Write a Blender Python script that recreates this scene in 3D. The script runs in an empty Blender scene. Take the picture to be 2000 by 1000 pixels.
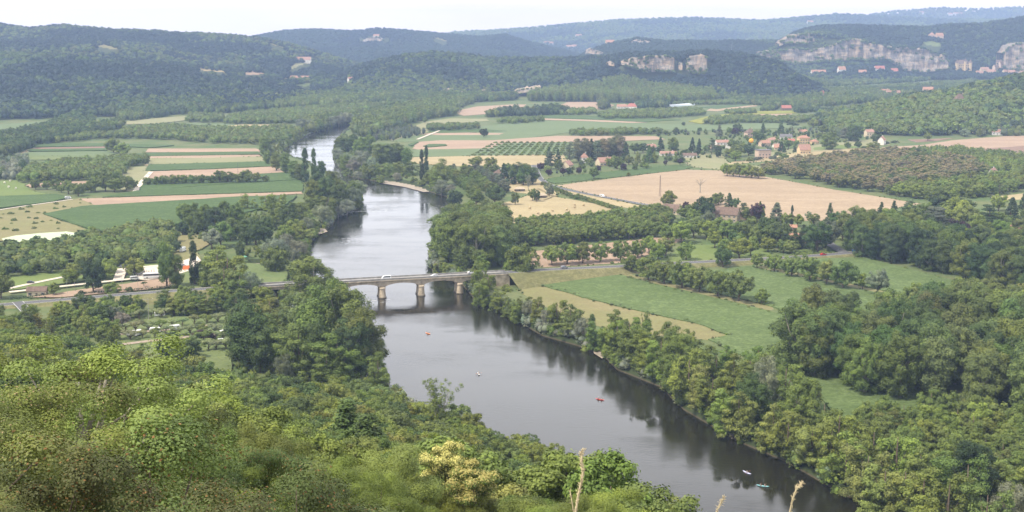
import bpy, math, random
import numpy as np
from mathutils import Vector, Matrix

R = math.radians
scene = bpy.context.scene
COL = scene.collection
random.seed(7)
RNG = np.random.default_rng(11)

# ------------------------------------------------------------------ camera
F, CX, CY, EYE = 2400.0, 1000.0, 500.0, 150.0        # focal length in photo pixels, photo centre, eye height over the river
PITCH = math.atan(440 / F)
CP, SP = math.cos(PITCH), math.sin(PITCH)
cam_data = bpy.data.cameras.new('camera')
cam_data.sensor_width = 36
cam_data.lens = 36 * F / 2000
cam_data.clip_start = 0.1
cam_data.clip_end = 60000
cam = bpy.data.objects.new('camera', cam_data)
COL.objects.link(cam)
cam.location = (0, 0, EYE)
cam.rotation_euler = (math.pi / 2 - PITCH, 0, 0)
scene.camera = cam

# ------------------------------------------------------------------ world, sun, exposure
SUN_EL, SUN_AZ = R(56), R(-118)                      # azimuth from +Y (view direction), negative = to the left
world = bpy.data.worlds.new('World')
scene.world = world
world.use_nodes = True
wn, wl = world.node_tree.nodes, world.node_tree.links
wn.clear()
w_out = wn.new('ShaderNodeOutputWorld')
w_bg = wn.new('ShaderNodeBackground')
w_sky = wn.new('ShaderNodeTexSky')
w_sky.sky_type = 'NISHITA'
w_sky.sun_disc = False
w_sky.sun_elevation = SUN_EL
w_sky.sun_rotation = SUN_AZ
w_sky.dust_density = 3.0
w_sky.altitude = 200
w_bg.inputs['Strength'].default_value = 0.15
w_tc = wn.new('ShaderNodeTexCoord')
w_map = wn.new('ShaderNodeMapping')
w_map.inputs['Scale'].default_value = (2.2, 2.2, 9.0)
w_noise = wn.new('ShaderNodeTexNoise')
w_noise.inputs['Scale'].default_value = 1.6
w_noise.inputs['Detail'].default_value = 6
w_noise.inputs['Roughness'].default_value = 0.55
w_ramp = wn.new('ShaderNodeValToRGB')
w_ramp.color_ramp.elements[0].position = 0.36
w_ramp.color_ramp.elements[0].color = (0.86, 0.86, 0.86, 1)
w_ramp.color_ramp.elements[1].position = 0.58
w_ramp.color_ramp.elements[1].color = (0.97, 0.97, 0.97, 1)
w_mix = wn.new('ShaderNodeMix')
w_mix.data_type = 'RGBA'
w_mix.inputs['B'].default_value = (15.4, 15.3, 15.6, 1)
wl.new(w_tc.outputs['Generated'], w_map.inputs['Vector'])
wl.new(w_map.outputs['Vector'], w_noise.inputs['Vector'])
wl.new(w_noise.outputs['Fac'], w_ramp.inputs['Fac'])
wl.new(w_ramp.outputs['Color'], w_mix.inputs['Factor'])
wl.new(w_sky.outputs['Color'], w_mix.inputs['A'])
w_sep = wn.new('ShaderNodeSeparateXYZ')                # sky gain by height: dulled horizon, ring above brightened for the river's reflection
wl.new(w_tc.outputs['Generated'], w_sep.inputs['Vector'])
w_low = wn.new('ShaderNodeValToRGB')
w_low.color_ramp.elements[0].position = 0.012
w_low.color_ramp.elements[0].color = (0.655, 0.54, 0.475, 1)
w_low.color_ramp.elements[1].position = 1.0
w_low.color_ramp.elements[1].color = (0.45, 0.45, 0.455, 1)
for _p, _k in ((0.05, 0.57), (0.11, 0.93), (0.33, 0.90), (0.50, 0.43)):
    _e = w_low.color_ramp.elements.new(_p)
    _e.color = (_k, _k, _k, 1)
wl.new(w_sep.outputs['Z'], w_low.inputs['Fac'])
w_mul = wn.new('ShaderNodeMix')
w_mul.data_type = 'RGBA'
w_mul.blend_type = 'MULTIPLY'
w_mul.inputs['Factor'].default_value = 1.0
wl.new(w_mix.outputs['Result'], w_mul.inputs['A'])
wl.new(w_low.outputs['Color'], w_mul.inputs['B'])
wl.new(w_mul.outputs['Result'], w_bg.inputs['Color'])
wl.new(w_bg.outputs['Background'], w_out.inputs['Surface'])

sun_data = bpy.data.lights.new('sun', 'SUN')
sun_data.energy = 4.6
sun_data.angle = R(4)
sun_data.color = (1.0, 0.91, 0.76)
sun = bpy.data.objects.new('sun', sun_data)
COL.objects.link(sun)
sdir = Vector((math.sin(SUN_AZ) * math.cos(SUN_EL), math.cos(SUN_AZ) * math.cos(SUN_EL), math.sin(SUN_EL)))
sun.rotation_euler = sdir.to_track_quat('Z', 'Y').to_euler()

scene.view_settings.view_transform = 'Standard'
scene.view_settings.look = 'None'
scene.view_settings.exposure = 0.18
scene.view_settings.gamma = 1.0
cy = scene.cycles
cy.max_bounces = 6
cy.diffuse_bounces = 3
cy.glossy_bounces = 2
cy.transmission_bounces = 3
cy.transparent_max_bounces = 4
cy.volume_bounces = 1
cy.caustics_reflective = False
cy.caustics_refractive = False
cy.use_denoising = True

# ------------------------------------------------------------------ picture -> place
ZP = 3.0                                             # the valley plain; the river's surface is at 0


def ray(px, py):
    x, yu = (px - CX) / F, -(py - CY) / F
    return np.array((x, CP + SP * yu, -SP + CP * yu))


def gp(px, py, z=ZP):                                # the point at height z that the photo shows at (px, py)
    d = ray(px, py)
    t = (z - EYE) / d[2]
    return np.array((d[0] * t, d[1] * t, z))


def at_dist(px, py, D):                              # the point D metres ahead that the photo shows at (px, py)
    d = ray(px, py)
    t = D / d[1]
    return np.array((d[0] * t, D, EYE + d[2] * t))


def project(x, y, z):
    x, y, z = np.asarray(x, float), np.asarray(y, float), np.asarray(z, float)
    dep = y * CP - (z - EYE) * SP
    up = y * SP + (z - EYE) * CP
    dep = np.where(dep < 0.5, 0.5, dep)
    return CX + F * x / dep, CY - F * up / dep, dep


def vnoise(x, y, s, seed=0):                         # smooth value noise, 0..1
    x, y = np.asarray(x, float) / s, np.asarray(y, float) / s
    xi, yi = np.floor(x), np.floor(y)
    fx, fy = x - xi, y - yi
    fx, fy = fx * fx * (3 - 2 * fx), fy * fy * (3 - 2 * fy)

    def h(a, b):
        v = np.sin(a * 127.1 + b * 311.7 + seed * 74.7) * 43758.5453
        return v - np.floor(v)
    return (h(xi, yi) * (1 - fx) + h(xi + 1, yi) * fx) * (1 - fy) + (h(xi, yi + 1) * (1 - fx) + h(xi + 1, yi + 1) * fx) * fy


def fbm(x, y, s, seed=0, o=4):
    r, a, t = 0, 1.0, 0
    for k in range(o):
        r = r + a * vnoise(x, y, s / 2 ** k, seed + k * 13)
        t += a
        a *= 0.5
    return r / t


def inside(poly, x, y):
    poly = np.asarray(poly, float)
    r = np.zeros(np.shape(x), bool)
    j = len(poly) - 1
    for i in range(len(poly)):
        xi, yi, xj, yj = poly[i, 0], poly[i, 1], poly[j, 0], poly[j, 1]
        c = ((yi > y) != (yj > y)) & (x < (xj - xi) * (y - yi) / (yj - yi + 1e-12) + xi)
        r ^= c
        j = i
    return r


def dist_poly(poly, x, y):
    poly = np.asarray(poly, float)
    best = np.full(np.shape(x), 1e18)
    for i in range(len(poly)):
        a, b = poly[i - 1], poly[i]
        ab = b - a
        L = ab @ ab + 1e-9
        t = np.clip(((x - a[0]) * ab[0] + (y - a[1]) * ab[1]) / L, 0, 1)
        best = np.minimum(best, (x - a[0] - t * ab[0]) ** 2 + (y - a[1] - t * ab[1]) ** 2)
    return np.sqrt(best)


def gpoly(pts, z=ZP):
    return np.array([gp(p[0], p[1], z)[:2] for p in pts])


# ------------------------------------------------------------------ the river's banks (photo pixels at water level)
RIGHT_BANK = [(700, 240), (668, 262), (652, 288), (654, 318), (676, 342), (705, 349), (737, 354), (790, 362), (838, 374), (872, 384), (886, 397),
              (884, 410), (862, 440), (846, 480), (838, 510), (846, 534), (900, 552), (925, 582), (985, 612), (1060, 656),
              (1130, 676), (1180, 697), (1205, 722), (1290, 756), (1335, 800), (1440, 862), (1535, 902), (1610, 945),
              (1710, 998), (1790, 1045), (2000, 1150), (2300, 1300)]
LEFT_BANK = [(1300, 1300), (1150, 1000), (1000, 905), (880, 860), (800, 800), (742, 752), (700, 735), (650, 705), (590, 660), (566, 615), (560, 585),
             (566, 556), (586, 530), (600, 505), (606, 475), (625, 455), (650, 441), (660, 418), (700, 409), (706, 392),
             (690, 372), (660, 352), (628, 335), (600, 318), (560, 305), (552, 297), (572, 280), (606, 262), (645, 248), (690, 238)]
RIVER = gpoly(LEFT_BANK + RIGHT_BANK, 0.0)
INLET = gpoly([(466, 540), (488, 525), (520, 519), (536, 530), (530, 546), (556, 556), (572, 575), (574, 615), (544, 606), (538, 572), (512, 556), (480, 553)], 0.0)
POND = gpoly([(3, 466), (30, 460), (80, 455), (130, 452), (157, 456), (150, 463), (110, 470), (60, 475), (12, 474)])

# ------------------------------------------------------------------ hills: at each photo column a profile of (distance, photo row or ('z', height))
TREE_H = 10.0


def Z(v):
    return ('z', v)


HILLS = {
    'left_front': (9, [(-600, [(1700, Z(3)), (2150, 130), (2500, 95), (3300, Z(60))]), (0, [(2000, Z(3)), (2350, 160), (2700, 108), (3300, Z(60))]),
                       (150, [(2040, Z(3)), (2400, 160), (2700, 112), (3300, Z(60))]), (300, [(2120, Z(3)), (2450, 165), (2750, 124), (3350, Z(50))]),
                       (450, [(2250, Z(3)), (2550, 170), (2800, 143), (3400, Z(40))]), (560, [(2430, Z(3)), (2650, 178), (2850, 160), (3400, Z(30))]),
                       (660, [(2600, Z(3)), (2750, 185), (2900, 176), (3400, Z(3))]), (780, [(2600, Z(3)), (2750, Z(3)), (2900, Z(3)), (3400, Z(3))])]),
    'left_back': (9, [(-600, [(2700, Z(3)), (3200, 85), (3900, 40), (5500, Z(3))]), (0, [(2700, Z(3)), (3200, 85), (3900, 48), (5500, Z(3))]),
                      (60, [(2700, Z(3)), (3200, 88), (3900, 56), (5500, Z(3))]), (130, [(2700, Z(3)), (3200, 88), (3900, 48), (5500, Z(3))]),
                      (200, [(2700, Z(3)), (3200, 95), (3900, 57), (5500, Z(3))]), (300, [(2700, Z(3)), (3200, 100), (3900, 62), (5500, Z(3))]),
                      (400, [(2700, Z(3)), (3250, 122), (3900, 67), (5500, Z(3))]), (500, [(2700, Z(3)), (3200, 132), (3900, 73), (5500, Z(3))]),
                      (560, [(2700, Z(3)), (3200, 135), (3900, 84), (5500, Z(3))]), (620, [(2700, Z(3)), (3200, 140), (3900, 102), (5500, Z(3))]),
                      (700, [(2800, Z(3)), (3200, 145), (3800, 126), (5500, Z(3))]), (780, [(2800, Z(3)), (3200, 152), (3700, 140), (5500, Z(3))]),
                      (860, [(2800, Z(3)), (3200, Z(3)), (3700, Z(3)), (5500, Z(3))])]),
    'middle': (9, [(600, [(2650, Z(3)), (2780, Z(3)), (2900, Z(3)), (3100, Z(3)), (4200, Z(3))]), (660, [(2650, Z(3)), (2780, 178), (2900, 165), (3100, 150), (4200, Z(3))]),
                   (700, [(2700, Z(3)), (2800, 172), (2930, 150), (3100, 131), (4200, Z(3))]), (760, [(2720, Z(3)), (2830, 170), (2950, 145), (3150, 117), (4200, Z(3))]),
                   (840, [(2740, Z(3)), (2850, 168), (2980, 138), (3200, 101), (4200, Z(3))]), (900, [(2740, Z(3)), (2850, 168), (2980, 138), (3200, 105), (4200, Z(3))]),
                   (960, [(2740, Z(3)), (2850, 168), (2980, 140), (3200, 112), (4200, Z(3))]), (1120, [(2740, Z(3)), (2850, 168), (2980, 140), (3150, 113), (4200, Z(3))]),
                   (1205, [(2740, Z(3)), (2900, 150), (2945, 130), (3080, 108), (4200, Z(3))]), (1216, [(2740, Z(3)), (2925, 136), (2945, 120), (3080, 105), (4200, Z(3))]),
                   (1240, [(2740, Z(3)), (2925, 145), (2945, 113), (3080, 103), (4200, Z(3))]), (1275, [(2740, Z(3)), (2925, 150), (2945, 109), (3080, 101), (4200, Z(3))]),
                   (1315, [(2740, Z(3)), (2925, 148), (2945, 110), (3080, 100), (4200, Z(3))]), (1330, [(2740, Z(3)), (2925, 148), (2945, 116), (3080, 100), (4200, Z(3))]),
                   (1345, [(2740, Z(3)), (2925, 148), (2945, 108), (3080, 99), (4200, Z(3))]), (1380, [(2740, Z(3)), (2925, 152), (2945, 109), (3080, 99), (4200, Z(3))]),
                   (1392, [(2740, Z(3)), (2880, 158), (2945, 125), (3080, 101), (4200, Z(3))]), (1450, [(2700, Z(3)), (2800, 165), (2900, 135), (3030, 107), (4200, Z(3))]),
                   (1510, [(2650, Z(3)), (2750, 175), (2850, 150), (2950, 122), (4200, Z(3))]), (1560, [(2600, Z(3)), (2700, 185), (2800, 170), (2850, 152), (4200, Z(3))]),
                   (1620, [(2600, Z(3)), (2700, Z(3)), (2800, Z(3)), (2850, Z(3)), (4200, Z(3))])]),
    'blue_left': (6, [(300, [(4300, Z(3)), (5000, Z(3)), (5500, Z(3)), (7000, Z(3))]), (505, [(4300, Z(3)), (5000, 110), (5600, 70), (7000, Z(3))]),
                      (560, [(4300, Z(3)), (5000, 100), (5600, 60), (7000, Z(3))]), (620, [(4300, Z(3)), (5000, 95), (5600, 58), (7000, Z(3))]),
                      (690, [(4300, Z(3)), (5000, 92), (5600, 61), (7000, Z(3))]), (740, [(4300, Z(3)), (5000, 92), (5600, 56), (7000, Z(3))]),
                      (800, [(4300, Z(3)), (5000, 98), (5600, 60), (7000, Z(3))]), (860, [(4300, Z(3)), (5000, 102), (5600, 66), (7000, Z(3))]),
                      (940, [(4300, Z(3)), (5000, 105), (5600, 73), (7000, Z(3))]), (985, [(4300, Z(3)), (5000, 100), (5600, 68), (7000, Z(3))]),
                      (1030, [(4300, Z(3)), (5000, 108), (5600, 82), (7000, Z(3))]), (1090, [(4300, Z(3)), (5000, 118), (5600, 96), (7000, Z(3))]),
                      (1130, [(4300, Z(3)), (5000, 122), (5600, 106), (7000, Z(3))]), (1180, [(4300, Z(3)), (5000, Z(3)), (5600, Z(3)), (7000, Z(3))])]),
    'middle_right': (8, [(1090, [(3800, Z(3)), (4150, Z(3)), (4400, Z(3)), (5400, Z(3))]), (1145, [(3800, Z(3)), (4150, 112), (4400, 100), (5400, Z(3))]),
                         (1180, [(3800, Z(3)), (4150, 104), (4400, 86), (5400, Z(3))]), (1205, [(3800, Z(3)), (4150, 98), (4400, 79), (5400, Z(3))]),
                         (1240, [(3800, Z(3)), (4150, 95), (4400, 72), (5400, Z(3))]), (1300, [(3800, Z(3)), (4150, 98), (4400, 79), (5400, Z(3))]),
                         (1400, [(3800, Z(3)), (4150, 98), (4400, 82), (5400, Z(3))]), (1500, [(3800, Z(3)), (4150, 100), (4400, 80), (5400, Z(3))]),
                         (1650, [(3800, Z(3)), (4150, 110), (4400, 85), (5400, Z(3))])]),
    'rock_hill': (9, [(1400, [(3550, Z(3)), (3900, Z(3)), (3918, Z(3)), (4350, Z(3)), (5600, Z(3))]), (1450, [(3550, Z(3)), (3900, 122), (3918, 118), (4350, 108), (5600, Z(40))]),
                      (1490, [(3550, Z(3)), (3900, 112), (3918, 104), (4350, 97), (5600, Z(50))]), (1525, [(3550, Z(3)), (3900, 122), (3918, 88), (4350, 78), (5600, Z(60))]),
                      (1548, [(3550, Z(3)), (3900, 128), (3918, 72), (4350, 64), (5600, Z(60))]), (1570, [(3550, Z(3)), (3900, 128), (3918, 68), (4350, 56), (5600, Z(80))]),
                      (1600, [(3550, Z(3)), (3900, 124), (3918, 67), (4350, 51), (5600, Z(80))]), (1650, [(3550, Z(3)), (3900, 120), (3918, 76), (4350, 49), (5600, Z(80))]),
                      (1690, [(3550, Z(3)), (3900, 122), (3918, 83), (4350, 51), (5600, Z(80))]), (1735, [(3550, Z(3)), (3900, 124), (3918, 92), (4350, 53), (5600, Z(80))]),
                      (1765, [(3550, Z(3)), (3900, 142), (3918, 94), (4350, 53), (5600, Z(80))]), (1800, [(3550, Z(3)), (3900, 146), (3918, 97), (4350, 52), (5600, Z(80))]),
                      (1830, [(3550, Z(3)), (3900, 142), (3918, 107), (4350, 49), (5600, Z(80))]), (1852, [(3550, Z(3)), (3900, 138), (3918, 126), (4350, 47), (5600, Z(80))]),
                      (1900, [(3550, Z(3)), (3900, 142), (3918, 134), (4350, 46), (5600, Z(80))]), (1950, [(3550, Z(3)), (3900, 142), (3918, 126), (4350, 40), (5600, Z(80))]),
                      (1962, [(3550, Z(3)), (3900, 143), (3918, 100), (4350, 38), (5600, Z(80))]), (2000, [(3550, Z(3)), (3900, 142), (3918, 84), (4350, 30), (5600, Z(80))]),
                      (2150, [(3550, Z(3)), (3900, 142), (3918, 80), (4350, 20), (5600, Z(80))]), (2700, [(3400, Z(3)), (3900, 130), (3918, 90), (4350, 0), (5600, Z(80))])]),
    'far': (4, [(780, [(6200, Z(3)), (7200, Z(3)), (8000, Z(3)), (9500, Z(3))]), (850, [(6200, Z(3)), (7200, Z(40)), (8000, 74), (9500, Z(3))]), (890, [(6200, Z(3)), (7200, Z(60)), (8000, 65), (9500, Z(60))]),
                (1000, [(6200, Z(3)), (7200, 85), (8000, 60), (9500, Z(60))]), (1110, [(6200, Z(3)), (7200, 80), (8000, 50), (9500, Z(60))]),
                (1200, [(6200, Z(3)), (7200, 72), (8000, 42), (9500, Z(60))]), (1350, [(6200, Z(3)), (7200, 64), (8000, 36), (9500, Z(60))]),
                (1480, [(6200, Z(3)), (7200, 64), (8000, 42), (9500, Z(60))]), (1560, [(6200, Z(3)), (7200, 62), (8000, 36), (9500, Z(60))]),
                (1630, [(6200, Z(3)), (7200, 60), (8000, 30), (9500, Z(60))]), (1720, [(6200, Z(3)), (7200, 60), (8000, 34), (9500, Z(60))]),
                (1850, [(6200, Z(3)), (7200, 60), (8000, 40), (9500, Z(60))]), (2600, [(6200, Z(3)), (7200, 60), (8000, 40), (9500, Z(60))])]),
    'farthest': (4, [(1560, [(8600, Z(3)), (9600, Z(3)), (11000, Z(3))]), (1640, [(8600, Z(40)), (9600, 40), (11000, Z(40))]), (1690, [(8600, Z(40)), (9600, 32), (11000, Z(40))]), (1730, [(8600, Z(40)), (9600, 25), (11000, Z(40))]),
                     (1830, [(8600, Z(40)), (9600, 17), (11000, Z(40))]), (1900, [(8600, Z(40)), (9600, 20), (11000, Z(40))]), (2000, [(8600, Z(40)), (9600, 15), (11000, Z(40))]),
                     (2600, [(8600, Z(40)), (9600, 5), (11000, Z(40))])]),
    'right_near': (9, [(1530, [(1700, Z(3)), (1850, Z(3)), (2000, Z(3)), (2700, Z(3))]), (1600, [(1750, Z(3)), (1880, 240), (2000, 226), (2700, Z(3))]),
                       (1650, [(1700, Z(3)), (1850, 236), (2000, 220), (2700, Z(3))]), (1700, [(1680, Z(3)), (1850, 232), (2000, 211), (2700, Z(3))]),
                       (1780, [(1680, Z(3)), (1850, 220), (2050, 190), (2700, Z(3))]), (1850, [(1700, Z(3)), (1850, 215), (2050, 183), (2700, Z(3))]),
                       (1900, [(1720, Z(3)), (1850, 210), (2100, 170), (2800, Z(3))]), (2000, [(1750, Z(3)), (1880, 205), (2150, 150), (2800, Z(3))]),
                       (2600, [(1750, Z(3)), (1880, 150), (2200, 80), (2800, Z(3))])]),
}


def _prep_hills():
    out = {}
    for name, (th, stations) in HILLS.items():
        us, Ds, Zs = [], [], []
        for px, prof in stations:
            us.append(at_dist(px, 150, 1000)[0] / 1000)
            Ds.append([p[0] for p in prof])
            Zs.append([p[1][1] if isinstance(p[1], tuple) else max(3.0, at_dist(px, p[1], p[0])[2] - th) for p in prof])
        out[name] = (np.array(us), np.array(Ds, float), np.array(Zs, float))
    return out


HPREP = _prep_hills()


def hill_z(name, x, y):
    us, Ds, Zs = HPREP[name]
    u = x / np.maximum(y, 1)
    K = Ds.shape[1]
    D = [np.interp(u, us, Ds[:, k]) for k in range(K)]
    zz = [np.interp(u, us, Zs[:, k]) for k in range(K)]
    r = np.full(np.shape(y), -20.0)
    for k in range(K - 1):
        t = (y - D[k]) / np.maximum(D[k + 1] - D[k], 1)
        m = (t >= 0) & (t <= 1)
        te = t if k in (1, 2) and K == 5 else t * t * (3 - 2 * t) * 0.5 + t * 0.5
        r = np.where(m, zz[k] + (zz[k + 1] - zz[k]) * te, r)
    return np.where((y > 500) & (r > 3.05), r, -20)


SLOPE_PX = np.array([-700, 0, 250, 500, 750, 1000, 1250, 1420, 1700, 2400])
SLOPE_D = np.array([-200, 0, 6, 15, 40, 80, 150, 250, 350, 450, 550, 650, 720])
SLOPE_Z = np.array([
    [149, 148.3, 147.2, 142.8, 131.0, 117, 98, 79, 60, 42, 25, 10, -6],
    [149, 148.3, 147.2, 142.8, 130.5, 116, 95, 72, 49, 28, 8, -3, -8],
    [149, 148.3, 147.2, 142.8, 130.5, 115, 92, 63, 38, 14, 0, -5, -8],
    [149, 148.3, 147.2, 142.6, 130.0, 114, 89, 59, 32, 7, -4, -6, -8],
    [149, 148.3, 147.2, 142.4, 129.5, 112, 86, 56, 28, 5, -5, -6, -8],
    [149, 148.3, 147.2, 142.2, 128.5, 110, 81, 46, 14, -4, -6, -6, -8],
    [149, 148.3, 147.2, 141.8, 127.5, 110, 81, 42, 4, -6, -6, -6, -8],
    [149, 148.3, 147.2, 140.8, 124.0, 101, 66, 24, -6, -6, -6, -6, -8],
    [149, 148.3, 147.2, 140.0, 119.0, 88, 48, 5, -6, -6, -6, -6, -8],
    [149, 148.3, 147.2, 140.0, 118.0, 86, 44, 0, -6, -6, -6, -6, -8]])


def slope_z(x, y):
    px = CX + 2290 * x / np.maximum(y, 8)
    px = np.clip(px, -699, 2399)
    d = np.clip(y, -199, 719)
    i = np.clip(np.searchsorted(SLOPE_PX, px) - 1, 0, len(SLOPE_PX) - 2)
    j = np.clip(np.searchsorted(SLOPE_D, d) - 1, 0, len(SLOPE_D) - 2)
    a = (px - SLOPE_PX[i]) / (SLOPE_PX[i + 1] - SLOPE_PX[i])
    b = (d - SLOPE_D[j]) / (SLOPE_D[j + 1] - SLOPE_D[j])
    return (SLOPE_Z[i, j] * (1 - a) + SLOPE_Z[i + 1, j] * a) * (1 - b) + (SLOPE_Z[i, j + 1] * (1 - a) + SLOPE_Z[i + 1, j + 1] * a) * b


def terrain(x, y):
    x, y = np.asarray(x, float), np.asarray(y, float)
    z = np.full(np.shape(y), ZP)
    for poly in (RIVER, INLET):
        sd = dist_poly(poly, x, y)
        sd = np.where(inside(poly, x, y), -sd, sd)
        z = np.minimum(z, np.clip(sd * 1.1 + 0.15, -1.6, ZP))
    hz = np.full(np.shape(y), -20.0)
    for name in HPREP:
        hz = np.maximum(hz, hill_z(name, x, y))
    g = (fbm(x, y, 420, 3) - 0.5) * 0.30 + (fbm(x, y, 130, 9) - 0.5) * 0.12
    hz = hz + np.clip(hz - 8, 0, 60) * g * np.clip((6500 - y) / 3000, 0.25, 1)
    z = np.where(hz > z, hz, z)
    s = slope_z(x, y)
    s = s + np.clip(s, 0, 6) / 6 * np.clip(y / 150, 0, 1) * (fbm(x, y, 60, 21) - 0.5) * 5
    return np.where(s > z, s, z)


def hit(px, py, dmax=12000.0, lift=0.0):             # where the ray through (px, py) meets the terrain
    d = ray(px, py)
    ys = np.concatenate([np.arange(4, 800, 2.0), np.arange(800, 3000, 5.0), np.arange(3000, dmax, 10.0)])
    xs, zs = d[0] / d[1] * ys, EYE + d[2] / d[1] * ys
    below = np.nonzero(zs < terrain(xs, ys) + lift)[0]
    k = below[0] if len(below) else len(ys) - 1
    return np.array((xs[k], ys[k], float(terrain(xs[k:k + 1], ys[k:k + 1])[0])))


# ------------------------------------------------------------------ object helpers
def link(o, parent=None):
    COL.objects.link(o)
    if parent is not None:
        o.parent = parent
    return o


def tag(o, label=None, cat=None, group=None, kind=None):
    for k, v in (('label', label), ('category', cat), ('group', group), ('kind', kind)):
        if v:
            o[k] = v
    return o


def empty(name, loc, rz=0.0, scale=None):
    o = bpy.data.objects.new(name, None)
    o.location = loc
    o.rotation_euler = (0, 0, rz)
    if scale is not None:
        o.scale = scale
    o.empty_display_size = 0.5
    return link(o)


def mesh_np(name, verts, quads, mats=(), smooth=False, attrs=None):
    me = bpy.data.meshes.new(name)
    verts = np.asarray(verts, np.float32)
    quads = np.asarray(quads, np.int32)
    n = quads.shape[1]
    me.vertices.add(len(verts))
    me.vertices.foreach_set('co', verts.ravel())
    me.loops.add(quads.size)
    me.loops.foreach_set('vertex_index', quads.ravel())
    me.polygons.add(len(quads))
    me.polygons.foreach_set('loop_start', np.arange(0, quads.size, n, dtype=np.int32))
    if smooth:
        me.polygons.foreach_set('use_smooth', np.ones(len(quads), bool))
    for k, v in (attrs or {}).items():
        a = me.attributes.new(k, 'FLOAT', 'FACE')
        a.data.foreach_set('value', np.asarray(v, np.float32))
    for m in mats:
        me.materials.append(m)
    me.update(calc_edges=True)
    me.validate()
    return me


class MB:
    """collects shapes, then builds ONE mesh object"""

    def __init__(s):
        s.v, s.f, s.m = [], [], []

    def add(s, verts, faces, mi=0):
        k = len(s.v)
        s.v += [tuple(map(float, p)) for p in verts]
        s.f += [tuple(k + i for i in f) for f in faces]
        s.m += [mi] * len(faces)
        return s

    def box(s, c, size, rz=0.0, mi=0, taper=1.0, taper_y=None):
        ty = taper if taper_y is None else taper_y
        hx, hy, hz = size[0] / 2, size[1] / 2, size[2] / 2
        p = []
        for z, tx, t2 in ((-hz, 1, 1), (hz, taper, ty)):
            for x, y in ((-hx, -hy), (hx, -hy), (hx, hy), (-hx, hy)):
                x, y = x * tx, y * t2
                p.append((c[0] + x * math.cos(rz) - y * math.sin(rz), c[1] + x * math.sin(rz) + y * math.cos(rz), c[2] + z))
        return s.add(p, [(3, 2, 1, 0), (4, 5, 6, 7), (0, 1, 5, 4), (1, 2, 6, 5), (2, 3, 7, 6), (3, 0, 4, 7)], mi)

    def tube(s, path, radii, n=7, mi=0, cap=True):
        path = [Vector(p) for p in path]
        rings = []
        for i, p in enumerate(path):
            d = (path[min(i + 1, len(path) - 1)] - path[max(i - 1, 0)]).normalized()
            a = d.orthogonal().normalized() if i == 0 else (rings[-1][1] - d * rings[-1][1].dot(d)).normalized()
            b = d.cross(a)
            rings.append((p, a, b, radii[i] if hasattr(radii, '__len__') else radii))
        v = [p + (a * math.cos(2 * math.pi * k / n) + b * math.sin(2 * math.pi * k / n)) * r for p, a, b, r in rings for k in range(n)]
        f = []
        for i in range(len(path) - 1):
            for k in range(n):
                k2 = (k + 1) % n
                f.append((i * n + k, i * n + k2, (i + 1) * n + k2, (i + 1) * n + k))
        if cap:
            f.append(tuple(range(n - 1, -1, -1)))
            f.append(tuple((len(path) - 1) * n + k for k in range(n)))
        return s.add(v, f, mi)

    def prism(s, prof, y0, y1, mi=0):                # a profile in x,z pushed along y
        n = len(prof)
        v = [(x, y0, z) for x, z in prof] + [(x, y1, z) for x, z in prof]
        f = [tuple(range(n)), tuple(range(2 * n - 1, n - 1, -1))] + [(i, i + n, (i + 1) % n + n, (i + 1) % n) for i in range(n)]
        return s.add(v, f, mi)

    def lathe(s, prof, c=(0, 0, 0), n=16, mi=0):     # profile of (r, z)
        v = [(c[0] + r * math.cos(2 * math.pi * k / n), c[1] + r * math.sin(2 * math.pi * k / n), c[2] + z) for r, z in prof for k in range(n)]
        f = [(i * n + k, i * n + (k + 1) % n, (i + 1) * n + (k + 1) % n, (i + 1) * n + k) for i in range(len(prof) - 1) for k in range(n)]
        f += [tuple(range(n - 1, -1, -1)), tuple((len(prof) - 1) * n + k for k in range(n))]
        return s.add(v, f, mi)

    def mesh(s, name, mats, smooth=False):
        me = bpy.data.meshes.new(name)
        me.from_pydata(s.v, [], s.f)
        for m in (mats if isinstance(mats, (list, tuple)) else [mats]):
            me.materials.append(m)
        me.polygons.foreach_set('material_index', np.array(s.m, np.int32))
        if smooth:
            me.polygons.foreach_set('use_smooth', np.ones(len(s.f), bool))
        me.update()
        return me

    def build(s, name, mats, parent=None, smooth=False):
        return link(bpy.data.objects.new(name, s.mesh(name, mats, smooth)), parent)


# ------------------------------------------------------------------ materials
MATS = {}


def new_mat(name):
    m = bpy.data.materials.new(name)
    m.use_nodes = True
    nt = m.node_tree
    b = nt.nodes['Principled BSDF']
    return m, nt, b


def nd(nt, t, **kw):
    n = nt.nodes.new(t)
    for k, v in kw.items():
        if k in n.inputs:
            n.inputs[k].default_value = v
        else:
            setattr(n, k, v)
    return n


def rgba(c):
    return (c[0], c[1], c[2], 1.0)


def mixc(nt, fac, a, b, mode='MIX'):
    n = nt.nodes.new('ShaderNodeMix')
    n.data_type = 'RGBA'
    n.blend_type = mode
    for s, v in (('Factor', fac), ('A', a), ('B', b)):
        if isinstance(v, (tuple, list)):
            n.inputs[s].default_value = rgba(v)
        elif isinstance(v, (int, float)):
            n.inputs[s].default_value = v
        else:
            nt.links.new(v, n.inputs[s])
    return n.outputs['Result']


def ramp(nt, fac, stops):
    n = nt.nodes.new('ShaderNodeValToRGB')
    e = n.color_ramp.elements
    while len(e) < len(stops):
        e.new(0.5)
    for i, (p, c) in enumerate(stops):
        e[i].position = p
        e[i].color = rgba(c) if hasattr(c, '__len__') else (c, c, c, 1)
    nt.links.new(fac, n.inputs['Fac'])
    return n.outputs['Color']


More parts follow.
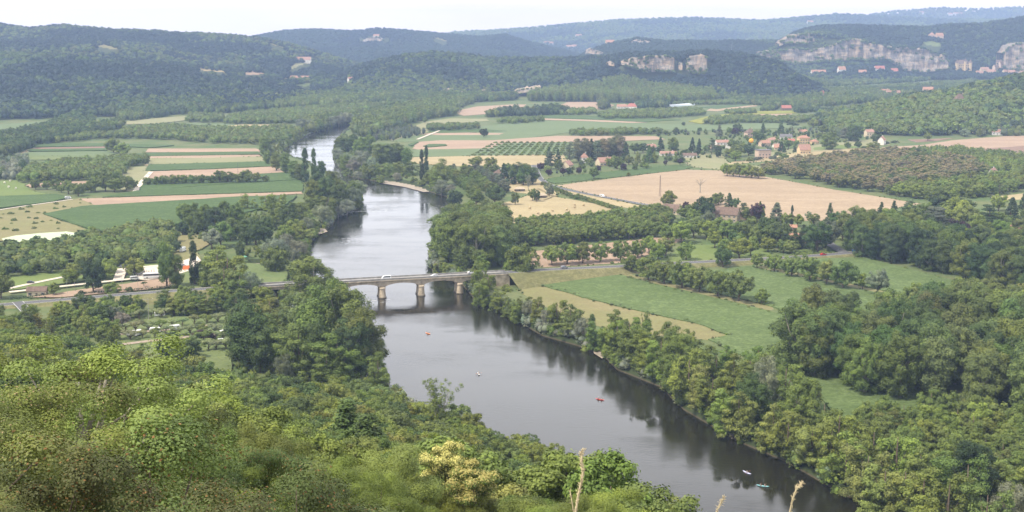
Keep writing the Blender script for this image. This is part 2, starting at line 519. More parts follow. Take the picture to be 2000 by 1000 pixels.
def noise(nt, vec, scale, detail=4, rough=0.55):
    n = nt.nodes.new('ShaderNodeTexNoise')
    n.inputs['Scale'].default_value = scale
    n.inputs['Detail'].default_value = detail
    n.inputs['Roughness'].default_value = rough
    if vec is not None:
        nt.links.new(vec, n.inputs['Vector'])
    return n.outputs['Fac']


def obj_vec(nt, scale=(1, 1, 1), rz=0.0):
    tc = nt.nodes.new('ShaderNodeTexCoord')
    mp = nt.nodes.new('ShaderNodeMapping')
    mp.inputs['Scale'].default_value = scale
    mp.inputs['Rotation'].default_value = (0, 0, rz)
    nt.links.new(tc.outputs['Object'], mp.inputs['Vector'])
    return mp.outputs['Vector']


def simple(name, col, rough=0.8, var=0.25, scale=1.5, metal=0.0, spec=0.3, bump=0.0):
    if name in MATS:
        return MATS[name]
    m, nt, b = new_mat(name)
    v = obj_vec(nt)
    f = noise(nt, v, scale, 5)
    lo, hi = tuple(c * (1 - var) for c in col), tuple(min(1, c * (1 + var)) for c in col)
    nt.links.new(ramp(nt, f, [(0.3, lo), (0.7, hi)]), b.inputs['Base Color'])
    b.inputs['Roughness'].default_value = rough
    b.inputs['Metallic'].default_value = metal
    b.inputs['Specular IOR Level'].default_value = spec
    if bump:
        bp = nd(nt, 'ShaderNodeBump', Strength=0.6, Distance=bump)
        nt.links.new(f, bp.inputs['Height'])
        nt.links.new(bp.outputs['Normal'], b.inputs['Normal'])
    MATS[name] = m
    return m


def field_mat(name, a, b_, angle=0.0, period=6.0, stripe=0.35, patch=0.5, fine=0.5, relief=0.25):
    """crop or stubble: sown rows, patches of thinner growth, fine mottling"""
    if name in MATS:
        return MATS[name]
    m, nt, b = new_mat(name)
    v = obj_vec(nt, rz=angle)
    big = noise(nt, v, 0.018, 5, 0.6)
    wv = noise(nt, obj_vec(nt, (0.02, 1.0 / period, 1), angle), 1.0, 3, 0.6)
    wide = noise(nt, obj_vec(nt, (0.006, 0.28 / period, 1), angle), 1.0, 3, 0.6)
    fn = noise(nt, v, 0.55, 4, 0.7)
    md = noise(nt, v, 0.17, 4, 0.65)
    c = mixc(nt, ramp(nt, big, [(0.35, 0.0), (0.68, patch)]), a, b_)
    c = mixc(nt, ramp(nt, wv, [(0.40, 0.0), (0.62, stripe)]), c, tuple(x * 0.66 for x in b_))
    c = mixc(nt, ramp(nt, wide, [(0.42, 0.0), (0.60, stripe * .9)]), c, tuple(min(1, x * 1.25) for x in b_))
    c = mixc(nt, ramp(nt, fn, [(0.38, fine), (0.62, 0.0)]), c, tuple(x * 0.55 for x in a))
    c = mixc(nt, ramp(nt, md, [(0.40, fine * .7), (0.58, 0.0)]), c, tuple(x * 0.62 for x in a))
    nt.links.new(c, b.inputs['Base Color'])
    b.inputs['Roughness'].default_value = 0.95
    b.inputs['Specular IOR Level'].default_value = 0.1
    bp = nd(nt, 'ShaderNodeBump', Strength=0.7, Distance=relief)
    nt.links.new(fn, bp.inputs['Height'])
    nt.links.new(bp.outputs['Normal'], b.inputs['Normal'])
    MATS[name] = m
    return m


def leaf_mat(name, instanced=False, bloom=None, bloom_amt=1.0):
    m, nt, b = new_mat(name)
    if instanced:
        at = nd(nt, 'ShaderNodeAttribute', attribute_type='INSTANCER', attribute_name='leafcol')
        base = at.outputs['Color']
    else:
        base = nd(nt, 'ShaderNodeObjectInfo').outputs['Color']
    ta = nd(nt, 'ShaderNodeAttribute', attribute_type='GEOMETRY', attribute_name='tint')
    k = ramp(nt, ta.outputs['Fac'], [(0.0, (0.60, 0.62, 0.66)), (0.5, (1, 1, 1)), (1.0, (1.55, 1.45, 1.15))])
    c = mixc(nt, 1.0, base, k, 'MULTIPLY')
    if bloom:
        ba = nd(nt, 'ShaderNodeAttribute', attribute_type='GEOMETRY', attribute_name='bloom')
        c = mixc(nt, ba.outputs['Fac'], c, bloom)
    nt.links.new(c, b.inputs['Base Color'])
    b.inputs['Roughness'].default_value = 0.62
    b.inputs['Specular IOR Level'].default_value = 0.22
    tr = nd(nt, 'ShaderNodeBsdfTranslucent')
    hs = mixc(nt, 1.0, c, (1.15, 1.2, 0.6), 'MULTIPLY')
    nt.links.new(hs, tr.inputs['Color'])
    mx = nd(nt, 'ShaderNodeMixShader')
    mx.inputs['Fac'].default_value = 0.16
    out = nt.nodes['Material Output']
    nt.links.new(b.outputs['BSDF'], mx.inputs[1])
    nt.links.new(tr.outputs['BSDF'], mx.inputs[2])
    nt.links.new(mx.outputs['Shader'], out.inputs['Surface'])
    return m


LEAF = leaf_mat('foliage')
LEAF_MASS = leaf_mat('foliage_mass', True)
LEAF_CREAM = leaf_mat('foliage_in_cream_bloom', False, (0.62, 0.58, 0.21))
LEAF_TAN = leaf_mat('foliage_in_tan_bloom', False, (0.31, 0.245, 0.13))
LEAF_GOLD = leaf_mat('foliage_in_golden_bloom', False, (0.45, 0.40, 0.14))
LEAF_RUST = leaf_mat('foliage_with_rusty_shoots', False, (0.25, 0.14, 0.055))
LEAF_RUST_MASS = leaf_mat('foliage_mass_with_brown_bloom', True, (0.20, 0.145, 0.075))
BARK = simple('bark', (0.13, 0.10, 0.075), 0.9, 0.35, 3.0, bump=0.03)
BARK_PALE = simple('pale_bark', (0.30, 0.27, 0.22), 0.9, 0.3, 3.0)

# ------------------------------------------------------------------ ground: one sheet to the horizon
BEACHES = [gpoly(p, 0.5) for p in (
    [(738, 353), (748, 351), (800, 358), (834, 368), (838, 374), (828, 375), (790, 365), (748, 358)],
    [(1155, 673), (1168, 676), (1184, 690), (1176, 700), (1160, 690)],
    [(462, 540), (468, 524), (490, 514), (522, 512), (548, 520), (556, 545), (545, 556), (520, 522), (490, 528), (474, 542)],
    [(738, 738), (752, 742), (756, 760), (742, 764)],
    [(620, 446), (634, 446), (640, 452), (622, 458)],
    [(540, 545), (562, 540), (566, 556), (548, 560)])]
_ter0 = terrain


def terrain(x, y):
    z = _ter0(x, y)
    for p in BEACHES:
        z = np.where(inside(p, x, y) & (z > 0.35), 0.35, z)
    return z


def build_ground():
    ys = [-120.0]
    while ys[-1] < 11300:
        y = ys[-1]
        ys.append(y + (4 if y < 60 else 3.0 if y < 330 else max(2.6, y * 0.0048) if y < 1650 else 14 if y < 2850 else 10 if y < 3150 else 25 if y < 3850
                       else 9 if y < 3960 else 45 if y < 6000 else 150))
    ys = np.array(ys)
    us = np.linspace(-0.62, 0.62, 440)
    Y, U = np.meshgrid(ys, us, indexing='ij')
    X = U * (Y + 130)
    Zg = terrain(X.ravel(), Y.ravel())
    v = np.stack([X.ravel(), Y.ravel(), Zg], 1)
    ny, nx = Y.shape
    i = np.arange(ny * nx).reshape(ny, nx)
    q = np.stack([i[:-1, :-1], i[:-1, 1:], i[1:, 1:], i[1:, :-1]], -1).reshape(-1, 4)
    m, nt, b = new_mat('ground_soil_and_grass')
    vec = obj_vec(nt)
    geo = nd(nt, 'ShaderNodeNewGeometry')
    sep = nd(nt, 'ShaderNodeSeparateXYZ')
    nt.links.new(geo.outputs['Position'], sep.inputs['Vector'])
    mr = nd(nt, 'ShaderNodeMapRange')
    mr.inputs['From Min'].default_value, mr.inputs['From Max'].default_value = -2, 18
    nt.links.new(sep.outputs['Z'], mr.inputs['Value'])
    n1 = noise(nt, vec, 0.03, 5, 0.6)
    n2 = noise(nt, vec, 0.4, 4, 0.7)
    meadow = mixc(nt, ramp(nt, n1, [(0.35, 0.0), (0.7, 0.8)]), (0.10, 0.15, 0.055), (0.21, 0.20, 0.10))
    meadow = mixc(nt, ramp(nt, n2, [(0.35, 0.45), (0.65, 0.0)]), meadow, (0.06, 0.09, 0.035))
    wood = mixc(nt, n2, (0.035, 0.055, 0.022), (0.075, 0.085, 0.04))
    sand = mixc(nt, n2, (0.26, 0.21, 0.16), (0.42, 0.36, 0.29))
    mud = mixc(nt, n2, (0.05, 0.045, 0.03), (0.10, 0.085, 0.055))
    c = mixc(nt, ramp(nt, mr.outputs['Result'], [(0.115, 0.0), (0.130, 1.0)]), mud, (0.045, 0.06, 0.025))
    c = mixc(nt, ramp(nt, mr.outputs['Result'], [(0.237, 0.0), (0.246, 1.0)]), c, meadow)
    c = mixc(nt, ramp(nt, mr.outputs['Result'], [(0.30, 0.0), (0.50, 1.0)]), c, wood)
    nt.links.new(c, b.inputs['Base Color'])
    b.inputs['Roughness'].default_value = 0.95
    b.inputs['Specular IOR Level'].default_value = 0.1
    qz, qy = v[q][:, :, 2].max(1), v[q][:, :, 1].min(1)
    q = q[~((qy > 5600) & (qz < 5))]                 # nothing but air behind the last ridges
    me = mesh_np('ground', v, q, [m], smooth=True)
    tag(link(bpy.data.objects.new('ground', me)), 'grassy valley floor and wooded slopes of the terrain', 'ground', kind='structure')


build_ground()


EDGES = []


def ragged(p, seed):
    """field edges are never ruled with a ruler: the ploughing line wanders by a metre or so"""
    out = []
    for a, b in zip(p, np.roll(p, -1, 0)):
        n = max(1, int(np.linalg.norm(b - a) / 5))
        d = (b - a) / (np.linalg.norm(b - a) + 1e-6)
        for k in range(n):
            q = a + (b - a) * k / n
            w = (fbm(q[:1], q[1:], 16, seed, 2)[0] - .5) * 3.2 if k else 0
            out.append(q + np.array((-d[1], d[0])) * w)
    return np.array(out)


def sheet(name, pts_px, z, mat, label, cat, h=0.0):
    """a flat field, pond ... : a closed outline of photo pixels on the plain, with a standing crop's height h"""
    p = np.array([gp(a, b, z)[:2] for a, b in pts_px])
    if name not in ('pond', 'car_park'):
        p = ragged(p, len(label))
        EDGES.append(p)
    n = len(p)
    ctr = p.mean(0)
    mb = MB()
    area = sum(p[i - 1][0] * p[i][1] - p[i][0] * p[i - 1][1] for i in range(n))
    idx = list(range(n)) if area > 0 else list(range(n - 1, -1, -1))
    top = [(p[i][0] - ctr[0], p[i][1] - ctr[1], h) for i in idx]
    mb.add(top, [tuple(range(n))])
    lo = [(x, y, -0.3) for x, y, _ in top]
    mb.add(top + lo, [(i, i + n, (i + 1) % n + n, (i + 1) % n) for i in range(n)])
    o = mb.build(name, mat)
    o.location = (ctr[0], ctr[1], z)
    return tag(o, label, cat, kind='structure')


# --- water
def build_water():
    m, nt, b = new_mat('river_water')
    v = obj_vec(nt, (1, 1, 1))
    b.inputs['Base Color'].default_value = (0.014, 0.013, 0.007, 1)
    b.inputs['Roughness'].default_value = 0.06
    b.inputs['IOR'].default_value = 1.40
    b.inputs['Specular IOR Level'].default_value = 0.62
    f1 = noise(nt, obj_vec(nt, (0.35, 0.9, 1), 0.5), 0.9, 4, 0.6)
    f2 = noise(nt, obj_vec(nt, (0.012, 0.03, 1), 0.6), 1.0, 5, 0.65)
    f3 = noise(nt, obj_vec(nt, (0.06, 0.02, 1), -0.35), 1.0, 4, 0.6)
    calm = nd(nt, 'ShaderNodeMath', operation='MULTIPLY')
    nt.links.new(ramp(nt, f2, [(0.42, 0.06), (0.60, 1.0)]), calm.inputs[0])
    nt.links.new(ramp(nt, f3, [(0.40, 0.35), (0.60, 1.0)]), calm.inputs[1])
    bp = nd(nt, 'ShaderNodeBump', Distance=0.12)
    nt.links.new(calm.outputs[0], bp.inputs['Strength'])
    nt.links.new(f1, bp.inputs['Height'])
    nt.links.new(bp.outputs['Normal'], b.inputs['Normal'])
    nt.links.new(ramp(nt, f2, [(0.40, 0.045), (0.62, 0.17)]), b.inputs['Roughness'])
    allp = np.concatenate([RIVER, INLET])
    x0, x1, y0, y1 = allp[:, 0].min() - 60, allp[:, 0].max() + 60, allp[:, 1].min() - 60, allp[:, 1].max() + 40
    mb = MB()
    mb.add([(x0, y0, 0), (x1, y0, 0), (x1, y1, 0), (x0, y1, 0)], [(0, 1, 2, 3)])
    tag(mb.build('river', m), 'calm wide river reflecting the white sky between wooded banks', 'river', kind='structure')
    # broken water at the riffles
    foam = simple('riffle_foam', (0.62, 0.64, 0.66), 0.5, 0.2, 2.0)
    rng = np.random.default_rng(5)
    mb = MB()
    for (px, py, w, hgt, n) in ((662, 338, 14, 16, 70), (722, 413, 60, 2.5, 26), (733, 408, 60, 3, 20), (848, 405, 24, 8, 16), (655, 300, 10, 20, 18), (735, 590, 46, 8, 14), (675, 470, 30, 10, 10)):
        for k in range(n):
            a, b2 = px + rng.normal() * w * 0.4, py + rng.normal() * hgt * 0.4
            g = gp(a, b2, 0.03)
            if not inside(RIVER, np.array([g[0]]), np.array([g[1]]))[0]:
                continue
            L, W = rng.uniform(1.0, 3.2), rng.uniform(0.15, 0.4)
            mb.box((g[0], g[1], 0.02), (L, W, 0.05), rng.normal() * 0.3)
    tag(mb.build('river_foam', foam), 'small white streaks of broken water on the river', 'foam', kind='stuff')


build_water()
M_SAND = simple('beach_shingle', (0.33, 0.28, 0.22), .95, .35, .35)
for p, lab in zip(BEACHES, ('pale shingle beach below the two spire-like poplars', 'small sand spit under the bank trees', 'sandy shore around the shady inlet', 'pale stony toe of the near bank', 'little gravel point on the upper bank', 'sandy island tip by the bridge')):
    c0 = p.mean(0)
    q = (p - c0) * 1.0
    if sum(q[i - 1][0] * q[i][1] - q[i][0] * q[i - 1][1] for i in range(len(q))) < 0:
        q = q[::-1]
    o = MB().add([(x, y, 0) for x, y in q], [tuple(range(len(q)))]).build('beach', M_SAND)
    o.location = (c0[0], c0[1], 0.48)
    tag(o, lab, 'beach', kind='structure')

# --- fields
TAN, TAN2 = (0.365, 0.275, 0.185), (0.42, 0.325, 0.225)
PINK, PINK2 = (0.37, 0.265, 0.19), (0.42, 0.31, 0.225)
M_STUB = field_mat('stubble', TAN, TAN2, 0.5, 9, 0.42, 0.8, 0.4, 0.12)
M_STUB2 = field_mat('stubble_pinkish', PINK, PINK2, 0.05, 7, 0.4, 0.7, 0.35, 0.1)
M_HAY = field_mat('mown_hay', (0.37, 0.30, 0.17), (0.44, 0.365, 0.215), 0.9, 8, 0.3, 0.7, 0.35, 0.15)
M_DRY = field_mat('dry_grass', (0.29, 0.25, 0.13), (0.20, 0.21, 0.085), 0.3, 10, 0.35, 0.9, 0.5, 0.25)
M_BEAN = field_mat('bean_crop', (0.120, 0.176, 0.060), (0.162, 0.214, 0.086), 0.46, 4.2, 0.42, 0.6, 0.7, 0.5)
M_MAIZE = field_mat('maize_crop', (0.084, 0.140, 0.046), (0.108, 0.158, 0.058), 0.05, 5.5, 0.42, 0.6, 0.65, 0.5)
M_PALE = field_mat('pale_crop', (0.138, 0.188, 0.086), (0.17, 0.212, 0.108), 0.05, 5, 0.2, 0.7, 0.3, 0.3)
M_GRASS = field_mat('meadow_grass', (0.135, 0.19, 0.07), (0.20, 0.22, 0.095), 0.4, 6, 0.25, 0.8, 0.4, 0.25)
M_LAWN = field_mat('lawn', (0.145, 0.20, 0.058), (0.185, 0.225, 0.078), 0.4, 6, 0.15, 0.8, 0.3, 0.15)
M_PLOUGH = field_mat('ploughed_soil', (0.245, 0.165, 0.125), (0.285, 0.20, 0.15), 0.1, 5, 0.25, 0.5, 0.3, 0.25)
M_PALEGRASS = field_mat('pale_dry_grass', (0.30, 0.285, 0.16), (0.235, 0.25, 0.125), 0.2, 9, 0.25, 0.9, 0.35, 0.2)
M_GRAVEL = simple('pale_gravel', (0.60, 0.53, 0.44), 0.95, 0.12, 0.8)
M_SUNFL = field_mat('sunflower_crop', (0.20, 0.235, 0.055), (0.34, 0.31, 0.05), 0.1, 4, 0.3, 0.8, 0.4, 0.4)
_lift = [0.06]
FIELDS = [
    # right side, near the bridge
    ('bean_field', M_BEAN, [(1052, 556), (1118, 541), (1210, 537), (1300, 560), (1500, 608), (1600, 640), (1760, 745), (1850, 802), (1800, 842), (1650, 822), (1560, 745), (1440, 692), (1383, 664), (1425, 655), (1350, 630), (1240, 606), (1150, 584)], 0.55, 'bright green bean field sloping from the road to the plane trees'),
    ('grass_strip', M_DRY, [(1008, 566), (1045, 553), (1100, 568), (1150, 583), (1240, 605), (1350, 629), (1425, 655), (1384, 664), (1330, 662), (1250, 650), (1180, 640), (1100, 615), (1040, 588)], 0.0, 'wild tan grass strip between bean field and river bank trees'),
    ('grass_strip', M_DRY, [(1207, 537), (1226, 535), (1300, 552), (1505, 596), (1512, 604), (1495, 608), (1300, 562)], 0.0, 'dry bare strip under the walnut row beside the bean field'),
    ('bean_field', M_BEAN, [(1385, 529), (1465, 521), (1560, 541), (1765, 584), (1900, 612), (1760, 640), (1600, 630), (1510, 600), (1400, 574), (1300, 548), (1330, 534)], 0.5, 'green crop strip between the two walnut rows'),
    ('grass_strip', M_DRY, [(1465, 522), (1492, 519), (1770, 577), (1860, 598), (1850, 606), (1766, 588)], 0.0, 'dry bare strip under the farther walnut row'),
    ('bean_field', M_BEAN, [(1500, 521), (1560, 507), (1690, 504), (1860, 548), (1960, 580), (1930, 605), (1772, 578)], 0.5, 'green crop strip beside the dark tree belt'),
    ('stubble_field', M_STUB2, [(1028, 492), (1280, 464), (1335, 468), (1230, 512), (1060, 522), (1036, 515)], 0.0, 'tan stubble strip between walnut belt and road'),
    ('meadow', M_LAWN, [(1280, 512), (1340, 478), (1420, 478), (1520, 490), (1480, 502), (1330, 513)], 0.0, 'light green lawn beside the road among walnut trees'),
    ('stubble_field', M_STUB, [(1087, 362), (1333, 331), (1412, 333), (1500, 346), (1640, 372), (1722, 385), (1800, 398), (1700, 415), (1600, 432), (1500, 430), (1380, 405), (1302, 404), (1230, 395), (1160, 380)], 0.0, 'large tan stubble field with a dead tree and a power mast'),
    ('bean_field', M_MAIZE, [(1066, 352), (1082, 359), (1335, 332), (1354, 326), (1320, 322), (1200, 334), (1080, 347)], 0.3, 'narrow green crop strip behind the houses above the big stubble field'),
    ('stubble_field', M_PALEGRASS, [(1336, 300), (1410, 300), (1425, 318), (1500, 326), (1490, 345), (1412, 332), (1354, 326), (1330, 316)], 0.0, 'greyish fallow plot at the corner of the big stubble field'),
    ('hay_field', M_HAY, [(955, 402), (1010, 390), (1040, 378), (1110, 388), (1206, 406), (1190, 414), (1005, 436), (965, 428)], 0.0, 'mown hay field dotted with round bales'),
    ('hay_field', M_HAY, [(1080, 362), (1090, 367), (1165, 383), (1290, 410), (1262, 412), (1205, 402), (1090, 376)], 0.0, 'mown verge between hedge and country road'),
    ('hay_field', M_HAY, [(985, 345), (1050, 345), (1078, 362), (1090, 385), (1040, 380), (985, 372)], 0.0, 'worn grass ground around the open shelters'),
    ('stubble_field', M_HAY, [(1415, 322), (1530, 312), (1620, 305), (1745, 294), (1735, 290), (1660, 290), (1540, 300), (1500, 308), (1430, 316)], 0.0, 'pale tan strip above the chestnut orchard'),
    ('meadow', M_PALEGRASS, [(1500, 306), (1560, 298), (1640, 292), (1690, 288), (1740, 282), (1720, 270), (1600, 282), (1500, 298)], 0.0, 'pale garden grass around the hamlet houses'),
    ('meadow', M_LAWN, [(1590, 293), (1690, 289), (1690, 286), (1640, 283), (1590, 288)], 0.0, 'green lawn strip in front of the hamlet'),
    ('stubble_field', M_STUB2, [(1722, 288), (1800, 283), (1860, 274), (2100, 255), (2100, 290), (1890, 292), (1790, 292), (1735, 294)], 0.0, 'long tan field rising past the farm gardens'),
    ('ploughed_field', M_PLOUGH, [(1880, 293), (2100, 278), (2100, 312), (1990, 308), (1920, 304)], 0.0, 'brown ploughed field beyond the light green grove'),
    ('ploughed_field', M_PLOUGH, [(1752, 266), (1800, 261), (1868, 269), (1830, 275), (1790, 278)], 0.0, 'small brown ploughed plot with one round tree'),
    ('hay_field', M_HAY, [(1740, 258), (1800, 254), (1860, 252), (1870, 257), (1800, 262), (1750, 266)], 0.0, 'pale mown strip behind the small ploughed plot'),
    ('stubble_field', M_HAY, [(1935, 385), (2050, 372), (2050, 386), (1950, 392)], 0.0, 'pale strip right of the light green grove'),
    # middle plain
    ('stubble_field', M_STUB2, [(893, 216), (930, 208), (1000, 204), (1028, 204), (1018, 212), (960, 222), (905, 226), (892, 222)], 0.0, 'pinkish stubble field below the pale river cliff'),
    ('stubble_field', M_STUB2, [(1096, 204), (1110, 199), (1170, 199), (1200, 205), (1180, 214), (1110, 212)], 0.0, 'pinkish field beside the poplar plantation'),
    ('meadow', M_PALEGRASS, [(756, 262), (800, 248), (840, 236), (880, 231), (950, 232), (955, 236), (880, 241), (840, 256), (790, 272), (765, 275)], 0.0, 'pale curved meadow inside the river bend'),
    ('maize_field', M_MAIZE, [(835, 255), (850, 252), (940, 252), (990, 256), (960, 258), (860, 260), (838, 258)], 0.2, 'dark green crop band behind the dense hedge'),
    ('pale_field', M_PALE, [(935, 247), (1000, 240), (1060, 236), (1150, 237), (1290, 242), (1400, 244), (1420, 250), (1290, 254), (1180, 250), (1100, 260), (1060, 266), (985, 268), (930, 262)], 0.0, 'wide pale green field in the middle of the plain'),
    ('maize_field', M_MAIZE, [(1050, 225), (1110, 225), (1330, 234), (1260, 238), (1160, 233), (1060, 230)], 0.3, 'thin dark green crop band in the middle of the plain'),
    ('stubble_field', M_STUB2, [(1062, 231), (1160, 234), (1265, 239), (1230, 240), (1140, 236), (1060, 234)], 0.0, 'thin tan line of stubble across the plain'),
    ('pale_field', M_PALE, [(765, 276), (800, 265), (860, 262), (960, 262), (1070, 268), (960, 274), (860, 275), (790, 277)], 0.0, 'pale green field beyond the tan strips'),
    ('stubble_field', M_STUB2, [(820, 262), (850, 258), (985, 260), (975, 263), (860, 264)], 0.0, 'thin tan stubble line in the inner bend'),
    ('stubble_field', M_STUB2, [(815, 277), (860, 274), (960, 274), (1090, 265), (1280, 266), (1300, 272), (1180, 276), (1080, 279), (960, 290), (830, 294), (805, 290)], 0.0, 'tan stubble band beyond the young orchard'),
    ('maize_field', M_MAIZE, [(797, 283), (816, 276), (818, 279), (802, 286)], 0.8, 'tiny dark green crop wedge by the poplars'),
    ('maize_field', M_MAIZE, [(826, 286), (838, 282), (870, 282), (873, 285), (838, 288)], 0.8, 'small dark green crop patch on the tan band'),
    ('orchard_floor', M_PALE, [(800, 306), (810, 292), (930, 290), (960, 289), (985, 279), (1115, 277), (1100, 302), (940, 305)], 0.0, 'pale green ground of the young orchard rows'),
    ('stubble_field', M_HAY, [(800, 318), (805, 307), (940, 304), (1100, 301), (1110, 316), (1000, 326), (940, 326), (880, 324)], 0.0, 'tan mown field in front of the orchard rows'),
    ('stubble_field', M_STUB, [(1395, 207), (1470, 203), (1480, 207), (1400, 217), (1380, 216)], 0.0, 'pale dry field near the long greenhouse'),
    ('sunflower_field', M_SUNFL, [(1345, 237), (1385, 227), (1460, 218), (1600, 215), (1700, 213), (1640, 220), (1480, 223), (1420, 232), (1370, 242)], 0.5, 'yellow-green flowering crop in the middle plain'),
    ('stubble_field', M_STUB2, [(1470, 224), (1500, 219), (1600, 222), (1570, 227), (1480, 228)], 0.0, 'pinkish bare strip beyond the dark grove'),
    ('pale_field', M_PALE, [(1300, 246), (1450, 241), (1570, 238), (1580, 248), (1480, 252), (1330, 256), (1290, 252)], 0.0, 'pale green strip behind the hamlet'),
    ('maize_field', M_MAIZE, [(1365, 209), (1460, 203), (1480, 204), (1400, 213)], 0.2, 'green crop strip beside the long greenhouse'),
    ('pale_field', M_PALE, [(1560, 168), (1680, 160), (1760, 165), (1740, 172), (1600, 178)], 0.0, 'far green field below the rock cliff'),
    ('stubble_field', M_STUB2, [(1770, 180), (1800, 175), (1850, 172), (1852, 174), (1800, 179)], 0.0, 'thin tan strip near the farther hamlet'),
    ('pale_field', M_PALE, [(1660, 192), (1750, 190), (1800, 188), (1790, 196), (1670, 199)], 0.0, 'far green field with a pale fence line'),
    # left side
    ('maize_field', M_MAIZE, [(85, 419), (160, 404), (345, 393), (470, 385), (580, 383), (560, 400), (350, 440), (190, 453)], 0.9, 'large dark green maize field beside the dry orchard'),
    ('stubble_field', M_STUB2, [(150, 388), (300, 383), (590, 374), (592, 378), (470, 385), (345, 393), (190, 403)], 0.0, 'long pinkish stubble band above the maize field'),
    ('maize_field', M_MAIZE, [(200, 386), (268, 373), (440, 361), (590, 352), (592, 374), (300, 383)], 0.7, 'bright green crop band above the stubble band'),
    ('maize_field', M_MAIZE, [(272, 373), (282, 352), (400, 346), (560, 337), (588, 346), (590, 351), (440, 360)], 0.6, 'green crop band with a row of round trees'),
    ('stubble_field', M_STUB2, [(288, 350), (292, 335), (400, 331), (535, 325), (548, 330), (562, 338), (450, 343)], 0.0, 'wide pinkish stubble field by the tall poplars'),
    ('maize_field', M_MAIZE, [(284, 334), (290, 322), (520, 316), (530, 321), (535, 325), (400, 331)], 0.7, 'dark green band beyond the wide pink stubble'),
    ('pale_field', M_PALEGRASS, [(282, 321), (290, 309), (510, 306), (518, 315), (400, 319)], 0.0, 'pale striped plot of young plants'),
    ('stubble_field', M_HAY, [(280, 321), (400, 318), (515, 315), (518, 317), (400, 321), (284, 323)], 0.0, 'thin cream track line below the striped plot'),
    ('stubble_field', M_STUB2, [(268, 309), (285, 305), (505, 302), (512, 306), (400, 308)], 0.0, 'narrow pinkish band below the tree row'),
    ('maize_field', M_MAIZE, [(240, 302), (300, 298), (505, 296), (508, 301), (300, 305)], 0.3, 'thin green band below the row of small trees'),
    ('stubble_field', M_STUB2, [(285, 297), (290, 290), (500, 290), (520, 296), (400, 297)], 0.0, 'pinkish ground under the row of small trees'),
    ('maize_field', M_MAIZE, [(62, 287), (70, 281), (210, 280), (340, 284), (300, 288), (205, 286)], 0.5, 'dark green strip near the woodland corner'),
    ('ploughed_field', M_PLOUGH, [(60, 292), (70, 288), (205, 286), (206, 290)], 0.0, 'thin brownish strip between green strips'),
    ('maize_field', M_MAIZE, [(50, 296), (60, 292), (207, 290), (210, 294)], 0.6, 'second dark green strip near the woodland corner'),
    ('pale_field', M_PALE, [(30, 304), (50, 297), (200, 295), (230, 298), (215, 303), (60, 306)], 0.0, 'pale green strip beyond the walnut block'),
    ('meadow', M_GRASS, [(10, 309), (30, 304), (210, 303), (235, 304), (130, 312), (60, 312)], 0.0, 'meadow strip against the walnut block'),
    ('farm_track', M_HAY, [(0, 309), (30, 300), (66, 288), (72, 290), (40, 302), (0, 316)], 0.0, 'pale farm track beside the dark woodland'),
    ('pale_field', M_PALEGRASS, [(232, 360), (240, 328), (290, 324), (294, 334), (264, 374), (240, 372)], 0.0, 'light green striped grass by the white track'),
    ('stubble_field', M_STUB2, [(48, 362), (60, 358), (140, 354), (235, 352), (232, 358), (140, 360), (60, 366)], 0.0, 'thin pinkish strip in front of the walnut block'),
    ('meadow', M_LAWN, [(-80, 356), (30, 352), (45, 358), (62, 372), (100, 380), (40, 384), (-80, 390)], 0.0, 'green meadow with small pale bales'),
    ('maize_field', M_MAIZE, [(-80, 386), (40, 382), (110, 379), (136, 386), (100, 394), (0, 406), (-80, 412)], 0.4, 'dark green crop left of the dry orchard'),
    ('dry_orchard', M_DRY, [(-80, 415), (0, 409), (140, 390), (152, 388), (190, 403), (85, 419), (192, 455), (170, 470), (-80, 470)], 0.0, 'dry grass of the young shrub orchard above the pond'),
    ('meadow', M_DRY, [(340, 500), (345, 460), (420, 452), (440, 462), (380, 490), (400, 520), (365, 535)], 0.0, 'dry grass clearing with a parked camper van'),
    ('pale_field', M_PALE, [(-40, 250), (0, 243), (60, 238), (116, 236), (112, 240), (30, 256), (-40, 266)], 0.0, 'pale green field under the left hill'),
    ('meadow', M_PALEGRASS, [(236, 238), (300, 231), (368, 226), (368, 234), (310, 241), (240, 243)], 0.0, 'pale meadow behind the left plantations'),
    ('pale_field', M_PALE, [(330, 243), (370, 240), (440, 241), (470, 244), (430, 246)], 0.0, 'thin pale green strip between plantations'),
    ('stubble_field', M_HAY, [(436, 246), (470, 243), (560, 243), (556, 247), (450, 252)], 0.0, 'pale bare patch beside the plantation'),
    ('pale_field', M_LAWN, [(180, 261), (240, 258), (240, 261), (190, 264)], 0.0, 'small green gap in the plantation'),
    # left foreground plain
    ('meadow', M_LAWN, [(-60, 548), (60, 536), (160, 525), (330, 512), (335, 520), (230, 535), (150, 550), (20, 566), (-60, 575)], 0.0, 'mown grass between the pale tracks by the car park'),
    ('stubble_field', M_STUB2, [(60, 580), (180, 562), (300, 546), (330, 540), (345, 558), (260, 567), (120, 580)], 0.0, 'tan stubble patch beside the coach'),
    ('meadow', M_GRASS, [(335, 520), (380, 512), (470, 512), (560, 520), (560, 560), (350, 566)], 0.0, 'rough grass by the river inlet'),
    ('camp_ground', M_GRASS, [(215, 690), (235, 625), (300, 618), (440, 618), (450, 650), (450, 740), (300, 740)], 0.0, 'grassy pitches of the camp site'),
]
for nm, mt, pts, h, lab in FIELDS:
    _lift[0] += 0.012
    sheet(nm, pts, ZP + _lift[0], mt, lab, nm.split('_')[-1], h)
sheet('pond', [(3, 466), (30, 460), (80, 455), (130, 452), (157, 456), (150, 463), (110, 470), (60, 475), (12, 474)], ZP + 1.05,
      simple('pond_algae', (0.42, 0.50, 0.27), 0.35, 0.12, 0.05), 'pale green algae-covered pond above the walnut trees', 'pond')
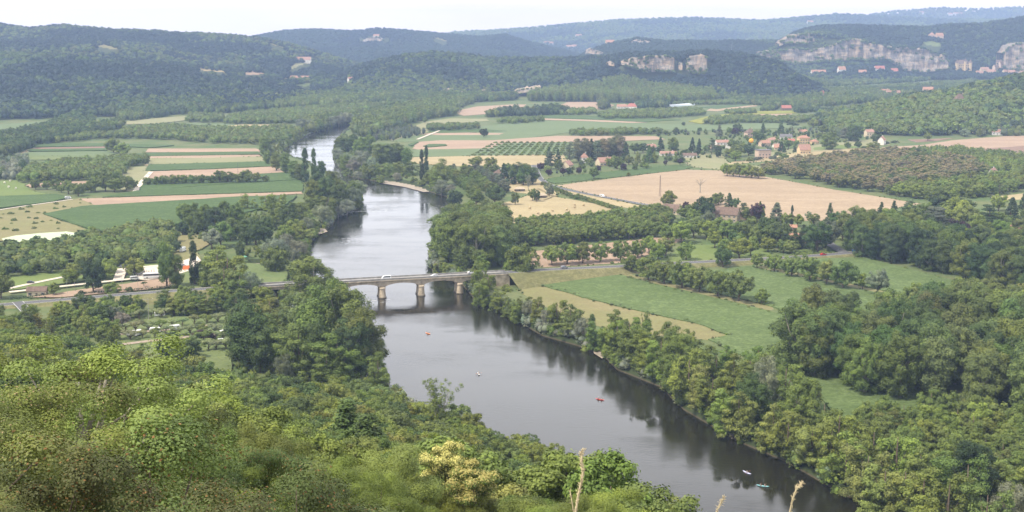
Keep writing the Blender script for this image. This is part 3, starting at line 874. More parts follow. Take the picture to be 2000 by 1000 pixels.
sheet('pond', [(10, 479), (40, 476), (80, 474), (82, 477), (40, 480)], ZP + 1.1, simple('pond_rim', (0.30, 0.33, 0.32), 0.2, 0.1, 0.1), 'thin grey overflow ditch beside the algae pond', 'pond')

# --- roads
ASPHALT = simple('asphalt', (0.115, 0.115, 0.12), 0.9, 0.15, 0.7)
PAINT = simple('road_paint', (0.72, 0.72, 0.70), 0.7, 0.08, 2.0)
BANKGRASS = field_mat('bank_grass', (0.17, 0.175, 0.075), (0.28, 0.25, 0.125), 0.2, 4, 0.3, 0.9, 0.6, 0.3)


def strip_pts(line, step=8.0):
    p = np.array([gp(a, b, z) for a, b, z in line])
    out = [p[0]]
    for i in range(len(p) - 1):
        n = max(1, int(np.linalg.norm(p[i + 1] - p[i]) / step))
        for k in range(1, n + 1):
            out.append(p[i] + (p[i + 1] - p[i]) * k / n)
    out = np.array(out)
    for _ in range(6):
        out[1:-1] = out[1:-1] * 0.5 + (out[:-2] + out[2:]) * 0.25
    return out


def ribbon(name, line, w, mat, label, cat='road', bank=False, marks=True, dz=0.0):
    c = strip_pts(line)
    c[:, 2] += dz
    t = np.gradient(c, axis=0)
    t[:, 2] = 0
    t /= np.linalg.norm(t, axis=1)[:, None]
    s = np.stack([-t[:, 1], t[:, 0], t[:, 2] * 0], 1)

    def lane(o0, o1, up, nm, m, lab, ct):
        mb = MB()
        a, b = c + s * o0 + (0, 0, up), c + s * o1 + (0, 0, up)
        v = [p for pr in zip(a, b) for p in pr]
        mb.add(v, [(2 * i, 2 * i + 2, 2 * i + 3, 2 * i + 1) for i in range(len(c) - 1)])
        return tag(mb.build(nm, m), lab, ct, kind='structure')
    lane(w / 2, -w / 2, 0, name, mat, label, cat)
    if marks:
        for k, o in enumerate((w / 2 - 0.35, -w / 2 + 0.35)):
            lane(o + 0.09, o - 0.09, 0.012, 'road_marking', PAINT, 'thin white edge line of the ' + label, 'road marking')
    if bank:
        mb = MB()
        for sg in (1, -1):
            a = c + s * sg * w / 2 + (0, 0, -0.02)
            b2 = c + s * sg * (w / 2 + 1.4) + (0, 0, -0.10)
            d = c + s * sg * (w / 2 + 1.6 + (c[:, 2:3] - ZP) * 1.7)
            d[:, 2] = ZP - 0.2
            v = [p for pr in zip(a, b2, d) for p in pr]
            f = [(3 * i + k, 3 * i + 3 + k, 3 * i + 4 + k, 3 * i + 1 + k) for i in range(len(c) - 1) for k in (0, 1)]
            if sg > 0:
                f = [q[::-1] for q in f]
            mb.add(v, f)
        tag(mb.build('road_bank', BANKGRASS), 'grassy embankment of the ' + label, 'embankment', kind='structure')


ZD = 10.4                                            # the bridge's deck over the river
ribbon('road', [(984, 532, ZD), (1060, 526, 9.3), (1140, 523, 7.6), (1230, 519, 6.2), (1320, 513.5, 5.4), (1400, 510, 5), (1460, 506.5, 5), (1530, 503, 4.6), (1610, 498, 4.2), (1680, 492, 4), (1760, 484, 3.8)],
       7.2, ASPHALT, 'grey road running from the bridge past the walnut rows', bank=True)
ribbon('road', [(518, 557, ZD), (430, 562, 9.6), (345, 567, 8.2), (270, 572, 6.8), (190, 579, 5.4), (110, 586, 4.6), (40, 592, 4.2), (-60, 600, 4)],
       7.2, ASPHALT, 'grey road running from the bridge past the stone hut', bank=True)
ribbon('road', [(34, 589, 4.3), (46, 597, 4.3), (56, 606, 4.3), (60, 618, 4.3)], 6.0, ASPHALT, 'side road leaving the junction below the stone hut', dz=0.03)
ribbon('road', [(1650, 494, 4.1), (1640, 488, 4), (1626, 482, 3.8), (1618, 474, 3.6)], 7.0, ASPHALT, 'side road turning up beside the garden hedge', dz=0.03, marks=False)
ribbon('road', [(1040, 318, 3.4), (1048, 335, 3.4), (1054, 348, 3.4), (1068, 359, 3.4), (1090, 367, 3.4), (1165, 382, 3.5), (1230, 394, 3.6), (1290, 405, 3.7), (1340, 414, 3.8)],
       6.4, ASPHALT, 'country road curving past the big stubble field', dz=0.05)
ribbon('farm_track', [(264, 374, 4.12), (276, 356, 4.12), (295, 335, 4.12)], 5.0, M_GRAVEL, 'white gravel track between green strips', 'track', marks=False)
ribbon('farm_track', [(-40, 417, 4.12), (0, 409, 4.12), (60, 400, 4.12), (120, 393, 4.12), (142, 389, 4.12)], 2.6, M_GRAVEL, 'pale track along the dry shrub orchard', 'track', marks=False)
ribbon('gravel_track', [(18, 563, 4.16), (60, 553, 4.16), (125, 540, 4.16), (170, 531, 4.16), (215, 525, 4.16), (250, 524, 4.16), (310, 518, 4.16)], 4.0, M_GRAVEL, 'upper white gravel track to the car park', 'track', marks=False)
ribbon('gravel_track', [(18, 570, 4.16), (80, 563, 4.16), (140, 557, 4.16), (200, 550, 4.16), (260, 544, 4.16), (330, 536, 4.16)], 4.0, M_GRAVEL, 'lower white gravel track to the coach', 'track', marks=False)
ribbon('gravel_track', [(238, 524, 4.2), (236, 535, 4.2), (230, 548, 4.2)], 6.0, M_GRAVEL, 'white gravel link between the two tracks', 'track', marks=False)
sheet('car_park', [(262, 545), (270, 526), (300, 518), (340, 514), (385, 500), (396, 512), (370, 528), (335, 540), (290, 546)], ZP + 1.08, M_GRAVEL, 'pale gravel car park with coach and cars', 'car park')
ribbon('path', [(1050, 366, 4.12), (1072, 377, 4.12), (1086, 384, 4.12), (1078, 388, 4.12), (1060, 389, 4.12)], 2.0, M_HAY, 'pale loop path round the open shelter', 'path', marks=False)
ribbon('path', [(815, 272, 4.12), (840, 262, 4.12), (858, 255, 4.12)], 4.0, M_GRAVEL, 'pale farm track beside the dense hedge', 'track', marks=False)
ribbon('path', [(235, 652, 4.16), (300, 646, 4.16), (360, 638, 4.16), (420, 634, 4.16)], 4.0, simple('path_dust', (0.33, 0.27, 0.21), 0.95, 0.15, 0.5), 'upper dusty lane of the camp site', 'path', marks=False)
ribbon('path', [(240, 672, 4.16), (300, 663, 4.16), (370, 656, 4.16), (430, 652, 4.16)], 4.0, MATS['path_dust'], 'lower dusty lane of the camp site', 'path', marks=False)
tagged = gp(48, 590, 4.36)

# --- draped clearings on the hills


def drape(name, pts, mat, label, nx=14, ny=6, lift=0.7):
    p = np.array(pts, float)
    x0, x1, y0, y1 = p[:, 0].min(), p[:, 0].max(), p[:, 1].min(), p[:, 1].max()
    mb, idx = MB(), {}
    vs, fs = [], []
    for j in range(ny + 1):
        for i in range(nx + 1):
            a, b = x0 + (x1 - x0) * i / nx, y0 + (y1 - y0) * j / ny
            h = hit(a, b)
            vs.append((h[0], h[1], h[2] + lift))
    for j in range(ny):
        for i in range(nx):
            cxp, cyp = x0 + (x1 - x0) * (i + .5) / nx, y0 + (y1 - y0) * (j + .5) / ny
            if inside(p, np.array([cxp]), np.array([cyp]))[0]:
                q = (j * (nx + 1) + i, (j + 1) * (nx + 1) + i, (j + 1) * (nx + 1) + i + 1, j * (nx + 1) + i + 1)
                ds = [vs[k][1] for k in q]
                if max(ds) - min(ds) < 260:
                    fs.append(q)
    if fs:
        tag(mb.add(vs, fs).build(name, mat), label, 'field', kind='structure')


CLEARINGS = [
    ('hill_field', [(384, 134), (400, 133), (425, 137), (446, 138), (446, 143), (420, 141), (388, 138)], M_HAY, 'pale sloping field cut into the left woods'),
    ('hill_field', [(474, 140), (490, 139), (520, 142), (520, 146), (480, 147)], M_STUB2, 'second pale field cut into the left woods'),
    ('hill_field', [(564, 133), (574, 122), (608, 121), (606, 124), (582, 130), (572, 136)], M_PALEGRASS, 'grass slope below the long farmhouse'),
    ('hill_field', [(548, 152), (570, 151), (570, 154), (550, 155)], M_HAY, 'small pale terrace left of the stone farm'),
    ('hill_field', [(570, 166), (590, 161), (612, 159), (612, 166), (596, 170)], M_GRASS, 'light meadow below the stone farm'),
    ('hill_field', [(672, 166), (684, 158), (692, 166), (690, 168)], M_HAY, 'pale yard by the lone farmhouse'),
    ('hill_field', [(184, 90), (205, 84), (222, 92), (240, 96), (215, 97)], M_DRY, 'thin dry scrub clearing on the left hill'),
    ('hill_field', [(520, 84), (530, 83), (558, 92), (552, 94)], M_DRY, 'dry strip on the shoulder of the left hill'),
    ('hill_field', [(845, 74), (850, 72), (875, 80), (870, 81)], M_DRY, 'dry strip on the blue hill'),
    ('hill_field', [(1800, 82), (1815, 78), (1840, 84), (1835, 92), (1810, 90)], M_GRASS, 'grass terraces below the hill houses'),
]
for nm, pts, mt, lab in CLEARINGS:
    drape(nm, pts, mt, lab)

# --- rock cliffs


def rock_mat(name, tone=1.0, warm=False):
    m, nt, b = new_mat(name)
    v = obj_vec(nt, (1, 1, 1))
    n1 = noise(nt, obj_vec(nt, (0.03, 0.03, 0.045)), 1.0, 5, 0.6)
    n2 = noise(nt, obj_vec(nt, (0.22, 0.22, 0.018)), 1.0, 5, 0.65)
    n3 = noise(nt, obj_vec(nt, (0.05, 0.05, 0.35)), 1.0, 4, 0.6)
    c = ramp(nt, n1, [(0.30, (0.34 * tone, 0.31 * tone, 0.29 * tone)), (0.44, (0.50 * tone, 0.42 * tone, 0.345 * tone)), (0.56, (0.56 * tone, 0.40 * tone, 0.265 * tone)), (0.70, (0.42 * tone, 0.37 * tone, 0.33 * tone))])
    if warm:
        c = mixc(nt, 0.55, c, (0.46 * tone, 0.31 * tone, 0.18 * tone))
    c = mixc(nt, ramp(nt, n2, [(0.40, 0.75), (0.58, 0.0)]), c, (0.17 * tone, 0.16 * tone, 0.155 * tone))
    c = mixc(nt, ramp(nt, n3, [(0.36, 0.55), (0.50, 0.0)]), c, (0.12 * tone, 0.125 * tone, 0.10 * tone))
    nt.links.new(c, b.inputs['Base Color'])
    b.inputs['Roughness'].default_value = 0.95
    b.inputs['Specular IOR Level'].default_value = 0.1
    return m


ROCK, ROCK_PALE = rock_mat('limestone', .70), rock_mat('white_limestone', 1.0)
ROCK_WARM = rock_mat('ochre_limestone', .72, True)
LEDGES = []


def cliff(label, tops, bots, D, mat, amp=9.0, seed=1, lean=10.0):
    tops, bots = np.array(tops, float), np.array(bots, float)
    x0, x1 = max(tops[0, 0], bots[0, 0]), min(tops[-1, 0], bots[-1, 0])
    n, m = int((x1 - x0) * 1.3) + 2, 26
    px = np.linspace(x0, x1, n)
    V = np.zeros((m + 2, n, 3))
    for i, p in enumerate(px):
        t = at_dist(p, np.interp(p, tops[:, 0], tops[:, 1]), D)
        b = at_dist(p, np.interp(p, bots[:, 0], bots[:, 1]), D - lean)
        for j in range(m):
            V[j, i] = b + (t - b) * j / (m - 1)
    X, Zz = V[:m, :, 0], V[:m, :, 2]
    ends = np.minimum(1, np.minimum(np.arange(n), np.arange(n)[::-1]) / 4.0)[None, :]
    push = (fbm(X + Zz * 0.15, Zz * 0.25, 45, seed, 3) - 0.35) * amp * 2.8 + (vnoise(X, Zz * 0.35, 13, seed + 5) - 0.5) * amp * 0.9 + (vnoise(X * 0.3, Zz, 9, seed + 8) - 0.5) * amp * 0.6
    V[:m, :, 1] -= push * (0.25 + 0.75 * ends)
    edge = (fbm(px[:, None] * 3.0, px[:, None] * 0, 22, seed + 2)[:, 0] - 0.5) * amp * 0.9
    V[m - 1, :, 2] += edge
    V[m - 2, :, 2] += edge * 0.6
    V[m] = V[m - 1] + (0, 60, 2)
    V[m + 1] = V[0] + (0, 60, -4)
    rg = np.random.default_rng(seed)
    for _ in range(int(n * .8)):                    # bushes holding on to ledges, brink and foot
        i0 = int(rg.integers(0, n))
        j0 = int(rg.choice([0, 1, m - 1, int(rg.integers(2, m - 2)), int(rg.integers(2, m - 2))]))
        if 1 < j0 < m - 1 and fbm(np.array([V[j0, i0, 0]]), np.array([V[j0, i0, 2] * 2.5]), 50, seed + 4, 2)[0] < .55:
            continue
        LEDGES.append((*V[j0, i0], amp))
    i = np.arange((m + 2) * n).reshape(m + 2, n)
    q = np.concatenate([np.stack([i[:m, :-1], i[:m, 1:], i[1:m + 1, 1:], i[1:m + 1, :-1]], -1).reshape(-1, 4)])
    back = np.stack([i[m, :-1], i[m, 1:], i[m + 1, 1:], i[m + 1, :-1]], -1).reshape(-1, 4)
    me = mesh_np('cliff', V.reshape(-1, 3), np.concatenate([q, back]), [mat], smooth=False)
    o = link(bpy.data.objects.new('cliff', me))
    return tag(o, label, 'cliff', kind='structure')


cliff('grey and ochre rock wall with vertical cracks across the wooded middle ridge', [(1213, 121), (1230, 116), (1258, 110), (1300, 110), (1317, 112)], [(1213, 126), (1235, 132), (1262, 141), (1290, 139), (1317, 141)], 2935, ROCK, 7, 2)
cliff('square rock tower at the end of the wooded middle ridge', [(1341, 130), (1348, 109), (1378, 108), (1381, 112)], [(1341, 137), (1350, 142), (1370, 144), (1381, 142)], 2935, ROCK, 7, 5)
cliff('small rock spur beside the wide rock wall of the middle ridge', [(1188, 124), (1195, 121), (1200, 124)], [(1188, 127), (1195, 129), (1200, 129)], 2930, ROCK, 3, 9)
cliff('thin rock pillar between the two rock faces of the middle ridge', [(1325, 124), (1328, 122), (1333, 123)], [(1325, 135), (1328, 137), (1333, 137)], 2930, ROCK, 3, 11)
cliff('low white river cliff under the dark trees', [(866, 175), (874, 173), (900, 178), (930, 178), (945, 176), (975, 180), (1000, 177), (1030, 172), (1056, 170)],
      [(866, 178), (880, 184), (905, 192), (930, 190), (950, 186), (975, 186), (1010, 183), (1056, 176)], 2770, ROCK_PALE, 4, 14, 4)
cliff('upper broken band of the long limestone cliff under the plateau trees', [(1522, 86), (1535, 76), (1548, 69), (1575, 67), (1600, 67), (1612, 72)], [(1522, 90), (1535, 86), (1548, 84), (1575, 86), (1600, 88), (1612, 84)], 3925, ROCK, 9, 19, 8)
cliff('lower left band of the long limestone cliff', [(1484, 104), (1500, 101), (1530, 100), (1548, 96), (1575, 98), (1600, 95), (1625, 88), (1645, 80), (1656, 79)],
      [(1484, 112), (1500, 115), (1525, 121), (1550, 126), (1600, 121), (1656, 118)], 3900, ROCK, 11, 20, 12)
cliff('smooth orange-streaked wall of the long limestone cliff', [(1650, 84), (1660, 77), (1680, 78), (1694, 84)], [(1650, 117), (1670, 116), (1694, 118)], 3908, ROCK_WARM, 9, 21, 10)
cliff('grey fissured right half of the long limestone cliff above the far village', [(1686, 82), (1692, 83), (1710, 88), (1735, 91), (1765, 92), (1769, 89), (1774, 93), (1790, 96), (1800, 95), (1828, 105), (1834, 113), (1841, 106), (1852, 124)],
      [(1686, 119), (1735, 118), (1765, 138), (1800, 141), (1830, 138), (1852, 133)], 3900, ROCK, 12, 23, 16)
cliff('tall grey cliff face rising behind the village roofs', [(1960, 104), (1970, 92), (1990, 86), (2010, 82), (2120, 78)], [(1960, 132), (1970, 138), (2000, 138), (2120, 140)], 3895, ROCK, 10, 27, 14)
cliff('pale rock outcrop on the far wooded knoll', [(1234, 82), (1245, 78), (1255, 79), (1262, 80), (1272, 81)], [(1234, 85), (1245, 86), (1258, 84), (1272, 87)], 4330, ROCK, 5, 31)
cliff('pale rock ledge at the foot of the far knoll', [(1145, 99), (1155, 95), (1172, 101), (1184, 106)], [(1145, 104), (1160, 106), (1184, 109)], 4180, ROCK, 4, 33)
cliff('pale scar of bare rock on the blue hill', [(708, 80), (722, 73), (738, 72), (752, 82)], [(708, 86), (722, 90), (738, 86), (752, 88)], 5250, ROCK_PALE, 8, 36)

# --- haze between here and the far hills
hz_m = bpy.data.materials.new('valley_haze')
hz_m.use_nodes = True
hnt = hz_m.node_tree
hnt.nodes.remove(hnt.nodes['Principled BSDF'])
hv = hnt.nodes.new('ShaderNodeVolumePrincipled')
hv.inputs['Color'].default_value = (0.47, 0.63, 1.0, 1)
hv.inputs['Density'].default_value = 0.000096
hv.inputs['Anisotropy'].default_value = 0.0
hnt.links.new(hv.outputs['Volume'], hnt.nodes['Material Output'].inputs['Volume'])
mb = MB()
mb.box((0, 5600, 168), (22000, 12000, 344))
tag(mb.build('haze', hz_m), 'pale blue summer haze filling the whole valley', 'haze', kind='stuff')

# ------------------------------------------------------------------ trees
def unit(v):
    return v / (np.linalg.norm(v, axis=-1, keepdims=True) + 1e-9)


def leaves_mesh(name, C, N, size, asp, tint, bloom, mat, rng, core=None):
    n = len(C)
    t = unit(np.cross(N, unit(rng.normal(size=(n, 3)))))
    b = np.cross(N, t)
    s = (size * rng.uniform(0.7, 1.3, n))[:, None]
    fold = N * s * rng.uniform(-0.18, 0.18, (n, 1))
    V = np.stack([C - b * s * 0.5, C + t * s * 0.5 * asp + fold, C + b * s * 0.5, C - t * s * 0.5 * asp + fold], 1).reshape(-1, 3)
    Q = np.arange(4 * n).reshape(n, 4)
    at = {'tint': tint, 'bloom': bloom}
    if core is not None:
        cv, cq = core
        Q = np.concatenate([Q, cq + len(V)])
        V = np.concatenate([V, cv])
        at = {k: np.concatenate([v, np.full(len(cq), 0.15 if k == 'tint' else 0.0)]) for k, v in at.items()}  # inner core tinted darker, in place of shade inside the crown
    return mesh_np(name, V, Q, [mat], smooth=False, attrs=at)


def blob_quads(c, r, rng, nu=8, nv=5):
    u, v = np.meshgrid(np.linspace(0, 2 * math.pi, nu, endpoint=False), np.linspace(0.05, math.pi - 0.05, nv), indexing='xy')
    k = rng.uniform(0.8, 1.15, u.shape)
    P = np.stack([c[0] + r[0] * np.sin(v) * np.cos(u) * k, c[1] + r[1] * np.sin(v) * np.sin(u) * k, c[2] + r[2] * np.cos(v) * k], -1).reshape(-1, 3)
    i = np.arange(nu * nv).reshape(nv, nu)
    j = np.roll(i, -1, 1)
    return P, np.stack([i[:-1], i[1:], j[1:], j[:-1]], -1).reshape(-1, 4)


# style: height, leaf count, leaf size, leaf aspect, clump list builder
def clumps_for(style, rng, H):
    L = []

    def ell(n, cz, rx, rz, cr, lo=0.45, hi=0.92, zmin=-1.0, sq=1.0):
        k = 0
        while k < n:
            d = unit(rng.normal(size=3))
            if d[2] < zmin:
                continue
            q = rng.uniform(lo, hi)
            L.append((np.array((d[0] * rx * q, d[1] * rx * q, cz + d[2] * rz * q)), cr * rng.uniform(0.65, 1.3), cr * sq * rng.uniform(0.6, 1.0)))
            k += 1
    if style == 'round':
        ell(62, .53 * H, .43 * H, .43 * H, .092 * H, .4, .97, zmin=-0.9, sq=1.15)
    elif style == 'plane':
        ell(100, .50 * H, .32 * H, .48 * H, .072 * H, .5, 1.0, zmin=-0.97, sq=1.35)
        for k in range(10):                          # leading limbs that break the outline
            a = rng.uniform(0, 6.28)
            r = rng.uniform(.05, .2) * H
            L.append((np.array((math.cos(a) * r, math.sin(a) * r, rng.uniform(.82, .97) * H)), .07 * H, .06 * H))
    elif style == 'bank':
        for k in range(6):                           # several leaning stems, each with its own head
            a, r = rng.uniform(0, 6.28), rng.uniform(.05, .34) * H
            c = np.array((math.cos(a) * r, math.sin(a) * r, 0))
            hh = rng.uniform(.65, 1.0) * H
            for j in range(17):
                t = rng.uniform(.08, 1)
                d = unit(rng.normal(size=3))
                w = .17 * H * (1.15 - .75 * t)
                L.append((c * (0.6 + 0.6 * t) + np.array((d[0] * w, d[1] * w, hh * t * .93)), .078 * H * rng.uniform(.5, 1.35), .064 * H * rng.uniform(.5, 1.25)))
    elif style == 'column':
        ell(75, .53 * H, .20 * H, .46 * H, .078 * H, .45, .98, zmin=-0.97, sq=1.4)
    elif style == 'lombardy':
        for k in range(60):
            t = rng.uniform(.05, .97)
            w = .085 * H * (math.sin(min(1, t * 1.25 + .12) * math.pi) ** .6 if t < .7 else (1 - t) / .3 * .95 + .08)
            a = rng.uniform(0, 6.28)
            L.append((np.array((math.cos(a) * w * .75, math.sin(a) * w * .75, t * H)), .042 * H, .075 * H))
    elif style == 'willow':
        ell(60, .56 * H, .42 * H, .40 * H, .10 * H, .35, .95, zmin=-0.9, sq=1.2)
    elif style == 'conifer':
        for k in range(95):
            t = rng.uniform(.06, .99)
            w = .235 * H * (1 - t) ** .85 * rng.uniform(.55, 1.0)
            a = rng.uniform(0, 6.28)
            L.append((np.array((math.cos(a) * w, math.sin(a) * w, t * H)), (.075 - .035 * t) * H, .042 * H))
    elif style == 'cedar':
        for k in range(70):
            lay = rng.integers(2, 11)
            t = lay / 11 + rng.normal() * .012
            w = .36 * H * (1.08 - t) ** .55 * math.sqrt(rng.uniform(.05, 1))
            a = rng.uniform(0, 6.28)
            L.append((np.array((math.cos(a) * w, math.sin(a) * w, t * H * .96)), .095 * H * rng.uniform(.7, 1.3), .026 * H))
    elif style == 'umbrella':
        for k in range(45):
            a, w = rng.uniform(0, 6.28), .42 * H * math.sqrt(rng.uniform(0, 1))
            L.append((np.array((math.cos(a) * w, math.sin(a) * w, H * (.80 + .12 * (1 - (w / (.42 * H)) ** 2)) + rng.normal() * .02 * H)), .10 * H, .055 * H))
    elif style in ('shrub', 'shrubnear'):
        for k in range(34):
            d = unit(rng.normal(size=3))
            d[2] = abs(d[2])
            q = rng.uniform(.45, .95)
            L.append((np.array((d[0] * .62 * H * q, d[1] * .62 * H * q, d[2] * .86 * H * q + .05 * H)), .15 * H * rng.uniform(.6, 1.3), .13 * H * rng.uniform(.6, 1.3)))
    elif style == 'pollard':
        for k in range(18):
            a, w = rng.uniform(0, 6.28), .55 * H * math.sqrt(rng.uniform(0.02, 1))
            L.append((np.array((math.cos(a) * w, math.sin(a) * w, H * rng.uniform(.72, .9))), .17 * H, .11 * H))
    elif style == 'sparse':
        for k in range(9):
            a, lean = rng.uniform(0, 6.28), rng.uniform(.05, .40)
            for j in range(14):
                t = .30 + .70 * (j + rng.uniform(0, 1)) / 14
                r = lean * t * t * H
                d = rng.normal(size=3) * .03 * H
                L.append((np.array((math.cos(a) * r, math.sin(a) * r, t * H)) + d, .042 * H * rng.uniform(.5, 1.2), .05 * H))
    elif style == 'highcrown':
        ell(44, .80 * H, .205 * H, .165 * H, .052 * H, .35, .98, zmin=-.75)
    elif style == 'oakopen':
        ell(58, .56 * H, .46 * H, .42 * H, .070 * H, .35, 1.0, zmin=-0.6)
    elif style in ('oak', 'oaknear'):
        ell(60, .55 * H, .46 * H, .42 * H, .095 * H, .4, .98, zmin=-0.8)
        for k in range(8):
            a, r = rng.uniform(0, 6.28), rng.uniform(.1, .38) * H
            L.append((np.array((math.cos(a) * r, math.sin(a) * r, (.93 - .3 * (r / H)) * H)), .08 * H, .07 * H))
    return L


STYLE = {'round': (11, 7000, .50, .75), 'plane': (28, 22000, .62, .8), 'bank': (15, 11000, .46, .7), 'column': (24, 13000, .60, .75),
         'lombardy': (24, 7000, .52, .75), 'willow': (14, 11000, .48, .45), 'conifer': (15, 8500, .50, .5), 'cedar': (17, 9000, .50, .6),
         'umbrella': (12, 5000, .45, .6), 'shrub': (4, 3500, .30, .75), 'pollard': (5, 3200, .34, .8), 'sparse': (15, 6500, .28, .7),
         'oak': (10, 17000, .29, .7), 'oaknear': (8, 90000, .084, .6), 'oakopen': (8, 42000, .088, .6), 'highcrown': (13, 15000, .19, .7), 'shrubnear': (3.6, 36000, .062, .6)}


def crown_cloud(style, seed, n=None, size=None):
    H, n0, ls, asp = STYLE[style]
    n, ls = n or n0, size or ls
    rng = np.random.default_rng(seed * 97 + sum(map(ord, style)))
    L = clumps_for(style, rng, H)
    C = np.array([l[0] for l in L])
    rx, rz = np.array([l[1] for l in L]), np.array([l[2] for l in L])
    w = rx * (rx + rz)
    idx = rng.choice(len(L), n, p=w / w.sum())
    ctr = np.array((0, 0, H * .5))
    out = unit((C - ctr) * (1, 1, .6))
    d = unit(rng.normal(size=(n, 3)) + .55 * out[idx] + np.array((0, 0, .35)))
    q = rng.uniform(.45, 1.08, n) ** .6
    q = np.where(rng.uniform(size=n) < .16, rng.uniform(1.0, 1.45, n), q)
    P = C[idx] + d * np.stack([rx[idx] * q, rx[idx] * q, rz[idx] * q], 1)
    N = unit(d + (.42 if style.endswith(('near', 'open')) else .55) * unit(rng.normal(size=(n, 3))) + np.array((0, 0, .22)))
    if style == 'willow':
        N = unit(N * (1, 1, .35))
    P[:, 2] = np.maximum(P[:, 2], .02 * H)
    ct = rng.uniform(.12, .70, len(L)) if style.endswith(('near', 'open')) else rng.uniform(.18, .72, len(L))
    tint = np.clip(ct[idx] + rng.normal(size=n) * (.08 if style.endswith(('near', 'open')) else .13), 0, 1)
    top = np.clip((d[:, 2] * .6 + .4 * (P[:, 2] / H)), 0, 1)
    bl = (rng.uniform(0, 1, n) < np.clip(top * 1.5 - .35, 0, .95) * rng.uniform(.3, 1.2, len(L))[idx]).astype(float)
    if style == 'highcrown':
        bl = (rng.uniform(0, 1, n) < np.clip(.35 + .6 * d[:, 2], .1, .9)).astype(float)
    if style.endswith(('near', 'open')):
        bl = (rng.uniform(0, 1, n) < .07 * rng.uniform(.2, 1.6, len(L))[idx]).astype(float)
    return P, N, tint, bl, ls, asp, rng, L


def limb_mesh(style, seed, mat, L=None):
    H = STYLE[style][0]
    rng = np.random.default_rng(seed * 31 + 5)
    mb = MB()
    th = {'round': .028, 'plane': .026, 'lombardy': .018, 'column': .02, 'pollard': .045, 'sparse': .02, 'bank': .02}.get(style, .026) * H
    top = {'round': .55, 'pollard': .74, 'shrub': .3, 'shrubnear': .5, 'umbrella': .8}.get(style, .8)
    bend = rng.normal(size=2) * .03 * H
    mb.tube([(0, 0, -.8), (bend[0] * .2, bend[1] * .2, .22 * H * top), (bend[0], bend[1], .6 * H * top), (bend[0] * .8, bend[1] * .8, H * top)],
            [th * 1.35, th, th * .75, th * .25], 8)
    if style not in ('lombardy', 'conifer'):
        Ls = L or clumps_for(style, np.random.default_rng(seed * 97 + sum(map(ord, style))), H)
        for k in rng.choice(len(Ls), min(len(Ls), 22 if style in ('sparse', 'oaknear', 'shrubnear', 'round', 'oakopen') else 12), replace=False):
            e = Ls[k][0]
            z0 = rng.uniform(.3, .75) * min(e[2], H * top)
            s = np.array((bend[0] * .5, bend[1] * .5, z0))
            mid = (s + e) / 2 + np.array((0, 0, -.04 * H)) + rng.normal(size=3) * .02 * H
            mb.tube([s, mid, e], [th * .42, th * .26, th * .08], 5)
    return mb.mesh('trunk', mat, True)


_crowns, _trunks = {}, {}


def crown_mesh(style, var, mat=None):
    k = (style, var, mat.name if mat else '')
    if k not in _crowns:
        P, N, ti, bl, ls, asp, rng, L = crown_cloud(style, var)
        _crowns[k] = leaves_mesh('crown_' + style, P, N, ls, asp, ti, bl, mat or LEAF, rng)
    return _crowns[k]


def trunk_mesh(style, var):
    if (style, var) not in _trunks:
        _trunks[(style, var)] = limb_mesh(style, var, BARK_PALE if style in ('plane', 'sparse', 'willow', 'oakopen') else BARK)
    return _trunks[(style, var)]


GREENS = {'woods': (0.019, 0.04, 0.036), 'woods_pale': (0.038, 0.068, 0.042), 'scrub': (0.0999, 0.1162, 0.0397), 'russet': (0.1353, 0.1624, 0.0541), 'pale': (0.2242, 0.2653, 0.1309), 'mid': (0.1416, 0.1892, 0.0469), 'dark': (0.084, 0.13, 0.04), 'light': (0.1947, 0.2451, 0.053), 'yellow': (0.2124, 0.2531, 0.0673), 'blue': (0.1334, 0.1636, 0.1056), 'silver': (0.235, 0.27, 0.185), 'olive': (0.1322, 0.1801, 0.0571), 'deep': (0.0523, 0.085, 0.0325), 'brown': (0.185, 0.185, 0.105), 'purple': (0.06, 0.035, 0.045), 'lime': (0.195, 0.255, 0.07), 'grey': (0.2, 0.218, 0.15), 'walnut': (0.1676, 0.2189, 0.0571), 'slope': (0.1753, 0.2137, 0.0413)}  # the two woods tones are leaf colours, spread over the hills by noise
WORD = {'russet': 'reddish olive', 'pale': 'pale green', 'mid': 'mid-green', 'dark': 'dark green', 'light': 'fresh green', 'yellow': 'yellow-green', 'blue': 'bluish green', 'silver': 'silvery', 'olive': 'olive green',
        'deep': 'very dark green', 'brown': 'brownish', 'purple': 'purple-leaved', 'lime': 'bright lime-green', 'grey': 'greyish', 'walnut': 'light green', 'slope': 'warm green'}
ORD = ('first second third fourth fifth sixth seventh eighth ninth tenth eleventh twelfth thirteenth fourteenth fifteenth sixteenth seventeenth eighteenth nineteenth twentieth').split()
TENS = ['', '', 'twenty', 'thirty', 'forty', 'fifty', 'sixty', 'seventy', 'eighty', 'ninety']


def ordinal(k):                                      # 0 -> first
    if k < 20:
        return ORD[k]
    t, u = divmod(k + 1, 10)
    if u == 0:
        return TENS[t][:-1] + 'ieth'
    return TENS[t] + '-' + ORD[u - 1]


GROW = {'bank': (1.25, 1.5), 'round': (1.24, 1.30), 'plane': (1.0, 1.15), 'column': (1.0, 1.15), 'willow': (1.05, 1.25), 'conifer': (1.0, 1.1), 'shrub': (1.0, 1.1)}
NVAR = {'plane': 4, 'bank': 4, 'round': 4, 'oak': 4, 'column': 3, 'oaknear': 3, 'shrubnear': 3}


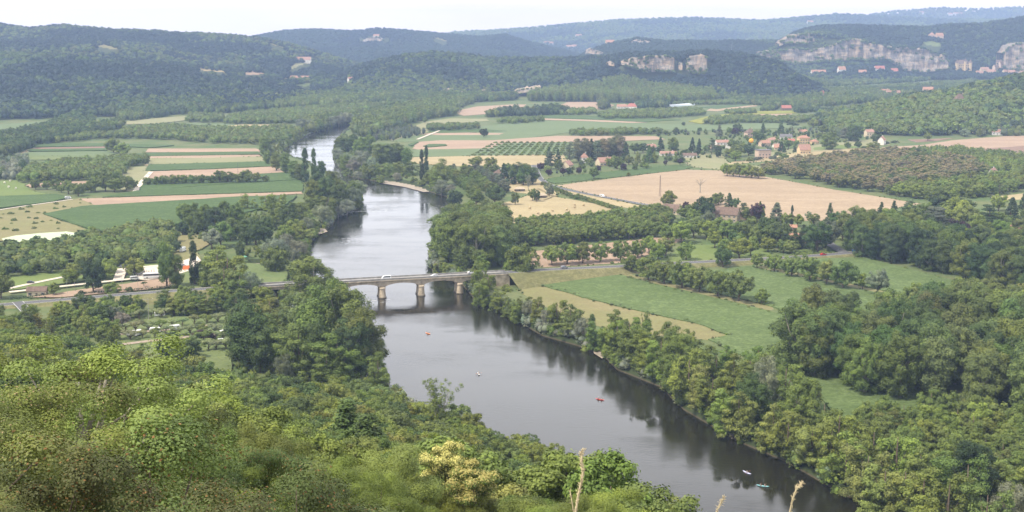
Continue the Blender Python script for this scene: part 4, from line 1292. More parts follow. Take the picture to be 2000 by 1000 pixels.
def tree(name, style, x, y, z, h, ws, colour, mat=None, rng=RNG):
    root = empty(name, (x, y, z - .05))
    var = int(rng.integers(0, NVAR.get(style, 2)))
    gh, gw = GROW.get(style, (1, 1))
    s = h * gh / STYLE[style][0]
    ws = ws * gw / gh
    root.rotation_euler = (0, 0, rng.uniform(0, 6.28))
    root.scale = (s * ws * rng.uniform(.93, 1.07), s * ws * rng.uniform(.93, 1.07), s)
    link(bpy.data.objects.new('trunk', trunk_mesh(style, var)), root)
    c = link(bpy.data.objects.new('crown', crown_mesh(style, var, mat)), root)
    g = np.array(GREENS[colour]) * (rng.uniform(.70, 1.26) if name.startswith('slope') else rng.uniform(.84, 1.16)) * (1 + rng.normal(size=3) * .05)
    c.color = (*g.clip(.01, .6), 1)
    return root


KINDWORD = {'russet': 'reddish olive', 'pale': 'pale green', 'round': 'round', 'plane': 'billowing', 'bank': 'spreading', 'column': 'upright', 'lombardy': 'spire-like', 'willow': 'drooping', 'conifer': 'pointed', 'cedar': 'tiered',
            'umbrella': 'umbrella-shaped', 'shrub': 'low', 'pollard': 'flat-topped', 'sparse': 'thin', 'oak': 'bushy', 'oaknear': 'bushy', 'oakopen': 'open', 'highcrown': 'rounded', 'shrubnear': 'low'}


def grove(kind, cat, group, where, rows, noun=None):
    """rows: (style, px, py of the foot, height m, width factor, colour[, material]); labels: looks, then the count from the left among its like"""
    noun = noun or kind.replace('_', ' ')
    made = []
    for r in rows:
        p = gp(r[1], r[2])
        z = float(terrain(np.array([p[0]]), np.array([p[1]]))[0])
        z = max(z, .2)
        made.append((project(p[0], p[1], z)[0], tree(kind, r[0], p[0], p[1], z, r[3], r[4], r[5], r[6] if len(r) > 6 else None), r))
    name_trees(made, cat, group, where, noun)


def name_trees(made, cat, group, where, noun):
    def put(o, lab):
        tag(o, lab, cat, group)
    if len(made) > 26:                               # a stand: rows going back from the viewer, counted from the left
        made = sorted(made, key=lambda t: t[1].location.y)
        n = math.ceil(len(made) / 13)
        for t in range(n):
            row = sorted(made[t * len(made) // n:(t + 1) * len(made) // n], key=lambda q: q[0])
            for k, (px, o, r) in enumerate(row):
                put(o, f"{WORD[r[5]]} {noun} {where}, {ordinal(k)} from left in {ordinal(t)} row")
        return
    by = {}
    for px, o, r in made:
        by.setdefault((r[0], r[5]), []).append((float(px), o))
    for (st, colr), v in by.items():
        v.sort(key=lambda t: t[0])
        for k, (px, o) in enumerate(v):
            end = f", {ordinal(k)} from left" if len(v) > 1 else ''
            lab = f"{WORD[colr]} {KINDWORD[st]} {noun} {where}{end}"
            if len(lab.split()) > 16:
                lab = f"{WORD[colr]} {KINDWORD[st]} tree {where}{end}"
            if len(lab.split()) > 16:
                lab = f"{WORD[colr].replace(' green', '')} {KINDWORD[st]} tree {where}{end}"
            put(o, lab)


def fill(poly, sp, seed, jit=.32, z=ZP):
    """points spread over a photo-pixel outline on the plain"""
    p = gpoly(poly, z)
    rng = np.random.default_rng(seed)
    xs, ys = np.arange(p[:, 0].min(), p[:, 0].max(), sp), np.arange(p[:, 1].min(), p[:, 1].max(), sp)
    X, Y = np.meshgrid(xs, ys)
    X, Y = X.ravel() + rng.normal(size=X.size) * sp * jit, Y.ravel() + rng.normal(size=X.size) * sp * jit
    m = inside(p, X, Y)
    return X[m], Y[m]


def fill_trees(kind, cat, group, where, poly, sp, seed, styles, hh, cols, ws=1.0, noun=None, jit=.32, mats=None):
    X, Y = fill(poly, sp, seed, jit)
    rng = np.random.default_rng(seed + 1)
    made = []
    for x, y in zip(X, Y):
        st, co = styles[rng.integers(0, len(styles))], cols[rng.integers(0, len(cols))]
        z = max(float(terrain(np.array([x]), np.array([y]))[0]), .2)
        h = rng.uniform(*hh)
        mt = mats[rng.integers(0, len(mats))] if mats else None
        made.append((project(x, y, z)[0], tree(kind, st, x, y, z, h, ws, co, mt, rng), (st, 0, 0, h, ws, co)))
    name_trees(made, cat, group, where, noun or kind.replace('_', ' '))


# ---- right bank and the fields beside it
grove('riverbank_tree', 'tree', 'trees on the bank by the bean field', 'on the bean field bank', [
    ('bank', 935, 588, 13, .8, 'light'), ('bank', 956, 582, 12, .8, 'mid'), ('bank', 978, 600, 11, .8, 'light'), ('bank', 992, 611, 9, .8, 'lime'), ('bank', 1008, 620, 9, .9, 'light'),
    ('bank', 1022, 612, 8, .9, 'mid'), ('willow', 1034, 622, 10, .8, 'grey'), ('bank', 1052, 630, 11, .8, 'light'), ('willow', 1068, 640, 9, .8, 'silver'), ('bank', 1090, 644, 14, .8, 'light'),
    ('bank', 1112, 656, 14, .75, 'lime'), ('willow', 1138, 662, 11, .75, 'silver'), ('bank', 1128, 650, 10, .8, 'mid'), ('lombardy', 1156, 664, 15, 1.5, 'dark'), ('bank', 1162, 674, 12, .75, 'lime'),
    ('bank', 1186, 684, 12, .8, 'mid'), ('bank', 1204, 694, 14, .8, 'light'), ('bank', 1225, 690, 15, .75, 'light'), ('bank', 1240, 712, 16, .75, 'mid'), ('bank', 1262, 722, 15, .8, 'light'),
    ('bank', 1287, 736, 16, .8, 'light'), ('plane', 1322, 752, 24, .85, 'mid'), ('bank', 1310, 756, 14, .8, 'mid'), ('bank', 1345, 780, 18, .8, 'light'), ('bank', 1368, 796, 15, .8, 'yellow'),
    ('bank', 1392, 806, 14, .8, 'light'), ('bank', 1410, 832, 15, .8, 'yellow'), ('bank', 1438, 846, 16, .8, 'yellow'), ('plane', 1468, 828, 19, .95, 'dark'), ('willow', 1494, 800, 20, .7, 'silver'),
    ('bank', 1508, 872, 15, .8, 'yellow'), ('bank', 1538, 884, 14, .85, 'light'), ('plane', 1560, 845, 22, .95, 'mid'), ('bank', 1588, 908, 14, .85, 'yellow'), ('bank', 1622, 915, 14, .85, 'light'),
    ('bank', 1652, 942, 14, .85, 'light'), ('bank', 1690, 966, 15, .85, 'yellow'), ('bank', 1722, 990, 15, .9, 'yellow'), ('bank', 1760, 1006, 16, .9, 'yellow'), ('bank', 1802, 1024, 15, .9, 'light'),
    ('bank', 1850, 1045, 16, .9, 'mid'), ('bank', 1752, 945, 16, .9, 'yellow'), ('bank', 1705, 918, 14, .9, 'light'), ('plane', 1892, 985, 20, .95, 'deep'), ('bank', 1880, 1010, 17, .9, 'mid'),
    ('willow', 1975, 1040, 14, .9, 'grey'), ('bank', 1604, 860, 14, .9, 'mid'), ('bank', 1640, 880, 13, .9, 'light'), ('bank', 1920, 1060, 15, .9, 'lime'), ('bank', 1790, 965, 14, .9, 'yellow'),
    ('bank', 1208, 656, 11, .8, 'walnut'), ('bank', 1252, 668, 12, .8, 'mid'), ('sparse', 1262, 664, 13, .8, 'mid'), ('bank', 1298, 690, 13, .8, 'mid'), ('bank', 1336, 712, 14, .8, 'light'),
    ('bank', 1360, 730, 13, .85, 'walnut'), ('bank', 1396, 752, 13, .85, 'mid'), ('bank', 1430, 772, 15, .85, 'light'), ('bank', 1415, 735, 12, .85, 'mid'), ('bank', 1466, 780, 16, .85, 'mid'),
    ('plane', 1500, 770, 19, .95, 'mid'), ('bank', 1536, 800, 17, .85, 'light'), ('bank', 1480, 740, 13, .85, 'mid'), ('bank', 1575, 800, 12, .9, 'walnut')])
fill_trees('thicket_tree', 'tree', 'thicket trees behind the river bank', 'behind the river bank', [(1610, 872), (1700, 835), (1850, 818), (2000, 835), (2120, 900), (2120, 1050), (1960, 1010), (1800, 930)],
           7.5, 41, ['bank', 'round'], (8, 11.5), ['mid', 'walnut', 'mid', 'light'], .95)
fill_trees('plane_tree', 'tree', 'tall plane trees beside the bean field', 'beside the bean field', [(1532, 728), (1600, 742), (1700, 772), (1850, 800), (2120, 850), (2150, 700), (1960, 662), (1800, 652), (1640, 660), (1560, 678)],
           13.2, 52, ['plane', 'plane', 'column', 'plane'], (22, 30), ['olive', 'mid', 'olive', 'dark'], .95)
grove('plane_tree', 'tree', 'tall plane trees beside the bean field', 'at the corner of the plane stand', [('plane', 1558, 726, 29, 1.1, 'olive'), ('plane', 1590, 735, 26, .9, 'mid')])
fill_trees('walnut_tree', 'tree', 'walnut trees beyond the plane stand', 'beyond the tall plane stand', [(1765, 600), (1850, 596), (1940, 590), (2080, 600), (2100, 640), (1900, 640), (1780, 625)], 11, 61, ['round'], (10, 13), ['walnut', 'mid'], 1.1)
fill_trees('belt_tree', 'tree', 'dark tree belt above the crop strip', 'above the crop strip', [(1694, 508), (1760, 520), (1850, 546), (2110, 606), (2110, 530), (1930, 500), (1800, 476), (1720, 474)], 11.5, 63,
           ['plane', 'column', 'plane'], (18, 25), ['dark', 'mid', 'deep', 'dark'], 1.0)
grove('walnut_tree', 'tree', 'walnut row beside the bean field', 'in the bean field row', [
    ('round', 1232, 533, 10.5, 1, 'walnut'), ('round', 1266, 547, 12.5, 1, 'walnut'), ('round', 1297, 554, 12, .95, 'walnut'), ('round', 1332, 562, 13.5, 1.05, 'walnut'), ('round', 1366, 570, 12.5, 1, 'walnut'),
    ('round', 1402, 578, 13, 1, 'walnut'), ('round', 1442, 588, 14, 1.1, 'walnut'), ('round', 1488, 594, 7.5, 1, 'walnut'), ('round', 1412, 522, 11, .9, 'dark'), ('round', 1478, 524, 8, 1, 'light')])
grove('walnut_tree', 'tree', 'walnut row in the farther crop', 'between the farther crop strips', [
    ('round', 1512, 531, 9.5, 1, 'walnut'), ('round', 1546, 541, 11.5, 1, 'walnut'), ('round', 1581, 549, 13, 1.05, 'walnut'), ('round', 1614, 556, 12, .95, 'walnut'), ('round', 1646, 563, 14, 1.1, 'mid'),
    ('round', 1684, 566, 8, .9, 'light'), ('round', 1714, 577, 12.5, .95, 'grey')])
grove('walnut_tree', 'tree', 'walnuts before the tan strip', 'between tan strip and road', [
    ('round', 1078, 518, 11, 1, 'walnut'), ('round', 1108, 516, 12, 1, 'walnut'), ('round', 1138, 514, 12, 1, 'walnut'), ('round', 1172, 511, 11, 1, 'walnut'), ('round', 1212, 509, 11.5, 1, 'walnut'), ('round', 1246, 503, 10, 1, 'walnut'),
    ('round', 1285, 507, 10, 1, 'light'), ('round', 1268, 494, 10, 1, 'light'), ('round', 1300, 500, 11, 1, 'walnut'), ('round', 1340, 508, 10.5, 1, 'light'), ('round', 1330, 474, 13, 1.05, 'light'), ('round', 1355, 464, 13, 1.1, 'walnut'),
    ('round', 1305, 470, 11, 1, 'walnut'), ('round', 1418, 500, 10, 1, 'walnut'), ('round', 1444, 506, 12, 1.1, 'light'), ('round', 1466, 500, 11, 1, 'walnut'), ('round', 1396, 484, 10, 1, 'light'), ('round', 1500, 492, 9, 1, 'light'), ('round', 1480, 482, 12, 1, 'walnut')])
fill_trees('walnut_tree', 'tree', 'dense walnut belt behind the tan strip', 'behind the tan strip', [(1004, 484), (1000, 452), (1100, 442), (1215, 430), (1305, 420), (1312, 440), (1280, 464), (1150, 476)], 8.6, 71, ['round'], (8.5, 10.5), ['walnut', 'mid', 'walnut'], 1.05)
fill_trees('riverside_poplar', 'tree', 'big rounded clump at the bridge end', 'in the bridge-end clump', [(866, 516), (868, 492), (884, 470), (935, 462), (985, 472), (996, 505), (984, 522), (920, 526)], 9.0, 73, ['column', 'plane'], (25, 30), ['olive', 'mid'], 1.15)
grove('riverside_bush', 'bush', 'bushes at the foot of the bridge clump', 'at the foot of the bridge clump', [('bank', 856, 529, 8, .8, 'light'), ('bank', 874, 533, 8, .8, 'light'), ('willow', 850, 512, 7, .8, 'silver'), ('bank', 900, 530, 9, .9, 'mid'), ('bank', 945, 532, 10, .9, 'light'), ('bank', 858, 500, 9, .7, 'yellow')])
grove('roadside_tree', 'tree', 'trees beside the bridge ramp', 'beside the bridge ramp', [('round', 1020, 548, 19, .95, 'mid'), ('bank', 938, 566, 15, .6, 'light'), ('round', 1002, 545, 12, 1, 'mid'), ('shrub', 1055, 548, 4, 1.2, 'mid'), ('shrub', 990, 568, 4, 1.4, 'light')])

# ---- left bank
grove('riverside_poplar', 'tree', 'clump on the opposite bank', 'in the opposite bank clump', [
    ('plane', 612, 408, 24, 1, 'mid'), ('plane', 638, 408, 27, 1, 'dark'), ('plane', 662, 412, 25, 1, 'dark'), ('plane', 690, 400, 20, 1, 'mid'), ('plane', 650, 392, 26, 1, 'mid'), ('plane', 622, 392, 24, 1, 'dark'), ('willow', 692, 402, 17, .9, 'silver'),
    ('willow', 678, 414, 14, 1, 'silver'), ('willow', 700, 384, 14, 1.1, 'silver'), ('bank', 640, 424, 13, 1, 'mid'), ('willow', 660, 420, 10, 1, 'silver'), ('bank', 620, 420, 14, 1, 'mid')])
grove('poplar_tree', 'tree', 'poplars along the upper left bank', 'on the upper left bank', [('lombardy', 597, 356, 33, 1.25, 'dark'), ('lombardy', 614, 352, 31, 1.0, 'dark'), ('column', 628, 348, 18, 1, 'dark'), ('column', 540, 334, 21, 1.2, 'mid'), ('column', 558, 340, 22, 1.1, 'mid'),
    ('column', 575, 350, 19, 1.3, 'mid'), ('column', 586, 354, 18, 1.2, 'mid'), ('column', 519, 306, 24, 1, 'mid'), ('column', 528, 316, 19, 1, 'blue'), ('column', 514, 302, 20, .9, 'mid'), ('bank', 548, 322, 12, 1, 'mid'), ('column', 522, 322, 17, .9, 'mid')])
grove('riverbank_tree', 'tree', 'trees along the far left bank', 'along the far left bank', [('bank', 539, 300, 11, .62, 'light'), ('bank', 550, 290, 11, .62, 'mid'), ('bank', 564, 282, 12, .62, 'light'), ('bank', 576, 274, 12, .62, 'light'), ('bank', 586, 268, 12, .62, 'yellow'),
    ('bank', 596, 262, 13, .62, 'light'), ('willow', 590, 256, 20, 1.1, 'silver'), ('willow', 605, 254, 16, 1.1, 'silver'), ('bank', 622, 248, 12, .62, 'dark'), ('willow', 648, 246, 17, 1, 'silver'), ('willow', 662, 244, 19, 1.1, 'silver'), ('willow', 676, 241, 22, 1, 'silver'), ('bank', 634, 248, 9, .62, 'mid'),
    ('bank', 526, 308, 10, .62, 'yellow'), ('bank', 610, 252, 11, .62, 'mid')])
grove('riverside_tree', 'tree', 'trees on the bank above the inlet', 'on the inlet bank', [
    ('round', 357, 460, 9, 1, 'deep'), ('column', 356, 432, 15, 1.1, 'mid'), ('plane', 376, 446, 19, 1, 'mid'), ('plane', 400, 450, 19, 1, 'mid'), ('plane', 420, 455, 19, 1.1, 'deep'), ('plane', 440, 438, 18, 1, 'mid'), ('column', 386, 460, 12, 1, 'dark'),
    ('plane', 462, 440, 17, 1, 'mid'), ('column', 482, 478, 18, 1.2, 'dark'), ('column', 500, 480, 20, 1.2, 'dark'), ('column', 520, 478, 20, 1.1, 'dark'), ('plane', 545, 446, 19, 1, 'mid'), ('plane', 566, 452, 21, 1, 'dark'), ('plane', 585, 440, 18, 1, 'mid'), ('bank', 608, 446, 12, 1, 'lime'),
    ('willow', 630, 436, 15, 1, 'silver'), ('willow', 600, 452, 11, 1, 'silver'), ('round', 555, 478, 12, 1, 'light'), ('bank', 592, 474, 13, 1, 'lime'), ('round', 575, 470, 13, 1, 'light'), ('willow', 540, 508, 15, 1.1, 'silver'), ('willow', 560, 498, 13, 1.1, 'silver'), ('willow', 586, 504, 12, 1, 'silver'),
    ('willow', 572, 516, 10, 1, 'grey'), ('willow', 528, 500, 10, 1, 'silver'), ('bank', 484, 410, 12, 1, 'light'), ('bank', 520, 412, 13, 1, 'light'), ('bank', 545, 410, 12, 1, 'light'), ('round', 450, 470, 14, 1, 'olive'), ('round', 432, 482, 15, 1, 'olive'), ('round', 414, 486, 12, 1, 'silver'),
    ('column', 470, 505, 13, 1, 'dark'), ('bank', 600, 488, 9, 1, 'mid'), ('bank', 640, 420, 15, 1, 'mid')])
grove('avenue_tree', 'tree', 'trees by the inlet and the left road', 'by the inlet and road', [
    ('lombardy', 380, 558, 26, 1.15, 'deep'), ('column', 326, 562, 27, .75, 'mid'), ('column', 345, 563, 20, .9, 'mid'), ('bank', 402, 560, 16, 1, 'mid'), ('bank', 428, 560, 20, 1, 'light'), ('bank', 450, 566, 19, 1, 'light'), ('bank', 410, 545, 14, 1, 'lime'),
    ('bank', 436, 585, 18, 1, 'mid'), ('bank', 470, 590, 15, 1, 'mid'), ('willow', 490, 583, 14, .9, 'silver'), ('round', 540, 530, 16, .9, 'mid'), ('round', 146, 552, 10, 1.2, 'light'), ('round', 206, 546, 9, 1.1, 'light'), ('round', 263, 540, 10, 1.15, 'light'), ('round', 183, 573, 17, .75, 'deep'),
    ('round', 136, 556, 8, 1.1, 'light'), ('round', 214, 536, 9, 1, 'light'), ('shrub', 252, 570, 3.5, 1, 'dark'), ('shrub', 160, 577, 3.5, 1, 'deep'), ('round', 220, 580, 7, 1.2, 'light'), ('round', 105, 577, 6, 1.2, 'mid'), ('umbrella', 282, 563, 4, 1, 'dark'), ('round', 2, 583, 12, 1, 'mid')])
grove('riverside_poplar', 'tree', 'tall clump in front of the bridge', 'before the bridge', [
    ('plane', 608, 598, 29, 1.35, 'mid'), ('plane', 590, 700, 29, .95, 'olive'), ('column', 622, 706, 34, 1.05, 'mid'), ('plane', 648, 690, 36, .95, 'mid'), ('plane', 678, 704, 36, .95, 'mid'), ('plane', 640, 640, 24, 1.0, 'olive'), ('plane', 704, 726, 29, 1.05, 'mid'), ('plane', 688, 732, 25, 1, 'dark'), ('plane', 722, 716, 20, .9, 'mid'),
    ('column', 486, 722, 31, 1.05, 'dark'), ('column', 508, 728, 22, .9, 'dark'), ('column', 530, 700, 21, 1, 'mid'), ('column', 470, 715, 27, 1, 'dark'), ('bank', 586, 735, 19, .9, 'lime'), ('bank', 565, 728, 15, .9, 'yellow'), ('column', 620, 735, 24, .8, 'dark'), ('bank', 545, 722, 12, .9, 'mid'), ('bank', 640, 752, 14, 1, 'mid'),
    ('bank', 740, 760, 13, .8, 'mid'), ('bank', 660, 742, 17, 1, 'mid'), ('willow', 555, 745, 11, .9, 'blue'), ('bank', 610, 650, 19, 1, 'olive'), ('plane', 660, 650, 22, 1, 'mid'), ('bank', 545, 660, 13, 1, 'mid'), ('bank', 530, 640, 14, 1, 'mid')])
fill_trees('lowland_tree', 'tree', 'woodland between the left road and the camp', 'between the road and camp', [(90, 620), (220, 606), (360, 596), (500, 586), (536, 605), (500, 628), (400, 622), (300, 622), (200, 640), (100, 640)], 9.5, 77, ['round', 'bank'], (6, 9.5), ['mid', 'walnut', 'light', 'dark'], 1.05)
fill_trees('lowland_tree', 'tree', 'trees below the road junction', 'below the road junction', [(-60, 622), (40, 622), (70, 618), (225, 640), (228, 690), (100, 690), (-60, 690)], 10, 79, ['round', 'bank'], (6, 9), ['mid', 'light', 'walnut', 'slope'], 1.0)
CAMP = []
for row, (xa, ya, xb, yb, n) in enumerate([(250, 628, 430, 608, 9), (246, 650, 425, 634, 9), (255, 668, 420, 652, 8), (380, 672, 440, 668, 4), (390, 690, 440, 684, 4)]):
    for k in range(n):
        t = k / (n - 1)
        CAMP.append(('pollard', xa + (xb - xa) * t + RNG.normal() * 2, ya + (yb - ya) * t + RNG.normal() * 1.5, RNG.uniform(4.6, 6.2), RNG.uniform(.95, 1.2), 'pale' if (k + row) % 4 else 'walnut'))
grove('pollarded_tree', 'tree', 'pollarded trees of the camp site', 'shading the camp site lanes', CAMP)
grove('garden_bush', 'bush', 'bushes of the camp site', 'among the camp site lanes', [('shrub', 394, 660, 5, 1.3, 'purple'), ('shrub', 410, 662, 4.5, 1.3, 'purple'), ('shrub', 280, 685, 4, 1.3, 'lime'), ('shrub', 340, 660, 4, 1, 'dark'), ('shrub', 428, 655, 4, 1, 'mid'), ('round', 330, 705, 9.5, 1, 'deep'), ('round', 350, 708, 10, 1, 'olive'), ('round', 372, 702, 8.5, 1, 'dark'),
    ('round', 240, 640, 7, 1, 'silver'), ('round', 225, 633, 8, 1, 'blue')])

# ---- inner bend clump
grove('riverbank_tree', 'tree', 'clump inside the river bend', 'inside the river bend', [
    ('plane', 672, 300, 19, 1.1, 'dark'), ('plane', 690, 294, 20, 1.1, 'dark'), ('plane', 706, 304, 22, 1.2, 'mid'), ('plane', 722, 300, 22, 1.1, 'mid'), ('willow', 660, 312, 14, 1, 'silver'), ('willow', 676, 322, 14, 1.1, 'silver'), ('willow', 706, 328, 18, 1.1, 'silver'), ('willow', 690, 338, 13, 1.2, 'grey'),
    ('bank', 676, 330, 13, 1, 'light'), ('willow', 728, 336, 14, 1, 'silver'), ('bank', 720, 345, 12, 1, 'mid'), ('column', 742, 326, 26, 1.3, 'olive'), ('column', 760, 326, 27, 1.3, 'olive'), ('column', 778, 324, 26, 1.3, 'mid'), ('column', 794, 326, 22, 1, 'mid'), ('bank', 748, 344, 12, 1, 'light'), ('bank', 764, 346, 12, 1, 'lime'),
    ('bank', 782, 344, 13, 1, 'light'), ('willow', 776, 350, 10, .9, 'silver'), ('bank', 806, 342, 13, 1, 'mid'), ('willow', 700, 345, 9, 1.2, 'silver'), ('bank', 742, 352, 8, 1, 'light'), ('bank', 734, 318, 14, 1, 'light'), ('bank', 664, 290, 13, 1, 'mid')])
grove('poplar_tree', 'tree', 'poplars by the gravel beach', 'by the gravel beach', [('lombardy', 824, 352, 30, .9, 'deep'), ('lombardy', 833, 350, 33, .85, 'deep'), ('column', 862, 362, 25, 1.6, 'mid'), ('willow', 862, 376, 14, 1, 'silver'), ('bank', 836, 360, 12, .9, 'lime'), ('bank', 850, 366, 14, .9, 'yellow'), ('willow', 880, 378, 9, 1, 'silver'), ('shrub', 824, 360, 5, 1.2, 'light'), ('shrub', 808, 354, 5, 1.2, 'mid')])
ROWS = []
for k in range(11):
    t = k / 10
    ROWS.append(('column', 878 + 54 * t, 348 + 44 * t, RNG.uniform(13, 16), 1.25, 'mid'))
    ROWS.append(('column', 906 + 62 * t, 345 + 46 * t, RNG.uniform(13, 15.5), 1.25, 'mid'))
    if k < 9:
        ROWS.append(('column', 930 + 74 * t, 342 + 44 * t, RNG.uniform(11, 14), 1.3, 'blue'))
grove('lime_tree', 'tree', 'three dense tree rows above the beach', 'in the rows above the beach', ROWS)
grove('field_tree', 'tree', 'trees on the worn grass by the shelters', 'on the grass by the shelters', [('round', 889, 406, 13, .9, 'deep'), ('round', 930, 402, 13, 1.1, 'mid'), ('round', 967, 400, 14, 1.05, 'dark'), ('round', 1006, 400, 9, .8, 'mid'), ('round', 1040, 392, 9, .9, 'mid'), ('round', 1048, 394, 9, .7, 'dark'), ('sparse', 1032, 372, 14, 1, 'grey'), ('round', 1073, 384, 11, .75, 'grey'),
    ('column', 1040, 360, 17, 1.4, 'dark'), ('column', 1022, 362, 19, 1.4, 'dark'), ('column', 1008, 352, 18, 1.4, 'dark'), ('conifer', 1000, 360, 14, 1.3, 'deep'), ('column', 1025, 350, 17, 1.4, 'mid'), ('round', 958, 330, 11, 1.2, 'light'), ('round', 930, 328, 11, 1.4, 'light'), ('conifer', 905, 345, 14, 1.2, 'deep'), ('cedar', 886, 338, 11, 1, 'blue'),
    ('round', 918, 342, 9, 1, 'deep'), ('round', 945, 342, 9, 1, 'mid'), ('round', 965, 340, 9, 1, 'mid'), ('conifer', 984, 350, 16, 1.3, 'deep'), ('round', 990, 338, 9, 1.1, 'mid')])
grove('hedge_bush', 'bush', 'bushes of the hedge along the country road', 'in the country road hedge', [('shrub', 1062 + 7 * k, 362 + 3.0 * k, 4.5, 1.1, 'mid') for k in range(10)] + [('shrub', 1128 + 6.5 * k, 386 + 2.1 * k, 4.2, 1.15, 'walnut') for k in range(14)])

# ---- hamlet, gardens, lone field trees
GARDEN = [('cedar', 1075, 330, 21, .9, 'blue'), ('conifer', 1072, 322, 20, 1, 'deep'), ('conifer', 1090, 322, 18, 1, 'deep'), ('cedar', 1113, 318, 26, .9, 'blue'), ('column', 1130, 316, 27, 1, 'brown'), ('column', 1144, 314, 27, 1, 'brown'), ('conifer', 1155, 312, 24, 1, 'deep'), ('cedar', 1168, 314, 26, 1, 'blue'), ('column', 1180, 314, 26, 1.0, 'brown'),
          ('column', 1192, 312, 26, 1, 'brown'), ('column', 1204, 310, 29, 1.1, 'brown'), ('column', 1214, 312, 27, 1, 'brown'), ('conifer', 1222, 314, 22, 1, 'deep'), ('round', 1090, 332, 12, 1, 'mid'), ('round', 1070, 338, 9, 1, 'lime'), ('round', 1072, 344, 8, 1, 'purple'), ('round', 1056, 334, 10, 1, 'purple'), ('round', 1100, 342, 8, 1, 'purple'), ('round', 1110, 340, 8, 1, 'dark'),
          ('round', 1131, 340, 8, 1, 'purple'), ('round', 1168, 336, 8, 1, 'purple'), ('round', 1160, 350, 13, 1.05, 'mid'), ('round', 1190, 326, 11, 1, 'light'), ('round', 1150, 322, 9, 1.1, 'light'), ('round', 1135, 325, 8, 1.1, 'olive'), ('round', 1205, 330, 15, 1.1, 'mid'), ('round', 1218, 334, 9, 1, 'purple'), ('round', 1228, 322, 11, 1, 'mid'), ('conifer', 1245, 318, 13, 1.2, 'lime'),
          ('conifer', 1258, 326, 14, 1.3, 'mid'), ('conifer', 1268, 318, 20, 1, 'dark'), ('conifer', 1278, 318, 13, 1.2, 'light'), ('round', 1240, 332, 8, 1, 'mid'), ('round', 1228, 345, 5, 1, 'mid'), ('round', 1262, 330, 7, 1.2, 'light'), ('round', 1300, 322, 6, 1, 'purple'), ('conifer', 1330, 318, 13, 1.2, 'dark'), ('round', 1328, 322, 8, 1, 'purple'), ('umbrella', 1342, 324, 6, 1.2, 'mid'),
          ('cedar', 1308, 312, 10, 1, 'blue'), ('conifer', 1320, 316, 10, 1.2, 'light'), ('round', 1240, 300, 14, 1.1, 'dark'), ('round', 1256, 298, 13, 1.1, 'dark'), ('conifer', 1290, 296, 18, 1.2, 'deep'), ('round', 1272, 304, 13, 1, 'dark'), ('round', 1315, 292, 17, 1, 'mid'), ('round', 1316, 300, 15, 1, 'dark'), ('conifer', 1352, 296, 18, 1, 'deep'), ('conifer', 1365, 300, 18, .9, 'deep'),
          ('lombardy', 1366, 300, 17, 1, 'deep'), ('round', 1340, 306, 10, 1.3, 'olive'), ('round', 1358, 306, 10, 1.1, 'dark'), ('cedar', 1390, 302, 22, .7, 'blue'), ('round', 1402, 300, 12, 1, 'dark'), ('round', 1380, 298, 10, 1, 'mid'), ('round', 1403, 308, 9, 1, 'deep'), ('round', 1432, 292, 14, 1.2, 'mid'), ('round', 1440, 306, 16, 1.3, 'mid'), ('round', 1462, 304, 15, 1.2, 'dark'),
          ('round', 1436, 315, 13, 1.2, 'light'), ('round', 1424, 308, 12, 1.1, 'light'), ('round', 1452, 296, 12, 1, 'light'), ('conifer', 1405, 266, 17, 1.4, 'blue'), ('round', 1440, 262, 17, 1, 'dark'), ('round', 1436, 264, 12, 1.2, 'purple'), ('round', 1425, 262, 11, 1, 'mid'), ('conifer', 1490, 260, 15, 1.2, 'dark'), ('round', 1485, 276, 13, 1.3, 'dark'), ('round', 1478, 270, 12, 1.2, 'mid'),
          ('conifer', 1525, 263, 20, 1.2, 'dark'), ('umbrella', 1548, 262, 17, 1.1, 'deep'), ('conifer', 1515, 270, 11, 1, 'deep'), ('round', 1575, 270, 11, 1.1, 'dark'), ('round', 1588, 250, 15, 1.3, 'light'), ('round', 1606, 262, 14, 1.3, 'mid'), ('round', 1600, 270, 9, 1.2, 'mid'), ('plane', 1620, 292, 22, 1.3, 'mid'), ('plane', 1668, 276, 22, 1.2, 'dark'), ('plane', 1650, 274, 17, 1.1, 'grey'),
          ('conifer', 1526, 296, 13, 1.4, 'deep'), ('round', 1540, 290, 12, 1.2, 'mid'), ('conifer', 1532, 298, 8, 1.2, 'dark'), ('conifer', 1552, 297, 8, 1.4, 'dark'), ('shrub', 1520, 303, 5, 1.6, 'dark'), ('shrub', 1530, 308, 6, 1.6, 'mid'), ('shrub', 1510, 311, 5, 1.5, 'blue'), ('shrub', 1480, 313, 5, 1.8, 'blue'), ('shrub', 1465, 315, 5, 1.6, 'mid'), ('round', 1545, 266, 8, 1, 'mid'), ('round', 1712, 280, 15, 1.1, 'dark'),
          ('round', 1706, 295, 13, 1.4, 'light'), ('round', 1676, 290, 10, 1.2, 'dark'), ('round', 1656, 290, 9, 1.2, 'mid'), ('shrub', 1690, 290, 4, 2, 'mid'), ('shrub', 1730, 281, 4, 2, 'deep'), ('shrub', 1748, 279, 4, 2, 'dark'), ('round', 1812, 275, 12, 1.2, 'light'), ('round', 1866, 266, 11, 1.1, 'purple'), ('round', 1884, 268, 12, 1.4, 'silver'), ('round', 1900, 264, 10, 1, 'mid'), ('round', 1740, 268, 10, 1.1, 'light'), ('round', 1730, 262, 9, 1.2, 'purple'),
          ('round', 1366, 258, 8, 1.1, 'dark'), ('round', 1320, 262, 11, 1, 'dark'), ('round', 1300, 264, 8, 1.1, 'mid'), ('round', 1335, 246, 7, 1, 'deep')]
GARDEN = [(g[0], g[1], g[2], g[3] * (.78 if g[0] == 'round' else 1), *g[4:]) for g in GARDEN]
